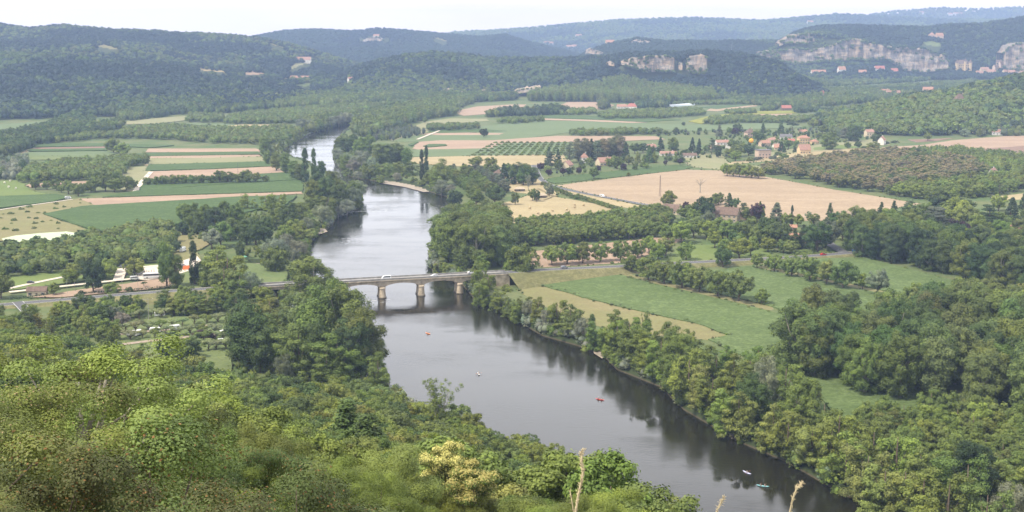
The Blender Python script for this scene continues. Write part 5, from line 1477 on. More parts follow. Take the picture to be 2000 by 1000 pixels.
grove('garden_tree', 'tree', 'garden trees of the hamlet', 'in the hamlet gardens', GARDEN)
grove('farm_tree', 'tree', 'trees around the farmhouse', 'around the farmhouse', [
    ('round', 1305, 404, 12, 1.0, 'light'), ('round', 1376, 434, 17, .95, 'deep'), ('round', 1384, 445, 11, 1, 'blue'), ('round', 1340, 432, 11, 1, 'mid'), ('round', 1355, 440, 11, 1, 'walnut'), ('conifer', 1328, 412, 6, 1.2, 'dark'), ('round', 1340, 413, 7, .9, 'purple'), ('round', 1357, 410, 6, .9, 'mid'), ('round', 1403, 400, 9, 1.2, 'mid'), ('conifer', 1424, 406, 13, 1.3, 'dark'), ('round', 1392, 402, 7, 1, 'mid'),
    ('round', 1436, 408, 8, 1, 'dark'), ('cedar', 1452, 420, 11, 1, 'dark'), ('conifer', 1484, 428, 14, 1, 'dark'), ('round', 1478, 434, 13, .9, 'purple'), ('conifer', 1490, 436, 13, .8, 'mid'), ('round', 1460, 432, 9, 1, 'mid'), ('round', 1427, 423, 7, .8, 'purple'), ('conifer', 1516, 440, 18, 1.5, 'blue'), ('lombardy', 1546, 442, 16, .8, 'deep'), ('round', 1535, 442, 9, 1, 'light'), ('round', 1558, 442, 8, 1, 'light'),
    ('round', 1500, 480, 17, 1, 'dark'), ('round', 1520, 485, 16, 1, 'dark'), ('round', 1470, 470, 14, 1, 'mid'), ('round', 1420, 468, 12, 1.1, 'walnut'), ('round', 1445, 466, 11, 1, 'walnut'), ('round', 1405, 455, 10, 1.1, 'walnut'), ('round', 1380, 466, 12, 1.1, 'light'), ('conifer', 1568, 484, 16, 1.2, 'deep'), ('conifer', 1552, 486, 14, 1.2, 'dark'), ('conifer', 1582, 488, 13, 1.2, 'deep'), ('round', 1596, 492, 18, 1, 'dark'), ('round', 1612, 486, 17, 1, 'blue'),
    ('round', 1545, 496, 8, 1.2, 'lime'), ('round', 1530, 494, 8, 1, 'mid'), ('conifer', 1620, 440, 17, 1, 'dark'), ('round', 1645, 470, 17, .9, 'olive'), ('round', 1638, 450, 13, 1, 'dark'), ('plane', 1672, 470, 24, 1, 'mid'), ('plane', 1690, 480, 26, 1, 'mid'), ('plane', 1665, 490, 22, .9, 'dark'), ('round', 1580, 430, 6, 1, 'grey'), ('round', 1590, 440, 8, 1, 'mid'), ('plane', 1682, 502, 22, .9, 'dark'), ('plane', 1700, 500, 24, 1, 'mid'),
    ('shrub', 1560, 497, 3.5, 1.6, 'lime'), ('shrub', 1572, 496, 3.5, 1.6, 'lime'), ('shrub', 1584, 494, 3.5, 1.6, 'lime'), ('shrub', 1610, 495, 3.5, 1.4, 'lime')])
ESTATE = [('cedar', 1815, 462, 24, 1, 'blue'), ('cedar', 1830, 470, 26, 1.05, 'blue'), ('cedar', 1765, 456, 22, 1, 'dark'), ('conifer', 1783, 462, 22, 1.2, 'deep'), ('plane', 1740, 478, 24, 1, 'mid'), ('plane', 1720, 490, 25, 1, 'mid'), ('plane', 1760, 488, 22, 1, 'mid'), ('plane', 1735, 460, 20, 1, 'light'), ('conifer', 1745, 432, 16, 1.2, 'deep'), ('conifer', 1720, 432, 15, 1.2, 'dark'), ('conifer', 1890, 436, 16, 1, 'deep'),
          ('cedar', 1928, 452, 22, 1.1, 'deep'), ('conifer', 1975, 440, 22, 1.2, 'deep'), ('round', 1870, 446, 20, 1.1, 'light'), ('round', 1885, 452, 17, 1, 'walnut'), ('round', 1850, 428, 17, 1.2, 'dark'), ('round', 1835, 426, 15, 1.2, 'deep'), ('round', 1880, 430, 15, 1.1, 'dark'), ('round', 1905, 470, 16, 1, 'mid'), ('round', 1870, 480, 16, 1, 'purple'), ('cedar', 1930, 478, 10, 1, 'blue'), ('round', 1950, 450, 12, 1, 'mid'),
          ('round', 1956, 470, 13, 1, 'mid'), ('round', 1995, 470, 14, 1, 'walnut'), ('conifer', 1998, 410, 14, 1.2, 'dark'), ('round', 1950, 412, 12, 1, 'light'), ('round', 1800, 480, 15, 1, 'mid'), ('round', 1780, 440, 14, 1, 'mid'), ('round', 1805, 435, 14, 1, 'mid'), ('round', 1850, 490, 16, 1, 'walnut'), ('round', 1820, 496, 17, 1, 'walnut'), ('round', 1790, 500, 16, 1, 'walnut'), ('round', 1900, 500, 16, 1, 'walnut'),
          ('round', 1940, 510, 17, 1, 'mid'), ('round', 1980, 520, 17, 1, 'walnut'), ('cedar', 1775, 430, 18, 1, 'blue')]
grove('estate_tree', 'tree', 'mixed trees of the wooded estate', 'in the wooded estate', ESTATE)
grove('field_tree', 'tree', 'row of round trees in the left crop band', 'in the left crop band', [('round', x, y, h, 1.15, 'mid') for x, y, h in ((288, 362, 7), (305, 362, 7.5), (321, 361, 8), (339, 361, 8.5), (357, 360, 8.5), (376, 360, 8), (393, 359, 8), (411, 359, 7.5), (429, 358, 11), (446, 358, 10), (465, 358, 9), (482, 357, 11), (500, 357, 8.5), (519, 356, 6))])
grove('field_tree', 'tree', 'loose trees above the dry orchard', 'above the dry orchard', [('round', x, y, h, 1.1, 'mid') for x, y, h in ((70, 370, 9), (92, 370, 7.5), (111, 372, 9.5), (134, 379, 11), (153, 383, 10), (178, 376, 8), (186, 374, 12), (206, 374, 13), (224, 375, 11), (247, 373, 13), (262, 369, 7), (165, 376, 8), (120, 376, 6))])
grove('field_tree', 'tree', 'two trees at the corner of the walnut block', 'at the corner of the green strips', [('round', 222, 299, 16, 1.1, 'mid'), ('round', 241, 303, 13, 1.3, 'light')])
grove('lone_tree', 'tree', None, 'alone on the tan band of the plain', [('round', 945, 268, 11, 1, 'deep')])
grove('lone_tree', 'tree', None, 'alone on the far curved meadow', [('round', 790, 255, 11, 1.1, 'dark')])
grove('lone_tree', 'tree', None, 'small and alone beside the dense hedge', [('round', 830, 241, 9, .9, 'mid')])
grove('spindly_tree', 'tree', None, 'standing out against the river', [('sparse', 862, 884, 19.5, 1.05, 'walnut')])
ORCH = []
for k in range(13):
    for j in range(7):
        t = j / 6
        x0, x1 = 925 + 15.5 * k, 968 + 12.3 * k
        if x1 < 1112:
            ORCH.append(('shrub', x0 + (x1 - x0) * t - 40 * (1 - t) * 0, 304 - 24 * t, RNG.uniform(3.0, 3.8), 1.5, 'walnut'))
grove('orchard_bush', 'bush', 'slanting rows of the young orchard', 'in the young orchard', ORCH)
X, Y = fill([(-40, 440), (0, 414), (140, 394), (180, 404), (90, 418), (170, 448), (100, 452), (0, 455)], 17, 88)
grove('orchard_bush', 'bush', 'scattered shrubs of the dry orchard', 'in the dry grass above the pond', [('shrub', *[float(q) for q in project(x, y, ZP)[:2]], RNG.uniform(1.8, 3.4), RNG.uniform(1.0, 1.5), 'mid') for x, y in zip(X, Y)])
fill_trees('chestnut_tree', 'tree', 'blooming chestnut orchard beside the stubble field', 'in the blooming orchard', [(1488, 338), (1530, 327), (1620, 313), (1735, 304), (1830, 312), (1915, 325), (1925, 343), (1830, 360), (1722, 377), (1690, 374), (1640, 367), (1570, 352)], 13.5, 91, ['round'], (8.5, 11.5),
           ['olive', 'brown', 'brown', 'mid'], 1.3, mats=[LEAF_TAN, LEAF_TAN, LEAF_TAN, None])
grove('walnut_tree', 'tree', 'fresh green trees at the stubble corner', 'at the big stubble corner', [('round', 1420, 344, 11, 1.1, 'light'), ('round', 1432, 345, 11, 1.1, 'light'), ('round', 1444, 346, 12, 1.1, 'light'), ('round', 1457, 347, 12, 1.1, 'light'), ('round', 1468, 348, 11, 1.1, 'light'), ('round', 1482, 349, 10, 1.1, 'light')])
fill_trees('grove_tree', 'tree', 'fresh green grove below the chestnut orchard', 'below the chestnut orchard', [(1722, 382), (1760, 371), (1930, 352), (2040, 348), (2040, 368), (1900, 388), (1800, 394)], 12, 93, ['round', 'bank'], (8, 11), ['light', 'walnut'], 1.15)

# ------------------------------------------------------------------ woods too many to count: one mass each
_proto_cols = {}


def proto_collection(kind):
    if kind in _proto_cols:
        return _proto_cols[kind]
    c = bpy.data.collections.new('proto_' + kind)
    spec = {'far': ('round', 260, 1.7, True), 'walnut': ('round', 1100, .95, True), 'mixed': ('bank', 900, 1.15, True), 'poplar': ('column', 800, 1.35, True), 'oak': ('oak', 6500, .42, False), 'chest': ('round', 1200, .9, True)}[kind]
    for v in range(4):
        st, n, ls, core = spec
        P, N, ti, bl, _, asp, rng, L = crown_cloud(st, 20 + v, n, ls)
        H = STYLE[st][0]
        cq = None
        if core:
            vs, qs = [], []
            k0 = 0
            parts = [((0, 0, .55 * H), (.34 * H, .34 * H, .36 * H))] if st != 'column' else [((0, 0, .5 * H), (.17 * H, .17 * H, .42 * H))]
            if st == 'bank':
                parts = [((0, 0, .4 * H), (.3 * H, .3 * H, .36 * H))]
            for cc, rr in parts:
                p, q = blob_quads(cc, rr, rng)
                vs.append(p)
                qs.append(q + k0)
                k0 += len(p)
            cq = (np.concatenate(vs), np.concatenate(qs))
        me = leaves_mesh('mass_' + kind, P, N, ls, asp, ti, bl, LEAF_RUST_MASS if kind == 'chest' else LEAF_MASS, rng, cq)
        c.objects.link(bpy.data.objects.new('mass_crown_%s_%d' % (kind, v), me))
    _proto_cols[kind] = c
    return c


def mass(name, label, cat, X, Y, Zs, H, proto, cols, seed, ws=(.9, 1.15), base_h=None):
    """trees of one wood, each a real crown at its own place"""
    rng = np.random.default_rng(seed)
    n = len(X)
    h0 = {'far': 11, 'walnut': 11, 'mixed': 15, 'poplar': 24, 'oak': 10, 'chest': 11}[proto]
    s = np.asarray(H) / h0
    w = rng.uniform(*ws, n)
    sc = np.stack([s * w, s * w, s], 1)
    far = proto == 'far'
    patch = np.clip((fbm(X, Y, 300 if far else 90, seed, 3) - .5) * (3.0 if far else 2.2) + .5 + rng.normal(size=n) * (.22 if far else .28), 0, .999)
    ci = (patch * len(cols)).astype(int)
    base = np.array([GREENS[c] for c in cols])[ci] * rng.uniform(*((.88, 1.12) if far else (.78, 1.2)), (n, 1)) * (1 + rng.normal(size=(n, 3)) * .05)
    me = bpy.data.meshes.new(name)
    me.vertices.add(n)
    me.vertices.foreach_set('co', np.stack([X, Y, Zs], 1).astype(np.float32).ravel())
    for nm, ty, dat in (('sc', 'FLOAT_VECTOR', sc), ('rz', 'FLOAT', rng.uniform(0, 6.28, n)), ('which', 'INT', rng.integers(0, 4, n)), ('leafcol', 'FLOAT_COLOR', np.concatenate([base, np.ones((n, 1))], 1))):
        a = me.attributes.new(nm, ty, 'POINT')
        key = {'FLOAT_VECTOR': 'vector', 'FLOAT': 'value', 'INT': 'value', 'FLOAT_COLOR': 'color'}[ty]
        a.data.foreach_set(key, np.ascontiguousarray(dat, np.int32 if ty == 'INT' else np.float32).ravel())
    me.update()
    o = link(bpy.data.objects.new(name, me))
    ng = bpy.data.node_groups.new('scatter_' + name, 'GeometryNodeTree')
    ng.interface.new_socket('Geometry', in_out='INPUT', socket_type='NodeSocketGeometry')
    ng.interface.new_socket('Geometry', in_out='OUTPUT', socket_type='NodeSocketGeometry')
    gi, go = ng.nodes.new('NodeGroupInput'), ng.nodes.new('NodeGroupOutput')
    ip = ng.nodes.new('GeometryNodeInstanceOnPoints')
    ci_ = ng.nodes.new('GeometryNodeCollectionInfo')
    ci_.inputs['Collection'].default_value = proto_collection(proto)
    ci_.inputs['Separate Children'].default_value = True
    ci_.inputs['Reset Children'].default_value = True
    ip.inputs['Pick Instance'].default_value = True

    def attr(nm, ty):
        a = ng.nodes.new('GeometryNodeInputNamedAttribute')
        a.data_type = ty
        a.inputs['Name'].default_value = nm
        return a.outputs['Attribute']
    cxyz = ng.nodes.new('ShaderNodeCombineXYZ')
    ng.links.new(attr('rz', 'FLOAT'), cxyz.inputs['Z'])
    ng.links.new(gi.outputs[0], ip.inputs['Points'])
    ng.links.new(ci_.outputs[0], ip.inputs['Instance'])
    ng.links.new(attr('which', 'INT'), ip.inputs['Instance Index'])
    ng.links.new(cxyz.outputs[0], ip.inputs['Rotation'])
    ng.links.new(attr('sc', 'FLOAT_VECTOR'), ip.inputs['Scale'])
    ng.links.new(ip.outputs[0], go.inputs[0])
    md = o.modifiers.new('scatter', 'NODES')
    md.node_group = ng
    return tag(o, label, cat, kind='stuff')


def mass_fill(name, label, cat, polys, sp, hh, proto, cols, seed, jit=.3, ws=(.95, 1.25)):
    XX, YY = [], []
    for i, p in enumerate(polys):
        x, y = fill(p, sp, seed + i, jit)
        XX.append(x)
        YY.append(y)
    X, Y = np.concatenate(XX), np.concatenate(YY)
    rng = np.random.default_rng(seed)
    mass(name, label, cat, X, Y, terrain(X, Y) - .1, rng.uniform(*hh, len(X)), proto, cols, seed, ws)


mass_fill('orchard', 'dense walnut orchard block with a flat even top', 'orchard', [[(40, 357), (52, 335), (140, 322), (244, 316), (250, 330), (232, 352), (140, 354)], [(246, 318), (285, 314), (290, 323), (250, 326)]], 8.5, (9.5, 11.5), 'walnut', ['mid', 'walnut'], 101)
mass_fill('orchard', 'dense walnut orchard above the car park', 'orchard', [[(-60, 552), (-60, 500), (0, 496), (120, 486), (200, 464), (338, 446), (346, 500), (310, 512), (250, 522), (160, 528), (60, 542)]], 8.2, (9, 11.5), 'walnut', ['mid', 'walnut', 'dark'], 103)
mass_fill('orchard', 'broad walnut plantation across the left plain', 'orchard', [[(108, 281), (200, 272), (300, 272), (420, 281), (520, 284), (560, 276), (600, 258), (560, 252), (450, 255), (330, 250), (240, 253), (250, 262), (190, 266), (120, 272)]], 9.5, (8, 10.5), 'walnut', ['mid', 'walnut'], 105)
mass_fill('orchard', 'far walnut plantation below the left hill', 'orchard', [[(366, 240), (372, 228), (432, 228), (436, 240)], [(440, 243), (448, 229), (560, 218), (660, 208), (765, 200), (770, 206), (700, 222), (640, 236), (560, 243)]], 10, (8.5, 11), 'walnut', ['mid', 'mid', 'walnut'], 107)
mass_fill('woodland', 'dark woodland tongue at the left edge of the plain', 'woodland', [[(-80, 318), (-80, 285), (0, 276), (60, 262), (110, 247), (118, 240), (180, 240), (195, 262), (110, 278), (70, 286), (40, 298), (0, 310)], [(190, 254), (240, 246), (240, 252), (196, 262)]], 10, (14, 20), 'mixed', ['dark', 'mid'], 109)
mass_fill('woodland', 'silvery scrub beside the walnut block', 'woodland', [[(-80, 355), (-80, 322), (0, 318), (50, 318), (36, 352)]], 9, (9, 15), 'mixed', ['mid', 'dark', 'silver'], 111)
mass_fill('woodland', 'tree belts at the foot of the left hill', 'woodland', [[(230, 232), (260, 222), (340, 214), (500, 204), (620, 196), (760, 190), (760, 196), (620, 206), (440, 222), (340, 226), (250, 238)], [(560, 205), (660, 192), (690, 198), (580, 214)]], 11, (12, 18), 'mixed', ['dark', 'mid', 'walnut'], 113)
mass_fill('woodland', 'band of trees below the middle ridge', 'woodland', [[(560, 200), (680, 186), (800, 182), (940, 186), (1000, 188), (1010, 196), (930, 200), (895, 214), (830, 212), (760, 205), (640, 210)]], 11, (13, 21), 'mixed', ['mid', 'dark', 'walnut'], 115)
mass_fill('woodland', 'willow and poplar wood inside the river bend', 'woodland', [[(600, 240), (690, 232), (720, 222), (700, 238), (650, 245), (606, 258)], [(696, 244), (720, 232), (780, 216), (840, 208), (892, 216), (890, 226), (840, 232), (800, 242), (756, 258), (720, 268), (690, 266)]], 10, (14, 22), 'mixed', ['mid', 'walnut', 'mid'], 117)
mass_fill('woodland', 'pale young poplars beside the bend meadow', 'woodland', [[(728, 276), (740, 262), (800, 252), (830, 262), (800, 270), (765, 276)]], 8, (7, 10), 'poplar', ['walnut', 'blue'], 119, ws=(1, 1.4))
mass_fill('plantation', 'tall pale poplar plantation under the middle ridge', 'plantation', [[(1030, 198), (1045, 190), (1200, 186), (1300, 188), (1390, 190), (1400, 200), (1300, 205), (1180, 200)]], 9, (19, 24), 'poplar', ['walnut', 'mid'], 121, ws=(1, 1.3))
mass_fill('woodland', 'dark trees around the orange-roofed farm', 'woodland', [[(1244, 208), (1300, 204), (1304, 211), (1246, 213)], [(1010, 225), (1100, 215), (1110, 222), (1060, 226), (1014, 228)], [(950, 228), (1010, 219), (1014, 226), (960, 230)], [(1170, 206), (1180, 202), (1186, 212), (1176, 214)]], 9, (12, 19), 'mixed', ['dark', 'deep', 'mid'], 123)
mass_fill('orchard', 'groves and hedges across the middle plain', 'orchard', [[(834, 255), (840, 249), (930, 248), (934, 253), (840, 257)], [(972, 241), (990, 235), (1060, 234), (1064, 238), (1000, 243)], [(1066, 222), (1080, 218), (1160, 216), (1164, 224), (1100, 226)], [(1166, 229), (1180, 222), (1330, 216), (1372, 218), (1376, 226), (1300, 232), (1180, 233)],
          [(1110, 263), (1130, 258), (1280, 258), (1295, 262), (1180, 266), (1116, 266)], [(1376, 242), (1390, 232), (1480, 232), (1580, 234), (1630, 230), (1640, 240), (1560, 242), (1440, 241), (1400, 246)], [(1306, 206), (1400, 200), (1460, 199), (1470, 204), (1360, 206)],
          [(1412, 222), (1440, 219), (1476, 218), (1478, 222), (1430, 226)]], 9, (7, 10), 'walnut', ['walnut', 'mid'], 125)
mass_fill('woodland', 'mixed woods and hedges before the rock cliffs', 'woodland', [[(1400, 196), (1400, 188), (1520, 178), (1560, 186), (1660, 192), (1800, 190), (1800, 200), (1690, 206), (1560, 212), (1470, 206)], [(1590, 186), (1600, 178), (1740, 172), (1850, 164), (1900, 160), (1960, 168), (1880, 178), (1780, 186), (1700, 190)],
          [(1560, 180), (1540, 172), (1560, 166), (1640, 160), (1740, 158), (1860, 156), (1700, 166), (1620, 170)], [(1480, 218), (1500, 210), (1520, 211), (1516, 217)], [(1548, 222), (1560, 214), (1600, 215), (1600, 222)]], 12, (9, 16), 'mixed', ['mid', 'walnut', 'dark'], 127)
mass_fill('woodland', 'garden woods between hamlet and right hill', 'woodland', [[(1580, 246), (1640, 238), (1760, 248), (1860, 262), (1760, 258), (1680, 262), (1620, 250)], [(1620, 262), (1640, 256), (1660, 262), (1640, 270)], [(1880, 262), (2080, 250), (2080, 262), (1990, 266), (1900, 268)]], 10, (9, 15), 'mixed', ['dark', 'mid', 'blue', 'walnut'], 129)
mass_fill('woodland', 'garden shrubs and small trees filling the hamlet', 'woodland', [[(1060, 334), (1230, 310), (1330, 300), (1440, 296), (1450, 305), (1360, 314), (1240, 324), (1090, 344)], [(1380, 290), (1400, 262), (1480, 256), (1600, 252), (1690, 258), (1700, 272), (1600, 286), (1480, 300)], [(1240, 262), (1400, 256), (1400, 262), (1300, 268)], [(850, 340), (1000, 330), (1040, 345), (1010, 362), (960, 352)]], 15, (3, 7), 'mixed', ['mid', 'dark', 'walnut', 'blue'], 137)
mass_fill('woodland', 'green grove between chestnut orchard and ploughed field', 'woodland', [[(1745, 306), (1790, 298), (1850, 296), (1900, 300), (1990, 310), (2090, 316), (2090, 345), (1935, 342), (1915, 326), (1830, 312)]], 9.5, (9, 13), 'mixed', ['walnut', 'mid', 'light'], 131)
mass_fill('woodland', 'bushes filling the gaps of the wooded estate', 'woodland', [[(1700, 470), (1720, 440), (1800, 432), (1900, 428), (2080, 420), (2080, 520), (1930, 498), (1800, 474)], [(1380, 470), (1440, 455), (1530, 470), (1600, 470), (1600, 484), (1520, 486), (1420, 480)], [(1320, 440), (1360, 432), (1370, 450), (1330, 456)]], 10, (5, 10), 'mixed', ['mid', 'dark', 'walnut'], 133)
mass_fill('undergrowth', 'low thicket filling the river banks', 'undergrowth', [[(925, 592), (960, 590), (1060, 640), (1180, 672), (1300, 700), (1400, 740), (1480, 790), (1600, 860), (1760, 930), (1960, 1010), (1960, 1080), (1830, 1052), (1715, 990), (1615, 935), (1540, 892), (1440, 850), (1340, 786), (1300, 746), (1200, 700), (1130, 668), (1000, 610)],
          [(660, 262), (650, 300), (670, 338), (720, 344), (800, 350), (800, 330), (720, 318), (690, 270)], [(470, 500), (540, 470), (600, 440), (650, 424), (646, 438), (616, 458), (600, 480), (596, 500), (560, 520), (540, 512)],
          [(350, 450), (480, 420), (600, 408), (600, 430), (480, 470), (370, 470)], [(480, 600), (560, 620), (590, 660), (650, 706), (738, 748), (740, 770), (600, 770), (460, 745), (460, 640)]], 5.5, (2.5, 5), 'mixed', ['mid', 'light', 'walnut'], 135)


MX = []
for _p in EDGES:
    for _a, _b in zip(_p, np.roll(_p, -1, 0)):
        if _a[1] < 1500 and RNG.uniform() < .75:
            MX.append(_a + (_b - _a) * RNG.uniform() + RNG.normal(size=2) * .8)
MX = np.array(MX)
mass('field_margin_weeds', 'tufts of weeds and brambles along the field margins', 'weeds', MX[:, 0], MX[:, 1], np.full(len(MX), ZP), RNG.uniform(.5, 1.7, len(MX)), 'mixed', ['mid', 'walnut', 'scrub', 'olive'], 255, (1.2, 2.6))


def bank_line(line, side):
    p = gpoly(line, 0.0)
    out = []
    for a, b in zip(p[:-1], p[1:]):
        n = max(1, int(np.linalg.norm(b - a) / 2.6))
        d = (b - a) / (np.linalg.norm(b - a) + 1e-6)
        nrm = np.array((d[1], -d[0])) * side
        for k in range(n):
            q = a + (b - a) * (k + RNG.uniform()) / n + nrm * RNG.uniform(.2, 3.4)
            if not any(dist_poly(B, q[:1], q[1:])[0] < 3 or inside(B, q[:1], q[1:])[0] for B in BEACHES):
                out.append(q)
    return out


Q = np.array([q for q in bank_line(RIGHT_BANK, -1) + bank_line(LEFT_BANK, -1) if q[1] < 2000])
QZ = terrain(Q[:, 0], Q[:, 1])
mass('bank_bushes', 'leafy bushes overhanging the water along both banks', 'bushes', Q[:, 0], Q[:, 1], np.maximum(QZ, .1) - .3, np.where(Q[:, 1] > 1150, .5, 1) * RNG.uniform(3.2, 6.5, len(Q)), 'mixed', ['mid', 'light', 'walnut', 'mid', 'silver'], 253, (1.1, 1.7))


def hill_wood(name, label, hill, ymax_k, sp, hh, cols, seed, proto='far', pxr=(-120, 2120), avoid=()):
    us, Ds, Zs = HPREP[hill]
    rng = np.random.default_rng(seed)
    u0, u1 = max(us.min(), at_dist(pxr[0], 100, 1000)[0] / 1000), min(us.max(), at_dist(pxr[1], 100, 1000)[0] / 1000)
    dmin, dmax = Ds[:, 0].min(), Ds[:, ymax_k].max() + 120
    ys = np.arange(dmin, dmax, sp * 1.0)
    P = []
    for y in ys:
        xs = np.arange(u0 * y, u1 * y, sp)
        P.append(np.stack([xs, np.full(len(xs), y)], 1))
    P = np.concatenate(P) + rng.normal(size=(sum(map(len, P)), 2)) * sp * .3
    X, Y = P[:, 0], P[:, 1]
    z = terrain(X, Y)
    hz = hill_z(hill, X, Y)
    kend = np.interp(X / Y, us, Ds[:, ymax_k]) + 110
    m = (hz > 5.5) & (Y < kend)
    px, py, _ = project(X, Y, z + 4)
    for poly in CLEAR_PX:
        m &= ~inside(poly, px, py)
        for dn in (2.5, 5, 7.5, 10):
            m &= ~inside([(a, b + dn) for a, b in poly], px, py)
    for (a, b, d0, d1) in avoid:
        m &= ~((px > a) & (px < b) & (Y > d0) & (Y < d1))
    X, Y, z = X[m], Y[m], z[m]
    mass(name, label, 'forest', X, Y, z - .5, rng.uniform(*hh, len(X)), proto, cols, seed, (1.0, 1.4))


CLEAR_PX = [c[1] for c in CLEARINGS]
hill_wood('forest', 'dark forest covering the front shoulder of the left hill', 'left_front', 2, 10, (8, 19), ['woods', 'woods', 'woods', 'woods_pale', 'woods_pale', 'dark'], 201)
hill_wood('forest', 'lighter woods and scrub on the broad left hill', 'left_back', 2, 11.5, (7, 17), ['woods', 'woods_pale', 'woods_pale', 'dark', 'mid', 'scrub', 'woods'], 203)
hill_wood('forest', 'dark forest covering the middle ridge with the rock faces', 'middle', 3, 10, (8, 19), ['woods', 'woods', 'woods_pale', 'woods', 'woods_pale', 'dark'], 205, avoid=((1208, 1320, 2900, 2952), (1338, 1384, 2900, 2952)))
hill_wood('forest', 'hazy forest on the blue hill behind the left ridge', 'blue_left', 2, 17, (11, 17), ['woods', 'woods_pale', 'woods_pale'], 207, avoid=((700, 760, 5180, 5300),))
hill_wood('forest', 'hazy forest on the far knoll with pale outcrops', 'middle_right', 2, 13, (9, 14), ['woods', 'woods_pale'], 209, avoid=((1230, 1275, 4300, 4360), (1145, 1186, 4150, 4200)))
hill_wood('forest', 'forest above and below the long limestone cliffs', 'rock_hill', 3, 11.5, (8, 17), ['woods', 'woods_pale', 'woods', 'dark'], 211, avoid=((1484, 1856, 3870, 3918), (1500, 1620, 3915, 3935), (1958, 2100, 3870, 3924)))
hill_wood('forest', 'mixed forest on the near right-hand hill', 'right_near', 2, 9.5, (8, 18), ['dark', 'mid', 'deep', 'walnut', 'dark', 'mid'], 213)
hill_wood('forest', 'blue hazy forest on the distant hills', 'far', 2, 30, (16, 26), ['woods_pale', 'dark', 'mid'], 215)
hill_wood('forest', 'pale blue forest on the farthest hills', 'farthest', 1, 34, (18, 28), ['woods_pale', 'mid', 'scrub'], 217)

L = np.array(LEDGES)
mass('ledge_bushes', 'dark bushes holding on to the ledges of the rock cliffs', 'bushes', L[:, 0], L[:, 1] - 1.5, L[:, 2] - 3.5, np.clip(L[:, 3], 3, 9) * RNG.uniform(.7, 1.3, len(L)), 'far', ['deep', 'dark', 'mid'], 251, (1.0, 1.6))

# ---- the near slope below the viewpoint
rng = np.random.default_rng(77)
S = []
for d0, d1, sp in ((20, 30, 2.6), (30, 52, 4.1), (52, 78, 5.6), (78, 640, 7.8)):
    y = d0
    while y < d1:
        xs = np.arange(-.60 * y - 10, .22 * y + 4, sp)
        for x in xs:
            S.append((x + rng.normal() * sp * .28, y + rng.normal() * sp * .28))
        y += sp
S = np.array(S)
sz = terrain(S[:, 0], S[:, 1])
slz = slope_z(S[:, 0], S[:, 1])
spx, spy, sdep = project(S[:, 0], S[:, 1], sz + 4)
ok = (slz > 3.2) & (spx > -160) & (spx < 1420) & (spy > 540) & (spy < 1130)
ok &= ~((S[:, 1] < 75) & (spx > 1080))
ok &= ~inside(gpoly([(215, 700), (228, 622), (445, 600), (455, 650), (450, 735), (300, 735)]), S[:, 0], S[:, 1])
S, sz, spx, spy, sdep = S[ok], sz[ok], spx[ok], spy[ok], sdep[ok]
order = np.argsort(sdep)
S, sz, spx, spy, sdep = S[order], sz[order], spx[order], spy[order], sdep[order]
near_n, made_b, made_o, rest = 0, [], [], []
for (x, y), z, px, py, dep in zip(S, sz, spx, spy, sdep):
    f = fbm(np.array([x]), np.array([y]), 26, 61, 2)[0] + rng.normal() * .1
    if dep < 80 and len(made_b) < 290:
        colr = 'russet' if f < .33 else ('olive' if f < .5 else ('slope' if f < .62 else 'light'))
        mt = LEAF_RUST if f < .47 else None
        if 60 < px < 330 and py < 870:
            colr, mt = (('lime', 'lime', 'light')[int(rng.integers(0, 3))], None) if px > 110 else (('yellow', LEAF_TAN) if rng.uniform() < .5 else ('slope', None))
        st = 'shrubnear' if dep < 60 or colr in ('olive', 'russet') else 'oaknear'
        h = rng.uniform(1.8, 2.6) if dep < 31 else (rng.uniform(4.0, 5.9) if dep < 54 else rng.uniform(4.6, 7.8))
        if dep < 46 and colr in ('lime', 'yellow'):
            colr, mt, st = 'russet', LEAF_RUST, 'shrubnear'
        if px > 640:
            h = rng.uniform(1.7, 2.7) if dep < 62 else rng.uniform(2.5, 4.5)
        made_b.append((py, px, tree('slope_bush', st, x, y, z, h, 1.2, colr, mt, rng), (st, 0, 0, h, 1, colr)))
    elif len(made_o) < 290:
        colr = 'mid' if f < .42 else ('slope' if f < .58 else ('light' if f < .70 else 'yellow'))
        if rng.uniform() < .12:
            colr = ['deep', 'dark', 'olive', 'lime'][rng.integers(0, 4)]
        st = 'oak' if dep > 130 else 'oaknear'
        h = (rng.uniform(6.5, 11.5) if dep > 130 else rng.uniform(6, 10)) * (1.25 if rng.uniform() < .12 else 1)
        if 820 < px < 985 and dep < 122:
            h *= .45
        mt = LEAF_RUST if rng.uniform() < .06 and st == 'oaknear' else None
        made_o.append((py, px, tree('slope_oak', st, x, y, z, h, 1.12, colr, mt, rng), (st, 0, 0, h, 1, colr)))
    else:
        rest.append((x, y, z))
for made, noun, cat, group in ((made_b, 'bush', 'bush', 'bushes on the near slope'), (made_o, 'oak', 'tree', 'oaks on the near slope')):
    made.sort(key=lambda t: -t[0])
    n = max(1, math.ceil(len(made) / 15))
    for t in range(n):
        tier = sorted(made[t * len(made) // n:(t + 1) * len(made) // n], key=lambda q: q[1])
        for k, (py, px, o, r) in enumerate(tier):
            tag(o, f"{WORD[r[5]]} {noun} on the near slope, {ordinal(k)} from left in {ordinal(t)} row", cat, group)
rest = np.array(rest)
mass('hillside_wood', 'dense oak wood lower down the near slope', 'woodland', rest[:, 0], rest[:, 1], rest[:, 2] - .2, rng.uniform(6, 10.5, len(rest)) * np.where(rng.uniform(size=len(rest)) < .12, 1.25, 1), 'oak', ['dark', 'mid', 'slope', 'light', 'mid', 'slope', 'yellow', 'olive'], 301, (.95, 1.3))


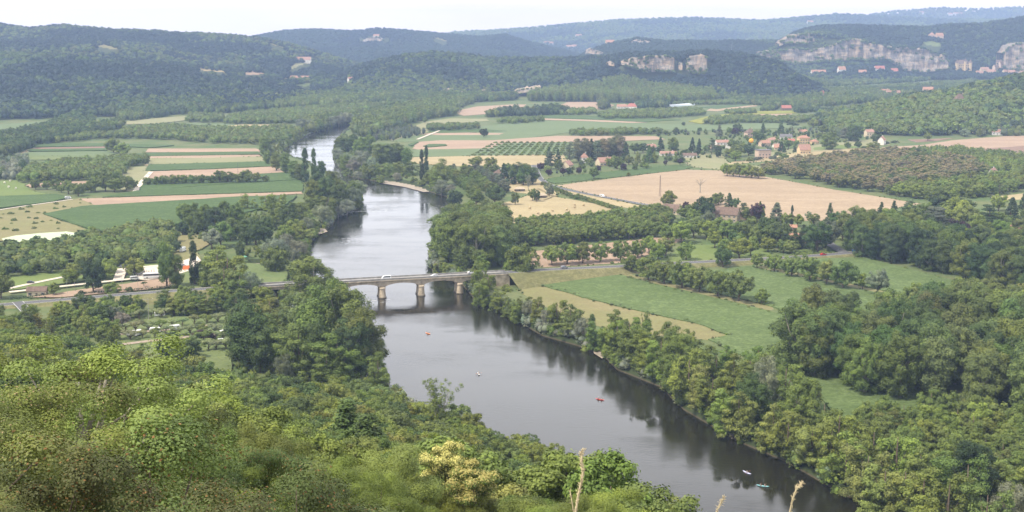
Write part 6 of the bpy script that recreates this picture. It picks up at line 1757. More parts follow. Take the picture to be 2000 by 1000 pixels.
def lone_slope(name, style, px, py, D, h, ws, colr, lab, mat=None):
    p = at_dist(px, py, D)
    z = float(terrain(np.array([p[0]]), np.array([p[1]]))[0])
    o = tree(name, style, p[0], p[1], z, h, ws, colr, mat)
    return tag(o, lab, 'tree')


lone_slope('slope_oak', 'oakopen', 165, 760, 56, 11.5, 1.25, 'lime', 'bright lime-green oak with bare branches showing, large on the near slope')
lone_slope('slope_oak', 'oaknear', 40, 800, 46, 8.2, 1.25, 'yellow', 'yellowish blooming tree beside the bright lime-green oak', LEAF_TAN)
lone_slope('slope_oak', 'oaknear', 330, 800, 66, 9.0, 1.1, 'mid', 'rich green oak just right of the bright lime-green oak')
lone_slope('slope_oak', 'oakopen', 250, 800, 60, 9.5, 1.2, 'light', 'fresh green oak between lime-green and rich green oaks')
lone_slope('slope_oak', 'oaknear', 470, 860, 62, 7.0, 1.2, 'olive', 'reddish olive oak rising over the near bushes', LEAF_RUST)
lone_slope('slope_oak', 'oak', 1110, 930, 138, 16, 1.1, 'mid', 'large dark leafy oak at the river end of the slope')
lone_slope('slope_oak', 'oak', 1060, 930, 150, 14, 1.1, 'mid', 'leafy oak left of the large dark one above the river')
lone_slope('slope_oak', 'oak', 1262, 985, 118, 12, 1.1, 'yellow', 'yellow-green tree at the bottom edge above the river')
lone_slope('slope_oak', 'oak', 1340, 1000, 104, 11, 1.15, 'light', 'fresh green tree at the bottom edge, nearest the dry stalks')
lone_slope('slope_oak', 'oak', 1190, 960, 128, 14, 1.1, 'mid', 'leafy oak behind the tall dry grass stalk')
lone_slope('slope_pine', 'conifer', 680, 830, 225, 17, 1.6, 'dark', 'dark pine standing out of the slope woods')
lone_slope('slope_pine', 'conifer', 720, 850, 210, 15, 1.7, 'dark', 'dark pine below and right of the first slope pine')
lone_slope('chestnut_tree', 'highcrown', 870, 915, 120, 13.6, .98, 'walnut', 'chestnut in full cream bloom on the near slope', LEAF_CREAM)
lone_slope('chestnut_tree', 'highcrown', 924, 930, 114, 12.0, 1.12, 'walnut', 'rounded chestnut with tan bloom beside the cream one', LEAF_GOLD)

# ------------------------------------------------------------------ the bridge
STONE = simple('bridge_stone', (0.44, 0.37, 0.275), 0.95, 0.35, 0.45, bump=0.05)
STONE_D = simple('damp_stone', (0.16, 0.135, 0.10), 0.9, 0.3, 0.6)
CONC = simple('parapet_concrete', (0.30, 0.29, 0.275), 0.9, 0.25, 0.5)
GLASS = simple('window_glass', (0.035, 0.04, 0.045), 0.12, 0.2, 2, spec=0.6)
WHITE = simple('white_paint', (0.74, 0.74, 0.73), 0.4, 0.06, 2)
DARKMETAL = simple('dark_metal', (0.05, 0.05, 0.055), 0.5, 0.2, 4)
RUBBER = simple('tyre_rubber', (0.025, 0.025, 0.027), 0.8, 0.2, 5)
WOOD = simple('weathered_wood', (0.20, 0.145, 0.10), 0.9, 0.35, 2)


def build_bridge():
    A, B = gp(500, 558, ZD), gp(986, 531.8, ZD)
    L = float(np.linalg.norm(B - A))
    rz = math.atan2(B[1] - A[1], B[0] - A[0])
    ax = np.array((math.cos(rz), math.sin(rz)))
    root = empty('road_bridge', (A[0], A[1], 0), rz)
    tag(root, 'stone road bridge of low arches on round-nosed piers across the river', 'bridge')
    W = 7.8
    sp = [float((gp(px, py, 0)[:2] - A[:2]) @ ax) for px, py in ((745, 579), (819, 573), (892, 567.5))]
    d = (sp[2] - sp[0]) / 2
    piers = []
    s = sp[0]
    while s - d > 4:
        s -= d
        piers.insert(0, s)
    piers += sp
    ab = sp[2] + d * .92
    # deck, cornices, parapets
    mb = MB()
    mb.box((L / 2, 0, 9.85), (L + 2, W - .8, .9))
    mb.build('deck', CONC, root)
    for sg in (-1, 1):
        mb = MB()
        mb.box((L / 2, sg * (W / 2 - .08), 9.98), (L + 2, .8, .34))
        mb.box((L / 2, sg * (W / 2 - .12), 9.66), (L + 2, .42, .28))
        mb.build('cornice', STONE, root)
        mb = MB()
        mb.box((L / 2, sg * (W / 2 - .28), 10.62), (L + 2, .34, .92))
        mb.box((L / 2, sg * (W / 2 - .28), 11.14), (L + 2, .46, .12))
        x = 1.0
        while x < L:
            mb.box((x, sg * (W / 2 - .28), 10.66), (.5, .42, .99))
            x += d / 4
        mb.build('parapet', CONC, root)
    # arches
    edges = [-2.0] + piers + [ab]
    for a, b in zip(edges[:-1], edges[1:]):
        n = 22
        s0, s1 = a + (1.5 if a > -1 else 0), b - 1.5
        v, f = [], []
        for i in range(n + 1):
            t = i / n
            x = a + (b - a) * t
            u = (x - (s0 + s1) / 2) / ((s1 - s0) / 2)
            z = 6.3 + 2.75 * math.sqrt(max(0, 1 - u * u * .93)) - 2.75 * math.sqrt(.07) if abs(u) < 1 else 6.1
            for y, zz in ((-W / 2 + .35, 9.45), (-W / 2 + .35, z), (W / 2 - .35, z), (W / 2 - .35, 9.45)):
                v.append((x, y, zz))
        for i in range(n):
            for k in range(3):
                f.append((4 * i + k, 4 * i + k + 1, 4 * i + 5 + k, 4 * i + 4 + k))
        f += [(0, 3, 2, 1), (4 * n, 4 * n + 1, 4 * n + 2, 4 * n + 3)]
        mb = MB().add(v, f)
        mb.build('arch', STONE, root)
        ring = MB()                                  # the arch stones stand a little proud
        for sg in (-1, 1):
            for i in range(1, n - 1):
                p, q = v[4 * i + 1], v[4 * i + 5]
                y = sg * (W / 2 - .31)
                ring.add([(p[0], y, p[2] - .02), (q[0], y, q[2] - .02), (q[0], y, q[2] + .5), (p[0], y, p[2] + .5), (p[0], y - sg * .3, p[2] - .02), (q[0], y - sg * .3, q[2] - .02), (q[0], y - sg * .3, q[2] + .5), (p[0], y - sg * .3, p[2] + .5)],
                         [(0, 1, 2, 3), (7, 6, 5, 4), (0, 4, 5, 1), (3, 2, 6, 7)])
        ring.build('arch_rim', STONE, root)
    for s in piers:
        mb = MB()

        def sec(hw, hl, z):                          # round-nosed section across the stream
            pts = []
            for k in range(9):
                a = math.pi * k / 8
                pts.append((s + hw * math.cos(a), hl - hw + hw * math.sin(a), z))
            for k in range(9):
                a = math.pi + math.pi * k / 8
                pts.append((s + hw * math.cos(a), -hl + hw + hw * math.sin(a), z))
            return pts
        rings = [sec(2.3, 5.6, -2), sec(2.3, 5.6, .5), sec(1.95, 5.2, .62), sec(1.62, 4.6, 5.2), sec(1.95, 4.9, 5.35), sec(1.95, 4.9, 5.75), sec(1.7, 3.9, 6.3)]
        n = 18
        v = [p for r in rings for p in r]
        for i in range(len(rings) - 1):
            mb.add([], [])
        f = [(i * n + k, i * n + (k + 1) % n, (i + 1) * n + (k + 1) % n, (i + 1) * n + k) for i in range(len(rings) - 1) for k in range(n)] + [tuple((len(rings) - 1) * n + k for k in range(n))]
        k0 = len(mb.v)
        mb.add(v, f)
        mb.m = [1 if i < 2 * n else 0 for i in range(len(f))]
        mb.build('pier', [STONE, STONE_D], root)
    mb = MB()
    mb.box(((ab + L + 2) / 2, 0, 4.6), (L + 2 - ab, W - .7, 9.6))
    mb.box((ab + .6, 0, 4.75), (1.6, W - .3, 9.3))
    mb.build('abutment', STONE, root)
    return A, ax, rz


BR_A, BR_AX, BR_RZ = build_bridge()

# ------------------------------------------------------------------ houses
ROOFS = {'brown': simple('brown_tiles', (0.165, 0.115, 0.09), 0.9, 0.3, 0.8, bump=0.04), 'pink': simple('pinkish_tiles', (0.34, 0.20, 0.155), 0.9, 0.25, 0.8, bump=0.04),
         'orange': simple('orange_tiles', (0.37, 0.205, 0.145), 0.9, 0.25, 0.8, bump=0.04), 'grey': simple('slate', (0.15, 0.145, 0.15), 0.8, 0.2, 0.8), 'red': simple('red_tiles', (0.36, 0.14, 0.11), 0.9, 0.25, 0.8)}
WALLS = {'cream': simple('cream_render', (0.60, 0.50, 0.36), 0.95, 0.1, 0.4), 'white': simple('white_render', (0.68, 0.65, 0.60), 0.95, 0.08, 0.4), 'stone': simple('rubble_stone', (0.42, 0.345, 0.25), 0.95, 0.22, 1.2, bump=0.03),
         'yellow': simple('yellow_stone', (0.62, 0.46, 0.27), 0.95, 0.12, 0.5), 'pinkish': simple('rosy_render', (0.56, 0.42, 0.33), 0.95, 0.1, 0.4), 'wood': WOOD}
SHUT = simple('window_shutter', (0.20, 0.15, 0.12), 0.7, 0.2, 2)


def house(label, pos, w, d, h, roof='gable', rh=3.0, rz=0.0, wall='cream', tile='pink', floors=1, cols=3, chimney=True, cat='house', name='house', group=None, door=True, over=.45):
    root = tag(empty(name, (pos[0], pos[1], pos[2] - .05), rz), label, cat, group)
    hw, hd = w / 2, d / 2
    mb = MB()
    mb.box((0, 0, h / 2 - .75), (w, d, h + 1.5))
    if roof == 'gable':
        for x in (-hw, hw):
            s = 1 if x > 0 else -1
            mb.add([(x, -hd, h), (x, hd, h), (x, 0, h + rh - .06), (x - s * .3, -hd, h), (x - s * .3, hd, h), (x - s * .3, 0, h + rh - .06)], [(0, 1, 2), (5, 4, 3), (1, 4, 5, 2), (0, 2, 5, 3)])
    mb.build('wall', WALLS[wall], root)
    mb = MB()
    o, t = over, .22
    if roof == 'gable':
        k = rh / hd
        for sg in (-1, 1):
            a = [(-hw - o, sg * (hd + o), h - k * o), (hw + o, sg * (hd + o), h - k * o), (hw + o, 0, h + rh), (-hw - o, 0, h + rh)]
            b = [(x, y, z + t) for x, y, z in a]
            mb.add(a + b, [(0, 1, 2, 3), (7, 6, 5, 4), (0, 4, 5, 1), (1, 5, 6, 2), (2, 6, 7, 3), (3, 7, 4, 0)])
    elif roof == 'flat':
        mb.box((0, 0, h + .25), (w + 2 * o + .6, d + 2 * o + .6, .5))
    else:
        rl = max(0.0, hw - hd) if roof == 'hip' else 0.15
        a = [(-hw - o, -hd - o, h), (hw + o, -hd - o, h), (hw + o, hd + o, h), (-hw - o, hd + o, h)]
        top = [(-rl, 0, h + rh), (rl, 0, h + rh)]
        lo = [(x, y, z - .18) for x, y, z in a]
        mb.add(a + top + lo, [(0, 1, 5, 4), (2, 3, 4, 5), (1, 2, 5), (3, 0, 4), (0, 6, 7, 1), (1, 7, 8, 2), (2, 8, 9, 3), (3, 9, 6, 0), (9, 8, 7, 6)])
    ro = mb.build('roof', ROOFS[tile], root)
    if chimney:
        c = MB()
        cx = hw * .55
        c.box((cx, .3, h + rh + .1), (.8, .7, 1.9))
        c.box((cx, .3, h + rh + 1.12), (1.0, .9, .18))
        c.build('chimney', WALLS[wall], ro)
    for f in range(floors):
        zc = 1.55 + f * 2.75
        if zc + .7 > h:
            break
        for side in (-1, 1):
            if side > 0 and cols > 2:
                continue
            for c in range(cols):
                x = -hw + w * (c + .5) / cols
                if door and f == 0 and c == cols // 2 and side < 0:
                    dm = MB()
                    dm.box((x, side * (hd + .03), 1.05), (1.05, .12, 2.1))
                    dm.build('door', SHUT, root)
                    continue
                wm = MB()
                wm.box((x, side * (hd + .02), zc), (1.15, .10, 1.45), mi=0)
                wm.box((x, side * (hd + .05), zc), (.95, .10, 1.25), mi=1)
                wm.box((x - .8, side * (hd + .04), zc), (.42, .08, 1.4), mi=2)
                wm.box((x + .8, side * (hd + .04), zc), (.42, .08, 1.4), mi=2)
                wm.build('window', [WHITE, GLASS, SHUT], root)
        if d > 5:
            wm = MB()
            wm.box((hw + .02, 0, zc + (.9 if floors == 1 and roof == 'gable' else 0)), (.10, 1.0, 1.3), mi=0)
            wm.box((hw + .05, 0, zc + (.9 if floors == 1 and roof == 'gable' else 0)), (.10, .8, 1.1), mi=1)
            wm.build('window', [WHITE, GLASS], root)
    return root


def at(px, py):
    p = hit(px, py)
    return p


HG = 'houses of the valley hamlet'
SPECS = [
    ('cream gabled house with pinkish roof beside the purple trees', 1108, 331, 11, 9, 5.2, 'gable', 4.2, R(62), 'cream', 'pink', 2, 3),
    ('long cream house with a big pinkish roof among garden trees', 1180, 323, 17, 10, 4.2, 'gable', 4.8, R(28), 'cream', 'pink', 1, 4),
    ('small turret-like house with a pointed pink roof', 1141, 318, 7, 7, 6.0, 'pyramid', 5.0, R(20), 'white', 'pink', 2, 2),
    ('small house with a brown pyramid roof behind the dense tree rows', 974, 345, 9, 8, 3.6, 'pyramid', 3.8, R(10), 'white', 'brown', 1, 3),
    ('low stone house under a big brown roof beside the stubble field', 1313, 418, 14, 9, 3.4, 'gable', 4.2, R(-38), 'cream', 'brown', 1, 3),
    ('long stone farmhouse with brown tiled roof in front of the stubble field', 1418, 432, 20, 10, 6.0, 'gable', 5.0, R(-27), 'stone', 'brown', 2, 5),
    ('small outhouse with a faded brown roof below the farmhouse', 1438, 459, 9, 6, 3.2, 'gable', 2.4, R(12), 'white', 'brown', 1, 2),
    ('long low terracotta-roofed house half hidden in dark conifers', 1565, 475, 20, 9, 3.2, 'gable', 3.0, R(-35), 'cream', 'orange', 1, 4),
    ('white house glimpsed behind the tall trees at the junction', 1681, 470, 11, 9, 6.0, 'hip', 3.5, R(20), 'white', 'pink', 2, 3),
    ('terracotta-roofed house at the edge of the estate', 1975, 459, 13, 9, 4.0, 'gable', 3.4, R(8), 'white', 'orange', 1, 3),
    ('white house with a steep pink roof beside the blooming orchard', 1938, 348, 12, 9, 5.0, 'gable', 5.2, R(52), 'white', 'pink', 2, 3),
    ('wood-clad barn with a wide flat dark roof', 1490, 309, 16, 10, 9.5, 'flat', 0.4, R(14), 'pinkish', 'grey', 2, 4),
    ('bright cream house with a steep mansard roof and white terrace', 1570, 300, 14, 9, 5.0, 'gable', 6.2, R(12), 'yellow', 'pink', 1, 4),
    ('two-storey house with a pinkish-red roof', 1569, 280, 15, 9, 7.2, 'hip', 3.2, R(14), 'yellow', 'orange', 2, 4),
    ('tall house with a pointed brown roof near the dark purple tree', 1464, 268, 12, 11, 6.2, 'hip', 5.6, R(16), 'pinkish', 'brown', 2, 3),
    ('low orange-roofed house near the balloon', 1493, 286, 13, 9, 4.5, 'gable', 3.2, R(30), 'pinkish', 'orange', 1, 3),
    ('house with a shallow pink hip roof behind the orange-roofed one', 1509, 278, 13, 10, 3.6, 'hip', 3.0, R(20), 'cream', 'pink', 1, 3),
    ('white bungalow with a grey roof', 1535, 272, 16, 9, 3.6, 'gable', 3.4, R(-8), 'white', 'grey', 1, 4),
    ('small red-roofed annex beside the grey-roofed bungalow', 1545, 279, 9, 7, 3.0, 'gable', 2.2, R(-8), 'cream', 'red', 1, 2),
    ('small house with an orange hip roof right of the two-storey house', 1590, 281, 9, 8, 3.4, 'hip', 2.6, R(10), 'yellow', 'orange', 1, 2),
    ('pale house under the umbrella pine', 1568, 262, 11, 8, 4.0, 'gable', 2.4, R(5), 'cream', 'orange', 1, 3),
    ('house with a broad pinkish roof behind the great round tree', 1630, 260, 16, 9, 3.6, 'gable', 4.2, R(-6), 'cream', 'pink', 1, 4),
    ('tall cream house with a lower wing above the hamlet lawn', 1697, 268, 11, 9, 7.5, 'gable', 3.0, R(12), 'cream', 'pink', 2, 3),
    ('narrow white-gabled house leaning against garden trees', 1722, 283, 10, 8, 6.5, 'gable', 4.5, R(58), 'white', 'pink', 2, 2),
    ('long low house with a pinkish roof behind a clipped tree', 1305, 304, 20, 8, 2.8, 'gable', 2.4, R(4), 'white', 'pink', 1, 4),
    ('white gable end between the rounded trees', 1424, 290, 9, 8, 3.8, 'gable', 4.6, R(66), 'white', 'pink', 1, 2),
    ('wide house with a purplish low roof beside the feathery cedar', 1410, 283, 17, 9, 3.6, 'gable', 2.8, R(10), 'white', 'pink', 1, 4),
    ('little wooden-roofed shed at the upper edge of the orchard', 1748, 301, 10, 7, 3.0, 'gable', 2.4, R(10), 'wood', 'brown', 1, 2),
    ('long pale house behind the clipped round trees', 1345, 308, 18, 8, 3.0, 'gable', 2.4, R(8), 'white', 'brown', 1, 4),
    ('pink-roofed house between hamlet conifers and tan strip', 1395, 294, 14, 9, 3.4, 'gable', 3.2, R(18), 'cream', 'pink', 1, 3),
    ('cream cottage right of the low orange-roofed house', 1520, 293, 10, 8, 3.4, 'gable', 3.0, R(-15), 'cream', 'orange', 1, 2),
    ('pale house with brown roof at the back of the hamlet', 1650, 254, 13, 9, 4.0, 'gable', 3.6, R(10), 'cream', 'brown', 1, 3),
    ('white house with pink roof behind the two dark garden trees', 1270, 292, 13, 9, 3.6, 'gable', 3.2, R(25), 'white', 'pink', 1, 3),
    ('white garden house beyond the low hedges', 1516, 288, 9, 6, 2.8, 'gable', 1.8, R(25), 'white', 'pink', 1, 2),
]
for lab, px, py, w, d, h, rt, rh, rz, wc, tc, fl, co in SPECS:
    house(lab, at(px, py), w, d, h, rt, rh, rz, wc, tc, fl, co, group=HG)
house('dark open barn joined to the stone farmhouse', at(1449, 428), 9, 7, 4.2, 'gable', 2.0, R(-27), 'wood', 'brown', 1, 2, False, 'barn', 'barn')
house('tiny orange wooden shed among the conifers', at(1549, 452), 5, 4, 3.2, 'gable', 1.6, R(-10), 'wood', 'orange', 1, 2, False, 'shed', 'garden_shed')
house('cream stone hut with a brown tiled roof beside the road junction', at(74, 578), 10.5, 5, 3.3, 'gable', 1.9, R(6), 'cream', 'brown', 1, 3, False, 'hut', 'stone_hut')
house('red-roofed field barn in the middle plain', at(1535, 216), 18, 10, 5, 'gable', 5, R(4), 'wood', 'red', 1, 2, False, 'barn', 'barn')
FAR = [
    ('left orange-roofed farm building by the dark trees', 1214, 212, 18, 9, 4, 'gable', 4, R(5), 'white', 'orange'),
    ('right orange-roofed farm building by the dark trees', 1234, 212, 20, 11, 4, 'hip', 6, R(-12), 'white', 'red'),
    ('long white farmhouse with a tower alone on the left hill', 593, 123, 42, 12, 9, 'gable', 8, R(-4), 'white', 'pink'),
    ('low stone farm with pink roofs on the wooded slope', 586, 159, 46, 14, 7, 'gable', 6, R(-8), 'yellow', 'pink'),
    ('small white farmhouse on its own pale yard', 685, 165, 14, 10, 10, 'gable', 7, R(40), 'white', 'orange'),
    ('villa with a pointed brown roof on the right hill', 1873, 207, 20, 15, 6, 'hip', 13, R(14), 'pinkish', 'brown'),
    ('pale house in the trees at the foot of the right hill', 1911, 262, 15, 10, 6, 'gable', 5, R(20), 'cream', 'brown'),
    ('white low house at the edge of the long tan field', 1945, 263, 16, 8, 4, 'gable', 3, R(8), 'white', 'pink'),
    ('small red-roofed house in the far hedges', 1606, 189, 11, 10, 6, 'gable', 7, R(50), 'pinkish', 'red'),
    ('long white-walled house in the farther hamlet', 1744, 187, 32, 12, 6, 'gable', 6, R(5), 'white', 'pink'),
    ('pink-roofed house beside the long white-walled house', 1728, 184, 22, 11, 6, 'gable', 6, R(12), 'white', 'orange'),
    ('red-roofed house in the farther hamlet', 1812, 183, 24, 13, 8, 'gable', 8, R(-10), 'white', 'orange'),
    ('low pink barn at the right end of the farther hamlet', 1800, 178, 36, 10, 5, 'gable', 4, R(4), 'pinkish', 'orange'),
    ('long pink-roofed house at the foot of the rock cliff', 1598, 147, 44, 14, 8, 'gable', 8, R(6), 'white', 'orange'),
    ('white house with twin gables at the foot of the rock cliff', 1643, 147, 22, 14, 16, 'gable', 9, R(10), 'white', 'orange'),
    ('pink house below the middle of the rock cliff', 1684, 147, 22, 13, 9, 'gable', 7, R(-8), 'pinkish', 'orange'),
    ('white house with red roof below the rock cliff', 1717, 141, 30, 14, 10, 'gable', 8, R(8), 'white', 'red'),
    ('small white house with red roof right of the others', 1745, 145, 24, 14, 9, 'gable', 8, R(0), 'white', 'red'),
    ('left house of the pair high above the cliff', 1819, 78, 15, 14, 16, 'hip', 8, R(10), 'pinkish', 'orange'),
    ('right house of the pair high above the cliff', 1834, 79, 24, 14, 14, 'gable', 9, R(6), 'pinkish', 'orange'),
    ('tan house on the rocky end of the far knoll', 1191, 88, 30, 14, 10, 'gable', 8, R(5), 'yellow', 'orange'),
    ('white specks of a farm on the blue ridge', 735, 74, 26, 14, 8, 'gable', 7, R(5), 'white', 'orange'),
    ('cottage under the cliff village, nearest the rock', 1762, 140, 14, 10, 8, 'gable', 5, R(15), 'stone', 'brown'),
    ('stone house tucked at the foot of the cliff', 1790, 141, 16, 10, 9, 'gable', 5, R(-5), 'stone', 'brown'),
    ('brownish house at the right foot of the long cliff', 1815, 140, 20, 10, 9, 'gable', 6, R(5), 'pinkish', 'brown'),
]
for lab, px, py, w, d, h, rt, rh, rz, wc, tc in FAR:
    house(lab, at(px, py), w, d, h, rt, rh, rz, wc, tc, 2 if h > 5.5 else 1, 3, w < 25, group='scattered far houses')
VG = 'houses of the riverside village under the cliff'
VILL = [(1912, 150, 22, 12, 'the lowest large house with a round pink roof'), (1922, 146, 26, 16, 'big pink-roofed house in front of the dark trees'), (1934, 147, 22, 11, 'pink-roofed house right of the big one'), (1944, 140, 16, 13, 'stone house climbing towards the cliff'), (1950, 134, 16, 14, 'highest stone house against the cliff'),
        (1956, 141, 18, 12, 'roof in the middle of the climbing row'), (1964, 147, 22, 11, 'house behind the rounded trees'), (1975, 149, 20, 11, 'long pink roof at the river front'), (1986, 147, 22, 12, 'second long roof at the river front'), (1997, 150, 22, 11, 'last roof before the wooded hill'), (1968, 139, 14, 12, 'narrow house pressed against the rock'), (1940, 148, 14, 9, 'small gabled house among bigger roofs')]
for px, py, w, h, lab in VILL:
    house('pale village house, ' + lab, at(px, py), w, 12, h, 'gable', 7, R(RNG.uniform(-25, 25)), ['pinkish', 'yellow', 'cream'][px % 3], ['brown', 'pink', 'pink'][px % 3], 2, 3, True, group=VG)
for px, py, lab in ((1075, 89, 'left'), (1068, 88, 'middle'), (1130, 74, 'upper'), (1112, 96, 'lower'), (1124, 95, 'right'), (1855, 31, 'first'), (1866, 30, 'second'), (1876, 30, 'third'), (1800, 28, 'lone'), (1582, 47, 'tiny')):
    house(f'whitish speck of a farmhouse on the distant hills, the {lab} one of its cluster' if lab not in ('lone', 'tiny') else f'{lab} whitish farmhouse on the skyline hills', at(px, py), 34, 20, 12, 'gable', 9, R(10), 'white', 'orange', 1, 2, False, group='farmhouses on the distant hills')


def chateau():
    p = at(1879, 139)
    root = tag(empty('castle', (p[0], p[1], p[2] - 1), R(6)), 'pale turreted castle under the wooded cliff', 'castle')
    w = WALLS['yellow']
    mb = MB()
    mb.box((0, 0, 8), (40, 18, 20))
    mb.build('wall', w, root)
    m2 = MB()
    a = [(-21, -10, 18), (21, -10, 18), (21, 10, 18), (-21, 10, 18), (-12, 0, 30), (12, 0, 30)]
    m2.add(a, [(0, 1, 5, 4), (2, 3, 4, 5), (1, 2, 5), (3, 0, 4), (3, 2, 1, 0)])
    m2.build('roof', ROOFS['brown'], root)
    for x, y, r, h in ((-22, -8, 5.5, 20), (22, -8, 5.5, 20), (4, -10, 4, 24)):
        t = MB()
        t.lathe([(r, -4), (r, h), (r * 1.12, h + .3), (r * 1.12, h + 1.2)], (x, y, 0), 14)
        to = t.build('tower', w, root)
        c = MB()
        c.lathe([(r * 1.25, h + 1.2), (r * .6, h + 6), (.2, h + 12)], (x, y, 0), 14)
        c.build('roof', ROOFS['brown'], to)
    for x in (-14, -8, -2, 10, 16):
        for z in (5, 12):
            m = MB()
            m.box((x, -9.1, z), (2, .4, 3.2))
            m.build('window', GLASS, root)


chateau()


def greenhouse():
    a, b = gp(1306, 209), gp(1354, 205.5)
    L = float(np.linalg.norm(b - a))
    root = tag(empty('greenhouse', (a[0], a[1], ZP), math.atan2(b[1] - a[1], b[0] - a[0])), 'long white polytunnel greenhouse on the far plain', 'greenhouse')
    m = MB()
    prof = [(4.5 * math.cos(math.pi * k / 10), 4.6 * math.sin(math.pi * k / 10)) for k in range(11)]
    v = [(x, y, z) for x in (0, L) for y, z in prof]
    m.add(v, [(k, k + 11, k + 12, k + 1) for k in range(10)] + [tuple(range(10, -1, -1)), tuple(range(11, 22))])
    m.build('cover', simple('polythene', (0.62, 0.68, 0.72), 0.35, 0.05, 1), root, True)
    h = MB()
    for i in range(9):
        x = L * i / 8
        h.tube([(x, y * 1.01, z * 1.01) for y, z in prof], .12, 5)
    h.build('hoops', WHITE, root)


greenhouse()


def shelter(px, py, lab):
    p = at(px, py)
    root = tag(empty('open_shelter', p, R(8)), lab, 'shelter')
    m = MB()
    m.add([(-5.2, -2.8, 2.5), (5.2, -2.8, 2.5), (5.2, 2.8, 2.5), (-5.2, 2.8, 2.5), (-2, 0, 4.4), (2, 0, 4.4), (-5.2, -2.8, 2.3), (5.2, -2.8, 2.3), (5.2, 2.8, 2.3), (-5.2, 2.8, 2.3)],
          [(0, 1, 5, 4), (2, 3, 4, 5), (1, 2, 5), (3, 0, 4), (0, 6, 7, 1), (1, 7, 8, 2), (2, 8, 9, 3), (3, 9, 6, 0), (9, 8, 7, 6)])
    m.build('roof', WALLS['stone'], root)
    for x in (-4.4, 0, 4.4):
        for y in (-2.2, 2.2):
            q = MB()
            q.box((x, y, 1.1), (.5, .5, 2.6))
            q.build('post', WOOD, root)
    q = MB()
    q.box((0, 2.2, 1.0), (8.4, .25, 2.1))
    q.build('wall', WALLS['stone'], root)


shelter(1015, 374, 'open-sided stone-roofed shelter left of the loop path')
shelter(1058, 387, 'open-sided stone-roofed shelter inside the loop path')

# ------------------------------------------------------------------ vehicles
PAINT_CAR, _nt, _b = new_mat('car_paint')
_nt.links.new(nd(_nt, 'ShaderNodeObjectInfo').outputs['Color'], _b.inputs['Base Color'])
_b.inputs['Roughness'].default_value = 0.25
_b.inputs['Specular IOR Level'].default_value = 0.6
LAMP = simple('lamp_glass', (0.7, 0.7, 0.68), 0.15, 0.05, 3, spec=.7)
TAIL = simple('tail_lamp', (0.35, 0.02, 0.015), 0.2, 0.1, 3)
HUB = simple('wheel_rim', (0.42, 0.42, 0.43), 0.3, 0.1, 6, metal=.7)
KITS = {}


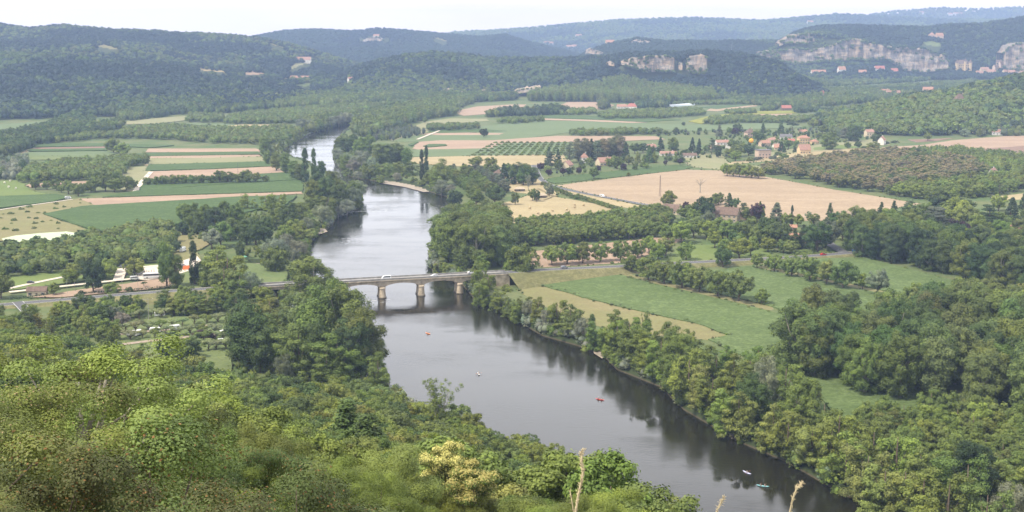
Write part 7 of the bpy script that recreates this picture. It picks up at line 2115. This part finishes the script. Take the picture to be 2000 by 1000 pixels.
def kit(kind):
    if kind in KITS:
        return KITS[kind]
    if kind == 'car':
        L, W, prof, gl = 4.2, 1.74, [(-2.1, .32), (2.1, .32), (2.12, .62), (2.02, .78), (1.15, .93), (.5, 1.40), (-.1, 1.47), (-1.15, 1.43), (-1.85, 1.0), (-2.08, .92)], [(1.02, .97), (.48, 1.35), (-.1, 1.41), (-1.1, 1.37), (-1.68, 1.0)]
    elif kind == 'suv':
        L, W, prof, gl = 4.5, 1.84, [(-2.25, .40), (2.25, .40), (2.25, .85), (2.1, 1.0), (1.25, 1.08), (.75, 1.62), (-.2, 1.74), (-2.0, 1.68), (-2.22, 1.05)], [(1.1, 1.12), (.7, 1.56), (-.2, 1.66), (-1.9, 1.6), (-2.05, 1.12)]
    elif kind == 'van':
        L, W, prof, gl = 5.2, 1.95, [(-2.6, .38), (2.6, .38), (2.6, .9), (2.3, 1.18), (1.55, 1.95), (1.2, 2.15), (-2.5, 2.15), (-2.6, 1.9)], [(2.12, 1.25), (1.52, 1.85), (1.15, 1.95), (-2.2, 1.95), (-2.2, 1.3)]
    elif kind == 'camper':
        L, W, prof, gl = 6.4, 2.25, [(-3.2, .42), (3.2, .42), (3.2, 1.0), (2.9, 1.35), (2.4, 1.9), (2.9, 2.2), (2.6, 2.85), (-3.1, 2.85), (-3.2, 2.6)], [(2.72, 1.4), (2.3, 1.85), (1.5, 1.85), (1.5, 1.4)]
    else:
        L, W, prof, gl = 12.0, 2.5, [(-6, .45), (6, .45), (6.05, 1.2), (5.85, 2.6), (5.5, 3.15), (-5.8, 3.2), (-6, 3.0)], [(5.75, 1.75), (5.7, 2.75), (-5.7, 2.75), (-5.7, 1.75)]
    body = MB()
    n = len(prof)
    v, hw = [], W / 2
    for y, ins in ((-hw, .0), (hw, .0)):
        for x, z in prof:
            lean = .82 if kind in ('car', 'suv') and z > prof[4][1] + .2 else .97 if z > 1.9 else 1
            v.append((x, y * lean, z))
    f = [tuple(range(n)), tuple(range(2 * n - 1, n - 1, -1))] + [(i, i + n, (i + 1) % n + n, (i + 1) % n) for i in range(n)]
    body.add(v, f)
    glass = MB()
    g = len(gl)
    v = []
    for y in (-hw - .015, hw + .015):
        for x, z in gl:
            t = (z - gl[0][1]) / (max(q[1] for q in gl) - gl[0][1] + 1e-6)
            lean = 1 - (.17 if kind in ('car', 'suv') else .025) * max(0, t)
            v.append((x, y * lean, z))
    glass.add(v, [tuple(range(g)), tuple(range(2 * g - 1, g - 1, -1))] + [(i, i + g, (i + 1) % g + g, (i + 1) % g) for i in range(g)])
    glass.v = [(x * 1.02 + .02, y, z) for x, y, z in glass.v]
    r = .5 if kind == 'coach' else .33 if kind == 'car' else .37
    wheel = MB()
    for y0, y1, rr, mi in ((-.12, .12, r, 0), (-.135, .135, r * .6, 1)):
        wheel.add([(rr * math.cos(a * math.pi / 7), y, rr * math.sin(a * math.pi / 7)) for y in (y0, y1) for a in range(14)],
                  [(k, k + 14, (k + 1) % 14 + 14, (k + 1) % 14) for k in range(14)] + [tuple(range(13, -1, -1)), tuple(range(14, 28))], mi)
    lamp = MB()
    lamp.box((0, 0, 0), (.1, .36, .2))
    KITS[kind] = dict(L=L, W=W, r=r, body=body.mesh('body', PAINT_CAR), glass=glass.mesh('windows', GLASS), wheel=wheel.mesh('wheel', [RUBBER, HUB], False), lamp=lamp.mesh('headlight', LAMP), tail=lamp.mesh('tail_light', TAIL))
    return KITS[kind]


CARCOL = {'white': (.75, .76, .77), 'black': (.03, .03, .035), 'grey': (.22, .23, .25), 'red': (.45, .03, .03), 'silver': (.5, .51, .53), 'blue': (.06, .12, .25)}


def vehicle(name, kind, label, cat, pos, rz, colr, group=None):
    k = kit(kind)
    root = tag(empty(name, pos, rz), label, cat, group)
    b = link(bpy.data.objects.new('body', k['body']), root)
    b.color = (*CARCOL[colr], 1)
    link(bpy.data.objects.new('windows', k['glass']), root)
    for x in (-.31 * k['L'], .31 * k['L']):
        for y in (-k['W'] / 2 + .08, k['W'] / 2 - .08):
            w = link(bpy.data.objects.new('wheel', k['wheel']), root)
            w.location = (x, y, k['r'])
    for y in (-.32 * k['W'], .32 * k['W']):
        for me, x in ((k['lamp'], k['L'] / 2 - .03), (k['tail'], -k['L'] / 2 + .02)):
            o = link(bpy.data.objects.new(me.name.split('.')[0], me), root)
            o.location = (x, y, .72 if kind in ('car',) else .85)
    return root


def on_bridge(px, side):
    best = min(np.arange(0, 170, .5), key=lambda s: abs(project(*(BR_A[:2] + BR_AX * s), ZD)[0] - px))
    nrm = np.array((-BR_AX[1], BR_AX[0]))
    p = BR_A[:2] + BR_AX * best + nrm * side
    return (p[0], p[1], ZD + .02)


VG2 = 'cars on the bridge and roads'
vehicle('van', 'van', 'white van on the middle of the bridge', 'van', on_bridge(753, -1.6), BR_RZ + math.pi, 'white', VG2)
vehicle('car', 'car', 'white car over the second pier of the bridge', 'car', on_bridge(848, -1.6), BR_RZ + math.pi, 'white', VG2)
vehicle('car', 'car', 'white car near the field end of the bridge', 'car', on_bridge(921, 1.6), BR_RZ, 'white', VG2)
RR = math.atan2(*(gp(1140, 523, 7.6) - gp(1060, 526, 9.3))[[1, 0]])
vehicle('car', 'suv', 'dark grey off-roader on the road just past the bridge', 'car', gp(1102, 524.5, 8.55), RR, 'grey', VG2)
vehicle('car', 'car', 'red car on the road by the garden hedge', 'car', gp(1608, 498.5, 4.25), math.atan2(*(gp(1610, 498, 4.2) - gp(1530, 503, 4.6))[[1, 0]]), 'red', VG2)
vehicle('van', 'van', 'white van on the country road past the big stubble field', 'van', gp(1176, 384.5, 3.62), math.atan2(*(gp(1230, 394, 3.6) - gp(1165, 382, 3.5))[[1, 0]]), 'white', VG2)
vehicle('car', 'car', 'white car parked beside the loop path shelter', 'car', gp(1070, 378, 4.1), R(10), 'white', VG2)
PG = 'vehicles at the gravel car park'
vehicle('coach', 'coach', 'long white coach with dark windows on the car park', 'coach', gp(300, 543, 4.12), R(14), 'white', PG)
vehicle('van', 'van', 'white van parked just left of the coach', 'van', gp(263, 546, 4.12), R(20), 'white', PG)
vehicle('car', 'car', 'dark car under the light green car park tree', 'car', gp(253, 538, 4.12), R(15), 'black', PG)
vehicle('car', 'car', 'silver car behind the coach', 'car', gp(271, 536, 4.12), R(40), 'silver', PG)
vehicle('car', 'suv', 'white off-roader behind the coach', 'car', gp(276, 532, 4.12), R(40), 'white', PG)
vehicle('car', 'car', 'grey car where the two gravel tracks meet', 'car', gp(239, 522.5, 4.2), R(8), 'grey', PG)
vehicle('car', 'car', 'dark car driving along the upper gravel track', 'car', gp(60, 553, 4.2), R(14), 'black', PG)
vehicle('car', 'suv', 'grey off-roader beside the orange tent', 'car', gp(357, 521, 4.0), R(60), 'silver', PG)
vehicle('camper_van', 'camper', 'white camper van alone on the dry clearing', 'camper van', gp(357, 491, 4.0), R(80), 'white')
vehicle('van', 'van', 'white van on the pale track by the dry orchard', 'van', gp(133, 388, 4.15), R(10), 'white')


def caravan(px, py, rz, lab):
    p = gp(px, py, ZP + .95)
    root = tag(empty('caravan', (p[0], p[1], 4.0), rz), lab, 'caravan', 'caravans at the camp site')
    m = MB()
    prof = [(-2.6, .5), (2.5, .5), (2.75, 1.1), (2.6, 2.2), (2.1, 2.6), (-2.2, 2.6), (-2.65, 2.1)]
    m.prism(prof, -1.1, 1.1)
    m.build('body', WHITE, root)
    for x in (-1.4, 1.3):
        g = MB()
        g.box((x, 0, 1.75), (1.2, 2.24, .6))
        g.build('window', GLASS, root)
    for y in (-1.0, 1.0):
        o = link(bpy.data.objects.new('wheel', kit('car')['wheel']), root)
        o.location = (0, y, .33)
    t = MB()
    t.tube([(2.5, -.4, .5), (3.7, 0, .5)], .06, 6).tube([(2.5, .4, .5), (3.7, 0, .5)], .06, 6)
    t.build('tow_bar', DARKMETAL, root)


for px, py, rz, lab in ((312, 618, .3, 'white caravan at the far edge of the camp site'), (303, 650, .2, 'white caravan between the two camp lanes'), (342, 645, .5, 'white caravan beside the purple bush lane'), (437, 655, 1.0, 'white caravan at the riverside end of the camp'),
                        (258, 656, .1, 'white caravan at the hillside end of the camp'), (270, 655, 1.2, 'second white caravan at the hillside end of the camp'), (436, 672, .4, 'white caravan under the last pollarded row')):
    caravan(px, py, rz, lab)

# ------------------------------------------------------------------ people, kayaks
SKIN = simple('skin', (0.46, 0.29, 0.21), 0.6, 0.08, 6)
HAIR = simple('hair', (0.05, 0.035, 0.025), 0.7, 0.2, 6)
CLOTH = {k: simple('cloth_' + k, c, 0.9, 0.12, 6) for k, c in dict(red=(.45, .04, .04), white=(.68, .68, .66), blue=(.07, .13, .32), orange=(.6, .2, .04), dark=(.05, .05, .06), green=(.08, .2, .1), yellow=(.6, .48, .08)).items()}


def skinned(name, pts, edges, mat, parent=None, level=1):
    me = bpy.data.meshes.new(name)
    me.from_pydata([p[:3] for p in pts], edges, [])
    o = link(bpy.data.objects.new(name, me), parent)
    o.modifiers.new('skin', 'SKIN')
    if not me.skin_vertices:
        me.skin_vertices.new()
    sv = me.skin_vertices[0].data
    for i, p in enumerate(pts):
        r = p[3]
        sv[i].radius = (r, r) if not hasattr(r, '__len__') else r
    sv[0].use_root = True
    s = o.modifiers.new('smooth', 'SUBSURF')
    s.levels = s.render_levels = level
    me.materials.append(mat)
    return o


def person(label, pos, rz, pose, shirt, legs='dark', group=None, hat=None):
    sit = pose == 'sit'
    hz = .16 if sit else .92
    P = [(0, 0, hz, (.13, .11)), (0, 0, hz + .22, (.13, .10)), (0, 0, hz + .44, (.155, .11)), (0, 0, hz + .55, .06), (.01, 0, hz + .64, .075), (.02, 0, hz + .74, .10), (.01, 0, hz + .84, .075)]
    E = [(i, i + 1) for i in range(6)]

    def chain(start, pts):
        k = start
        for p in pts:
            P.append(p)
            E.append((k, len(P) - 1))
            k = len(P) - 1
    for s in (-1, 1):
        if sit:
            chain(0, [(.10, s * .10, hz - .01, .085), (.46, s * .13, hz + .14, .065), (.86, s * .12, hz - .04, .048), (.95, s * .12, hz + .02, .04)])
            chain(2, [(0, s * .20, hz + .46, .055), (.12, s * .34, hz + .24, .042), (.36, s * .33, hz + .26, .032), (.44, s * .32, hz + .27, .036)])
        else:
            st = .12 if pose == 'walk' else 0
            chain(0, [(.01, s * .10, hz - .06, .09), (.03 + s * st * .6, s * .10, .50, .065), (s * st * 1.4, s * .10, .10, .045), (s * st * 1.4 + .14, s * .11, .05, .04)])
            chain(2, [(0, s * .20, hz + .46, .055), (-s * st * .5, s * .26, hz + .17, .042), (.08 - s * st, s * .25, hz - .05, .032), (.10 - s * st, s * .25, hz - .13, .034)])
    o = skinned('person', P, E, SKIN)
    o.location, o.rotation_euler = pos, (0, 0, rz)
    tag(o, label, 'person', group)
    g = 1.14
    T = [(0, 0, hz + .06, (.135 * g, .115 * g)), (0, 0, hz + .24, (.135 * g, .105 * g)), (0, 0, hz + .45, (.155 * g, .115 * g))]
    TE = [(0, 1), (1, 2)]
    for s in (-1, 1):
        e = (.06, .27) if sit else (-.01, .24)
        T += [(0, s * .20, hz + .465, .066), (e[0], s * e[1], hz + .33, .056)]
        TE += [(2, len(T) - 2), (len(T) - 2, len(T) - 1)]
    skinned('shirt', T, TE, CLOTH[shirt], o)
    T, TE = [(0, 0, hz + .02, (.14, .12))], []
    for s in (-1, 1):
        st = .12 if pose == 'walk' else 0
        q = [(.12, s * .10, hz, .098), (.44, s * .13, hz + .13, .078)] if sit else [(.01, s * .10, hz - .08, .102), (.03 + s * st * .6, s * .10, .52, .078), (s * st * 1.2, s * .10, .2, .06)]
        k = 0
        for p in q:
            T.append(p)
            TE.append((k, len(T) - 1))
            k = len(T) - 1
    skinned('trousers', T, TE, CLOTH[legs], o)
    m = MB()
    m.lathe([(.112, .72), (.118, .80), (.10, .87), (.05, .905), (.005, .915)], (-.005, 0, hz), 12)
    m.build('hair', CLOTH[hat] if hat else HAIR, o, True)
    return o


def kayak(px, py, rz, colr, label, crew, L=4.4):
    p = gp(px, py, 0)
    root = tag(empty('kayak', (p[0], p[1], .05), rz), label, 'kayak', 'kayaks on the river')
    m = MB()
    n, ring = 19, 10
    v = []
    for i in range(n):
        t = -1 + 2 * i / (n - 1)
        w = .40 * max(.02, 1 - abs(t) ** 2.4) ** .8
        up = .22 * abs(t) ** 3
        for k in range(ring):
            a = 2 * math.pi * k / ring
            v.append((t * L / 2, w * math.cos(a), up + .10 + (.20 if math.sin(a) > 0 else .16) * math.sin(a) * (max(.08, 1 - abs(t) ** 3))))
    f = [(i * ring + k, i * ring + (k + 1) % ring, (i + 1) * ring + (k + 1) % ring, (i + 1) * ring + k) for i in range(n - 1) for k in range(ring)]
    f += [tuple(range(ring - 1, -1, -1)), tuple((n - 1) * ring + k for k in range(ring))]
    m.add(v, f).build('hull', simple('kayak_' + '_'.join(str(int(c * 100)) for c in colr), colr, .35, .05, 2), root, True)
    c, s = math.cos(rz), math.sin(rz)
    spots = [(-.1,)] if len(crew) == 1 else [(-.9,), (.55,)]
    for (x,), (shirt, hat, lab, plab) in zip(spots, crew):
        q = MB()
        q.lathe([(.38, 0), (.42, .05), (.36, .06), (.34, 0)], (x + .12, 0, .27), 14)
        q.build('cockpit_rim', DARKMETAL, root, True)
        wp = (p[0] + c * x, p[1] + s * x, .12)
        person(lab, wp, rz, 'sit', shirt, 'dark', 'people in the kayaks', hat)
        pd = MB()
        yaw = .22
        pd.tube([(-.02, -1.0, .26), (.02, 1.0, .36)], .02, 6)
        for sg in (-1, 1):
            pd.box((sg * .02, sg * 1.18, .31 + sg * .06), (.05, .42, .17), 0, 1)
        o = pd.build('paddle', [DARKMETAL, CLOTH['orange']])
        o.location, o.rotation_euler = (wp[0] + c * .44, wp[1] + s * .44, wp[2] + .11), (0, 0, rz + yaw)
        tag(o, plab, 'paddle', 'paddles of the kayakers')
        o['label'] = plab


kayak(836, 652, R(-50), (.75, .24, .05), 'orange kayak floating below the bridge', [('white', None, 'person in a white shirt sitting in the orange kayak', 'paddle held by the person in the orange kayak')])
kayak(935, 731, R(-78), (.70, .68, .64), 'whitish kayak in the middle of the river', [('blue', 'yellow', 'person in a blue shirt sitting in the whitish kayak', 'paddle held by the person in the whitish kayak')])
kayak(1172, 781, R(-32), (.55, .03, .035), 'red kayak with two people', [('red', 'white', 'person in red at the rear of the red kayak', 'paddle of the rear person in the red kayak'), ('white', None, 'person in white at the front of the red kayak', 'paddle of the front person in the red kayak')])
kayak(1459, 924, R(-58), (.55, .58, .80), 'pale lilac kayak near the dark bank water', [('white', None, 'person in white sitting in the pale lilac kayak', 'paddle held by the person in the pale lilac kayak')])
kayak(1490, 950, R(-22), (.25, .60, .66), 'turquoise kayak with two people, nearest the viewer', [('white', None, 'person at the rear of the turquoise kayak', 'paddle of the rear person in the turquoise kayak'), ('white', 'dark', 'person at the front of the turquoise kayak', 'paddle of the front person in the turquoise kayak')])
person('person in red walking across the bridge beside the white van', on_bridge(762, 2.6), BR_RZ, 'walk', 'red', 'red')
for k, (px, py, sh, lab) in enumerate(((283, 533, 'red', 'person in red waiting behind the coach'), (287, 532.5, 'white', 'person in white waiting behind the coach'), (291, 533.5, 'blue', 'person in blue waiting behind the coach'), (296, 532, 'dark', 'person in dark clothes waiting behind the coach'), (301, 533, 'orange', 'person in orange waiting behind the coach'))):
    person(lab, gp(px, py, 4.12), k * 1.3, 'stand', sh, 'dark', 'people waiting by the coach')

# ------------------------------------------------------------------ bales, poles, small things
STRAW = simple('straw', (0.40, 0.32, 0.19), .95, .25, 3, bump=.03)
WRAP = simple('wrapped_bale', (0.58, 0.56, 0.45), .6, .1, 3)


def bale_mesh(mat):
    m = MB()
    prof = [(.02, -.62), (.70, -.62), (.78, -.55), (.78, .55), (.70, .62), (.02, .62)]
    m.lathe(prof, (0, 0, 0), 18)
    m.v = [(x, z, y + .76) for x, y, z in m.v]
    return m.mesh('hay_bale', mat, False)


BM, BW = bale_mesh(STRAW), bale_mesh(WRAP)
BAL = [(1035, 407), (1051, 417), (1079, 412), (1107, 410), (1111, 414), (1107, 417), (1122, 401), (1122, 405), (1140, 401), (1150, 415), (1094, 423), (1003, 430)]
for i, (px, py) in enumerate(sorted(BAL)):
    p = gp(px, py, ZP + .9)
    o = link(bpy.data.objects.new('hay_bale', BM))
    o.location, o.rotation_euler, o.scale = (p[0], p[1], 3.5), (0, 0, RNG.uniform(0, 3)), (1.15, 1.15, 1.15)
    tag(o, f'round straw bale on the mown hay field, {ordinal(i)} from the left', 'hay bale', 'round bales on the hay field')
for i, (px, py) in enumerate(((9, 358), (17, 366), (20, 354), (31, 369))):
    p = gp(px, py, ZP + .9)
    o = link(bpy.data.objects.new('hay_bale', BW))
    o.location, o.rotation_euler, o.scale = (p[0], p[1], 3.7), (0, 0, RNG.uniform(0, 3)), (1.2, 1.2, 1.2)
    tag(o, f'pale wrapped bale on the green meadow, {ordinal(i)} from the left', 'hay bale', 'pale bales on the meadow')


def pole(label, px, py, h, mat=WOOD, arm=1.6, lattice=False, name='power_pole'):
    p = at(px, py)
    root = tag(empty(name, p, R(15)), label, 'pole', None)
    m = MB()
    if lattice:
        for sx in (-1, 1):
            for sy in (-1, 1):
                m.tube([(sx * .75, sy * .75, -.5), (sx * .18, sy * .18, h)], .09, 5)
        n = 12
        for k in range(n):
            a, b = k / n, (k + 1) / n
            wa, wb = .75 - .57 * a, .75 - .57 * b
            for q in range(4):
                c0, c1 = ((-1, -1), (1, -1), (1, 1), (-1, 1))[q], ((1, -1), (1, 1), (-1, 1), (-1, -1))[q]
                m.tube([(c0[0] * wa, c0[1] * wa, a * h), (c1[0] * wb, c1[1] * wb, b * h)], .05, 4)
    else:
        m.tube([(0, 0, -.6), (0, 0, h)], [.17, .11], 8)
    m.build('mast', mat, root)
    a = MB()
    a.box((0, 0, h - .5), (arm * 2, .14, .16))
    co = a.build('cross_arm', mat, root)
    for x in (-.9, 0, .9):
        q = MB()
        q.lathe([(.05, 0), (.09, .08), (.05, .16), (.08, .24), (.03, .34)], (x * arm, 0, h - .42), 8)
        q.build('insulator', WHITE, co, True)


RUSTM = simple('rusty_steel', (0.22, 0.17, 0.14), .8, .25, 2)
pole('tall lattice power mast standing in the big stubble field', 1289, 384, 19, RUSTM, 1.0, True)
pole('slim power pole at the edge of the stubble field', 1623, 425, 12)
pole('concrete power pole with a wide cross arm by the camp site', 291, 628, 12, CONC, 2.6)
pole('dark power pole in the wide pink stubble field', 465, 343, 13, DARKMETAL, .7)
pole('pale pole beside the garden conifers of the estate', 1933, 452, 11, CONC, .8)
pole('slim mast on the skyline of the left hill', 139, 49, 24, DARKMETAL, .6, name='radio_mast')
pole('white mast on the wooded knoll', 1429, 104, 40, WHITE, .6, name='radio_mast')


def lamp(label, px, py, h=9):
    p = at(px, py)
    root = tag(empty('street_lamp', p), label, 'street lamp', 'street lamps on the left road')
    m = MB()
    m.tube([(0, 0, -.3), (0, 0, h - .6), (.25, 0, h - .1), (1.1, 0, h)], [.10, .07, .06, .05], 7)
    m.build('post', CONC, root)
    q = MB()
    q.box((1.4, 0, h), (.8, .28, .14))
    q.build('lamp_head', DARKMETAL, root)


lamp('street lamp between the stone hut and the dark tree', 132, 577)
lamp('street lamp beside the tan patch, nearest the coach', 270, 568)
lamp('street lamp where the gravel tracks meet', 239, 566)
lamp('street lamp left of the dark roadside tree', 147, 572, 7)


def parasol(px, py, colr, lab, r=2.2, h=2.6):
    p = gp(px, py, ZP)
    z = float(terrain(p[:1], p[1:2])[0])
    root = tag(empty('parasol', (p[0], p[1], z)), lab, 'parasol')
    m = MB()
    m.tube([(0, 0, 0), (0, 0, h + .1)], .04, 6)
    m.build('pole', WHITE, root)
    c = MB()
    c.lathe([(r, h - .75), (r * .97, h - .6), (r * .5, h - .2), (.04, h)], (0, 0, 0), 8)
    c.build('canopy', colr, root)


parasol(474, 500, simple('teal_canvas', (.10, .48, .44), .8, .08, 2), 'teal parasol on the shady bank by the inlet', 2.6)
parasol(478, 507, simple('green_canvas', (.16, .42, .30), .8, .08, 2), 'green parasol below the teal one', 1.8)


def tent():
    p = gp(364, 526, 4.0)
    root = tag(empty('tent', p, .4), 'small orange and grey tent beside the spire-like tree', 'tent')
    m = MB()
    m.add([(-2.2, -1.6, 0), (2.2, -1.6, 0), (2.2, 1.6, 0), (-2.2, 1.6, 0), (-1.8, 0, 2.4), (1.8, 0, 2.4)], [(0, 1, 5, 4), (2, 3, 4, 5), (1, 2, 5), (3, 0, 4), (3, 2, 1, 0)])
    m.build('canvas', simple('orange_canvas', (.62, .16, .05), .8, .1, 2), root)
    q = MB()
    q.add([(2.23, -1.0, 0), (2.23, 1.0, 0), (1.86, 0, 2.0)], [(0, 1, 2)])
    q.v = [(x + .04, y, z) for x, y, z in q.v]
    q.build('door', CLOTH['dark'], root)


tent()


def balloon():
    p = gp(1467, 286, ZP)
    root = tag(empty('balloon', (p[0], p[1], ZP)), 'bright orange round balloon above the hamlet gardens', 'balloon')
    m = MB()
    r, n = 3.1, 12
    m.lathe([(max(.05, r * math.sin(math.pi * k / n)) * (1 if k < n - 2 else .97), 7.2 + -r * math.cos(math.pi * k / n)) for k in range(n + 1)], (0, 0, 0), 20)
    m.build('envelope', simple('orange_fabric', (.78, .36, .03), .55, .08, .6), root, True)
    q = MB()
    q.tube([(0, 0, 0), (0, 0, 4.2)], .05, 5)
    q.build('rope', DARKMETAL, root)


balloon()


def sign():
    p = at(1667, 497)
    root = tag(empty('road_sign', p, R(10)), 'blue rectangular road sign at the junction under the tall trees', 'road sign')
    m = MB()
    m.tube([(-.8, 0, -.3), (-.8, 0, 3.0)], .06, 6).tube([(.8, 0, -.3), (.8, 0, 3.0)], .06, 6)
    m.build('post', DARKMETAL, root)
    q = MB()
    q.box((0, -.1, 2.3), (2.6, .08, 1.7))
    q.build('panel', simple('sign_blue', (.05, .16, .48), .4, .05, 2), root)
    e = MB()
    for a, b, c, d in ((0, 3.1, 2.6, .07), (0, 1.5, 2.6, .07)):
        e.box((a, -.13, b), (c, .06, d))
    e.build('border', WHITE, root)


sign()
for px, py, lab in ((1314, 516, 'small white marker post beside the road, near the first walnut row'), (1490, 507, 'small white marker post beside the road, farther along'), (1637, 492, 'small white marker post at the road junction')):
    p = at(px, py)
    m = MB()
    m.tube([(0, 0, -.3), (0, 0, 1.3)], [.16, .13], 8).box((0, 0, 1.38), (.2, .2, .16))
    o = m.build('marker_post', WHITE)
    o.location = p
    tag(o, lab, 'post', 'marker posts along the road')


def hedge(label, line, w, h, mat_col):
    c = strip_pts([(a, b, ZP) for a, b in line], 1.2)
    rng = np.random.default_rng(len(label))
    n = len(c) * 26
    i = rng.integers(0, len(c), n)
    t = np.gradient(c, axis=0)
    t /= np.linalg.norm(t, axis=1)[:, None] + 1e-9
    s = np.stack([-t[:, 1], t[:, 0], t[:, 2] * 0], 1)
    u, v = rng.uniform(-1, 1, n), rng.uniform(0, 1, n)
    face = rng.integers(0, 3, n)
    off = np.where(face == 0, -1, np.where(face == 1, 1, u)) * w / 2
    zz = np.where(face == 2, h, v * h)
    ter = terrain(c[:, 0], c[:, 1])
    P = c[i] + s[i] * off[:, None] + t[i] * rng.uniform(-.7, .7, n)[:, None]
    P[:, 2] = ter[i] + zz
    P += rng.normal(size=P.shape) * .12
    N = unit(np.where((face == 2)[:, None], np.array((0, 0, 1.0)), s[i] * np.sign(off)[:, None]) + .5 * unit(rng.normal(size=(n, 3))))
    ctr = c.mean(0)
    me = leaves_mesh('hedge', P - ctr, N, .5, .8, np.clip(rng.normal(size=n) * .15 + .45, 0, 1), np.zeros(n), LEAF, rng)
    o = link(bpy.data.objects.new('hedge', me))
    o.location = ctr
    o.color = (*GREENS[mat_col], 1)
    tag(o, label, 'hedge')


hedge('dark clipped hedge in front of the stone hut', [(48, 583), (92, 579)], 1.6, 1.3, 'deep')
hedge('short dark clipped hedge left of the stone hut', [(24, 585), (40, 584)], 1.6, 1.2, 'deep')
hedge('long dark hedge between the road and the tan patch', [(170, 576), (240, 571), (330, 564), (352, 562)], 1.8, 1.6, 'deep')
hedge('yellow-green clipped garden hedge at the road junction', [(1545, 502), (1580, 500), (1628, 497)], 2.0, 1.8, 'lime')
hedge('yellow hedge behind the junction trees', [(1640, 470), (1668, 476)], 1.6, 1.5, 'yellow')


def dead_tree():
    p = at(1367, 377)
    root = tag(empty('dead_tree', p), 'bare dead tree alone in the big stubble field', 'tree')
    m = MB()
    m.tube([(0, 0, -.5), (.2, 0, 3), (.1, .2, 6.5), (.3, 0, 8.5)], [.75, .55, .42, .22], 8)
    m.build('trunk', BARK_PALE, root)
    rng = np.random.default_rng(4)
    for k in range(11):
        b = MB()
        a, z = rng.uniform(0, 6.28), rng.uniform(5.5, 8.3)
        q = [np.array((.2, 0, z))]
        for j in range(4):
            q.append(q[-1] + np.array((math.cos(a) * rng.uniform(.6, 1.5), math.sin(a) * rng.uniform(.6, 1.5), rng.uniform(.7, 1.7))))
            a += rng.normal() * .4
        b.tube(q, [.2, .15, .11, .08, .05], 6)
        for j in (2, 3):
            e = q[j] + np.array((rng.normal() * 1.2, rng.normal() * 1.2, rng.uniform(.8, 1.8)))
            b.tube([q[j], e], [.09, .03], 5)
        b.build('limb', BARK_PALE, root)


dead_tree()


def driftwood(px, py, seed, lab):
    p = gp(px, py, .3)
    rng = np.random.default_rng(seed)
    m = MB()
    for k in range(16):
        a = rng.uniform(2.2, 4.2)
        L = rng.uniform(1.5, 4.0)
        m.tube([(0, 0, .2), (math.cos(a) * L * .5, math.sin(a) * L * .5, rng.uniform(.5, 1.4)), (math.cos(a) * L, math.sin(a) * L, rng.uniform(.2, 2.6))], [.16, .1, .03], 5)
    m.tube([(1.5, 1, .4), (-2.5, -1.2, .3)], [.3, .18], 7)
    o = m.build('driftwood', simple('grey_driftwood', (.27, .23, .20), .9, .2, 3))
    o.location = p
    tag(o, lab, 'driftwood')


driftwood(1712, 985, 3, 'bleached dead branches hanging into the water at the near bank')
driftwood(1262, 737, 5, 'fallen branch at the foot of the bank trees')
driftwood(1440, 856, 8, 'fallen grey branch under the yellow-green bank tree')

# ---- dry grass stalks right in front of the viewer
STALK = simple('dry_stalk', (0.50, 0.42, 0.27), .9, .15, 60)


def stalk(label, pts, D, thick, spikes, group='dry grass stalks in front of the viewer'):
    P = [at_dist(a, b, D) for a, b in pts]
    foot = P[-1].copy()
    foot[2] = float(terrain(foot[:1], foot[1:2])[0]) - .02
    foot[0] += .05
    base = foot.copy()
    root = tag(empty('grass_stalk', base), label, 'grass stalk', group)
    P = [p - base for p in P] + [np.zeros(3)]
    m = MB()
    n = len(P)
    m.tube(P[::-1], [thick * .32] + [thick * .28] * (n - 2) + [thick * .2], 7)
    m.build('stem', STALK, root, True)
    rng = np.random.default_rng(len(label))
    q = MB()
    Pa = np.array(P)
    for k in range(spikes):
        t = rng.uniform(0, 1) ** 1.2 * (len(pts) - 1.2)
        i = int(t)
        c = Pa[i] + (Pa[i + 1] - Pa[i]) * (t - i)
        ax = unit(Pa[max(i - 1, 0)] - Pa[i + 1] + rng.normal(size=3) * .02)
        d = unit(ax + rng.normal(size=3) * .35)
        L = rng.uniform(.005, .010)
        s = c + rng.normal(size=3) * thick * .16
        q.tube([s, s + d * L * .5, s + d * L], [thick * .07, thick * .10, thick * .02], 5)
    q.build('seed_head', STALK, root, True)


stalk('tall dry grass stalk with a long seed head, over the river', [(1138, 879), (1135, 900), (1139, 925), (1133, 950), (1128, 975), (1123, 1010), (1118, 1060)], 2.6, .009, 260)
stalk('thin dry blade beside the tall grass stalk', [(1113, 958), (1117, 980), (1121, 1005), (1124, 1050)], 2.62, .004, 40)
stalk('bent dry grass stalk above the turquoise kayak', [(1567, 943), (1556, 954), (1549, 972), (1546, 985), (1540, 1010), (1534, 1060)], 2.8, .007, 150)
stalk('feathery dry grass tip between the two other stalks', [(1414, 970), (1408, 982), (1401, 996), (1396, 1020), (1390, 1070)], 2.7, .005, 120)
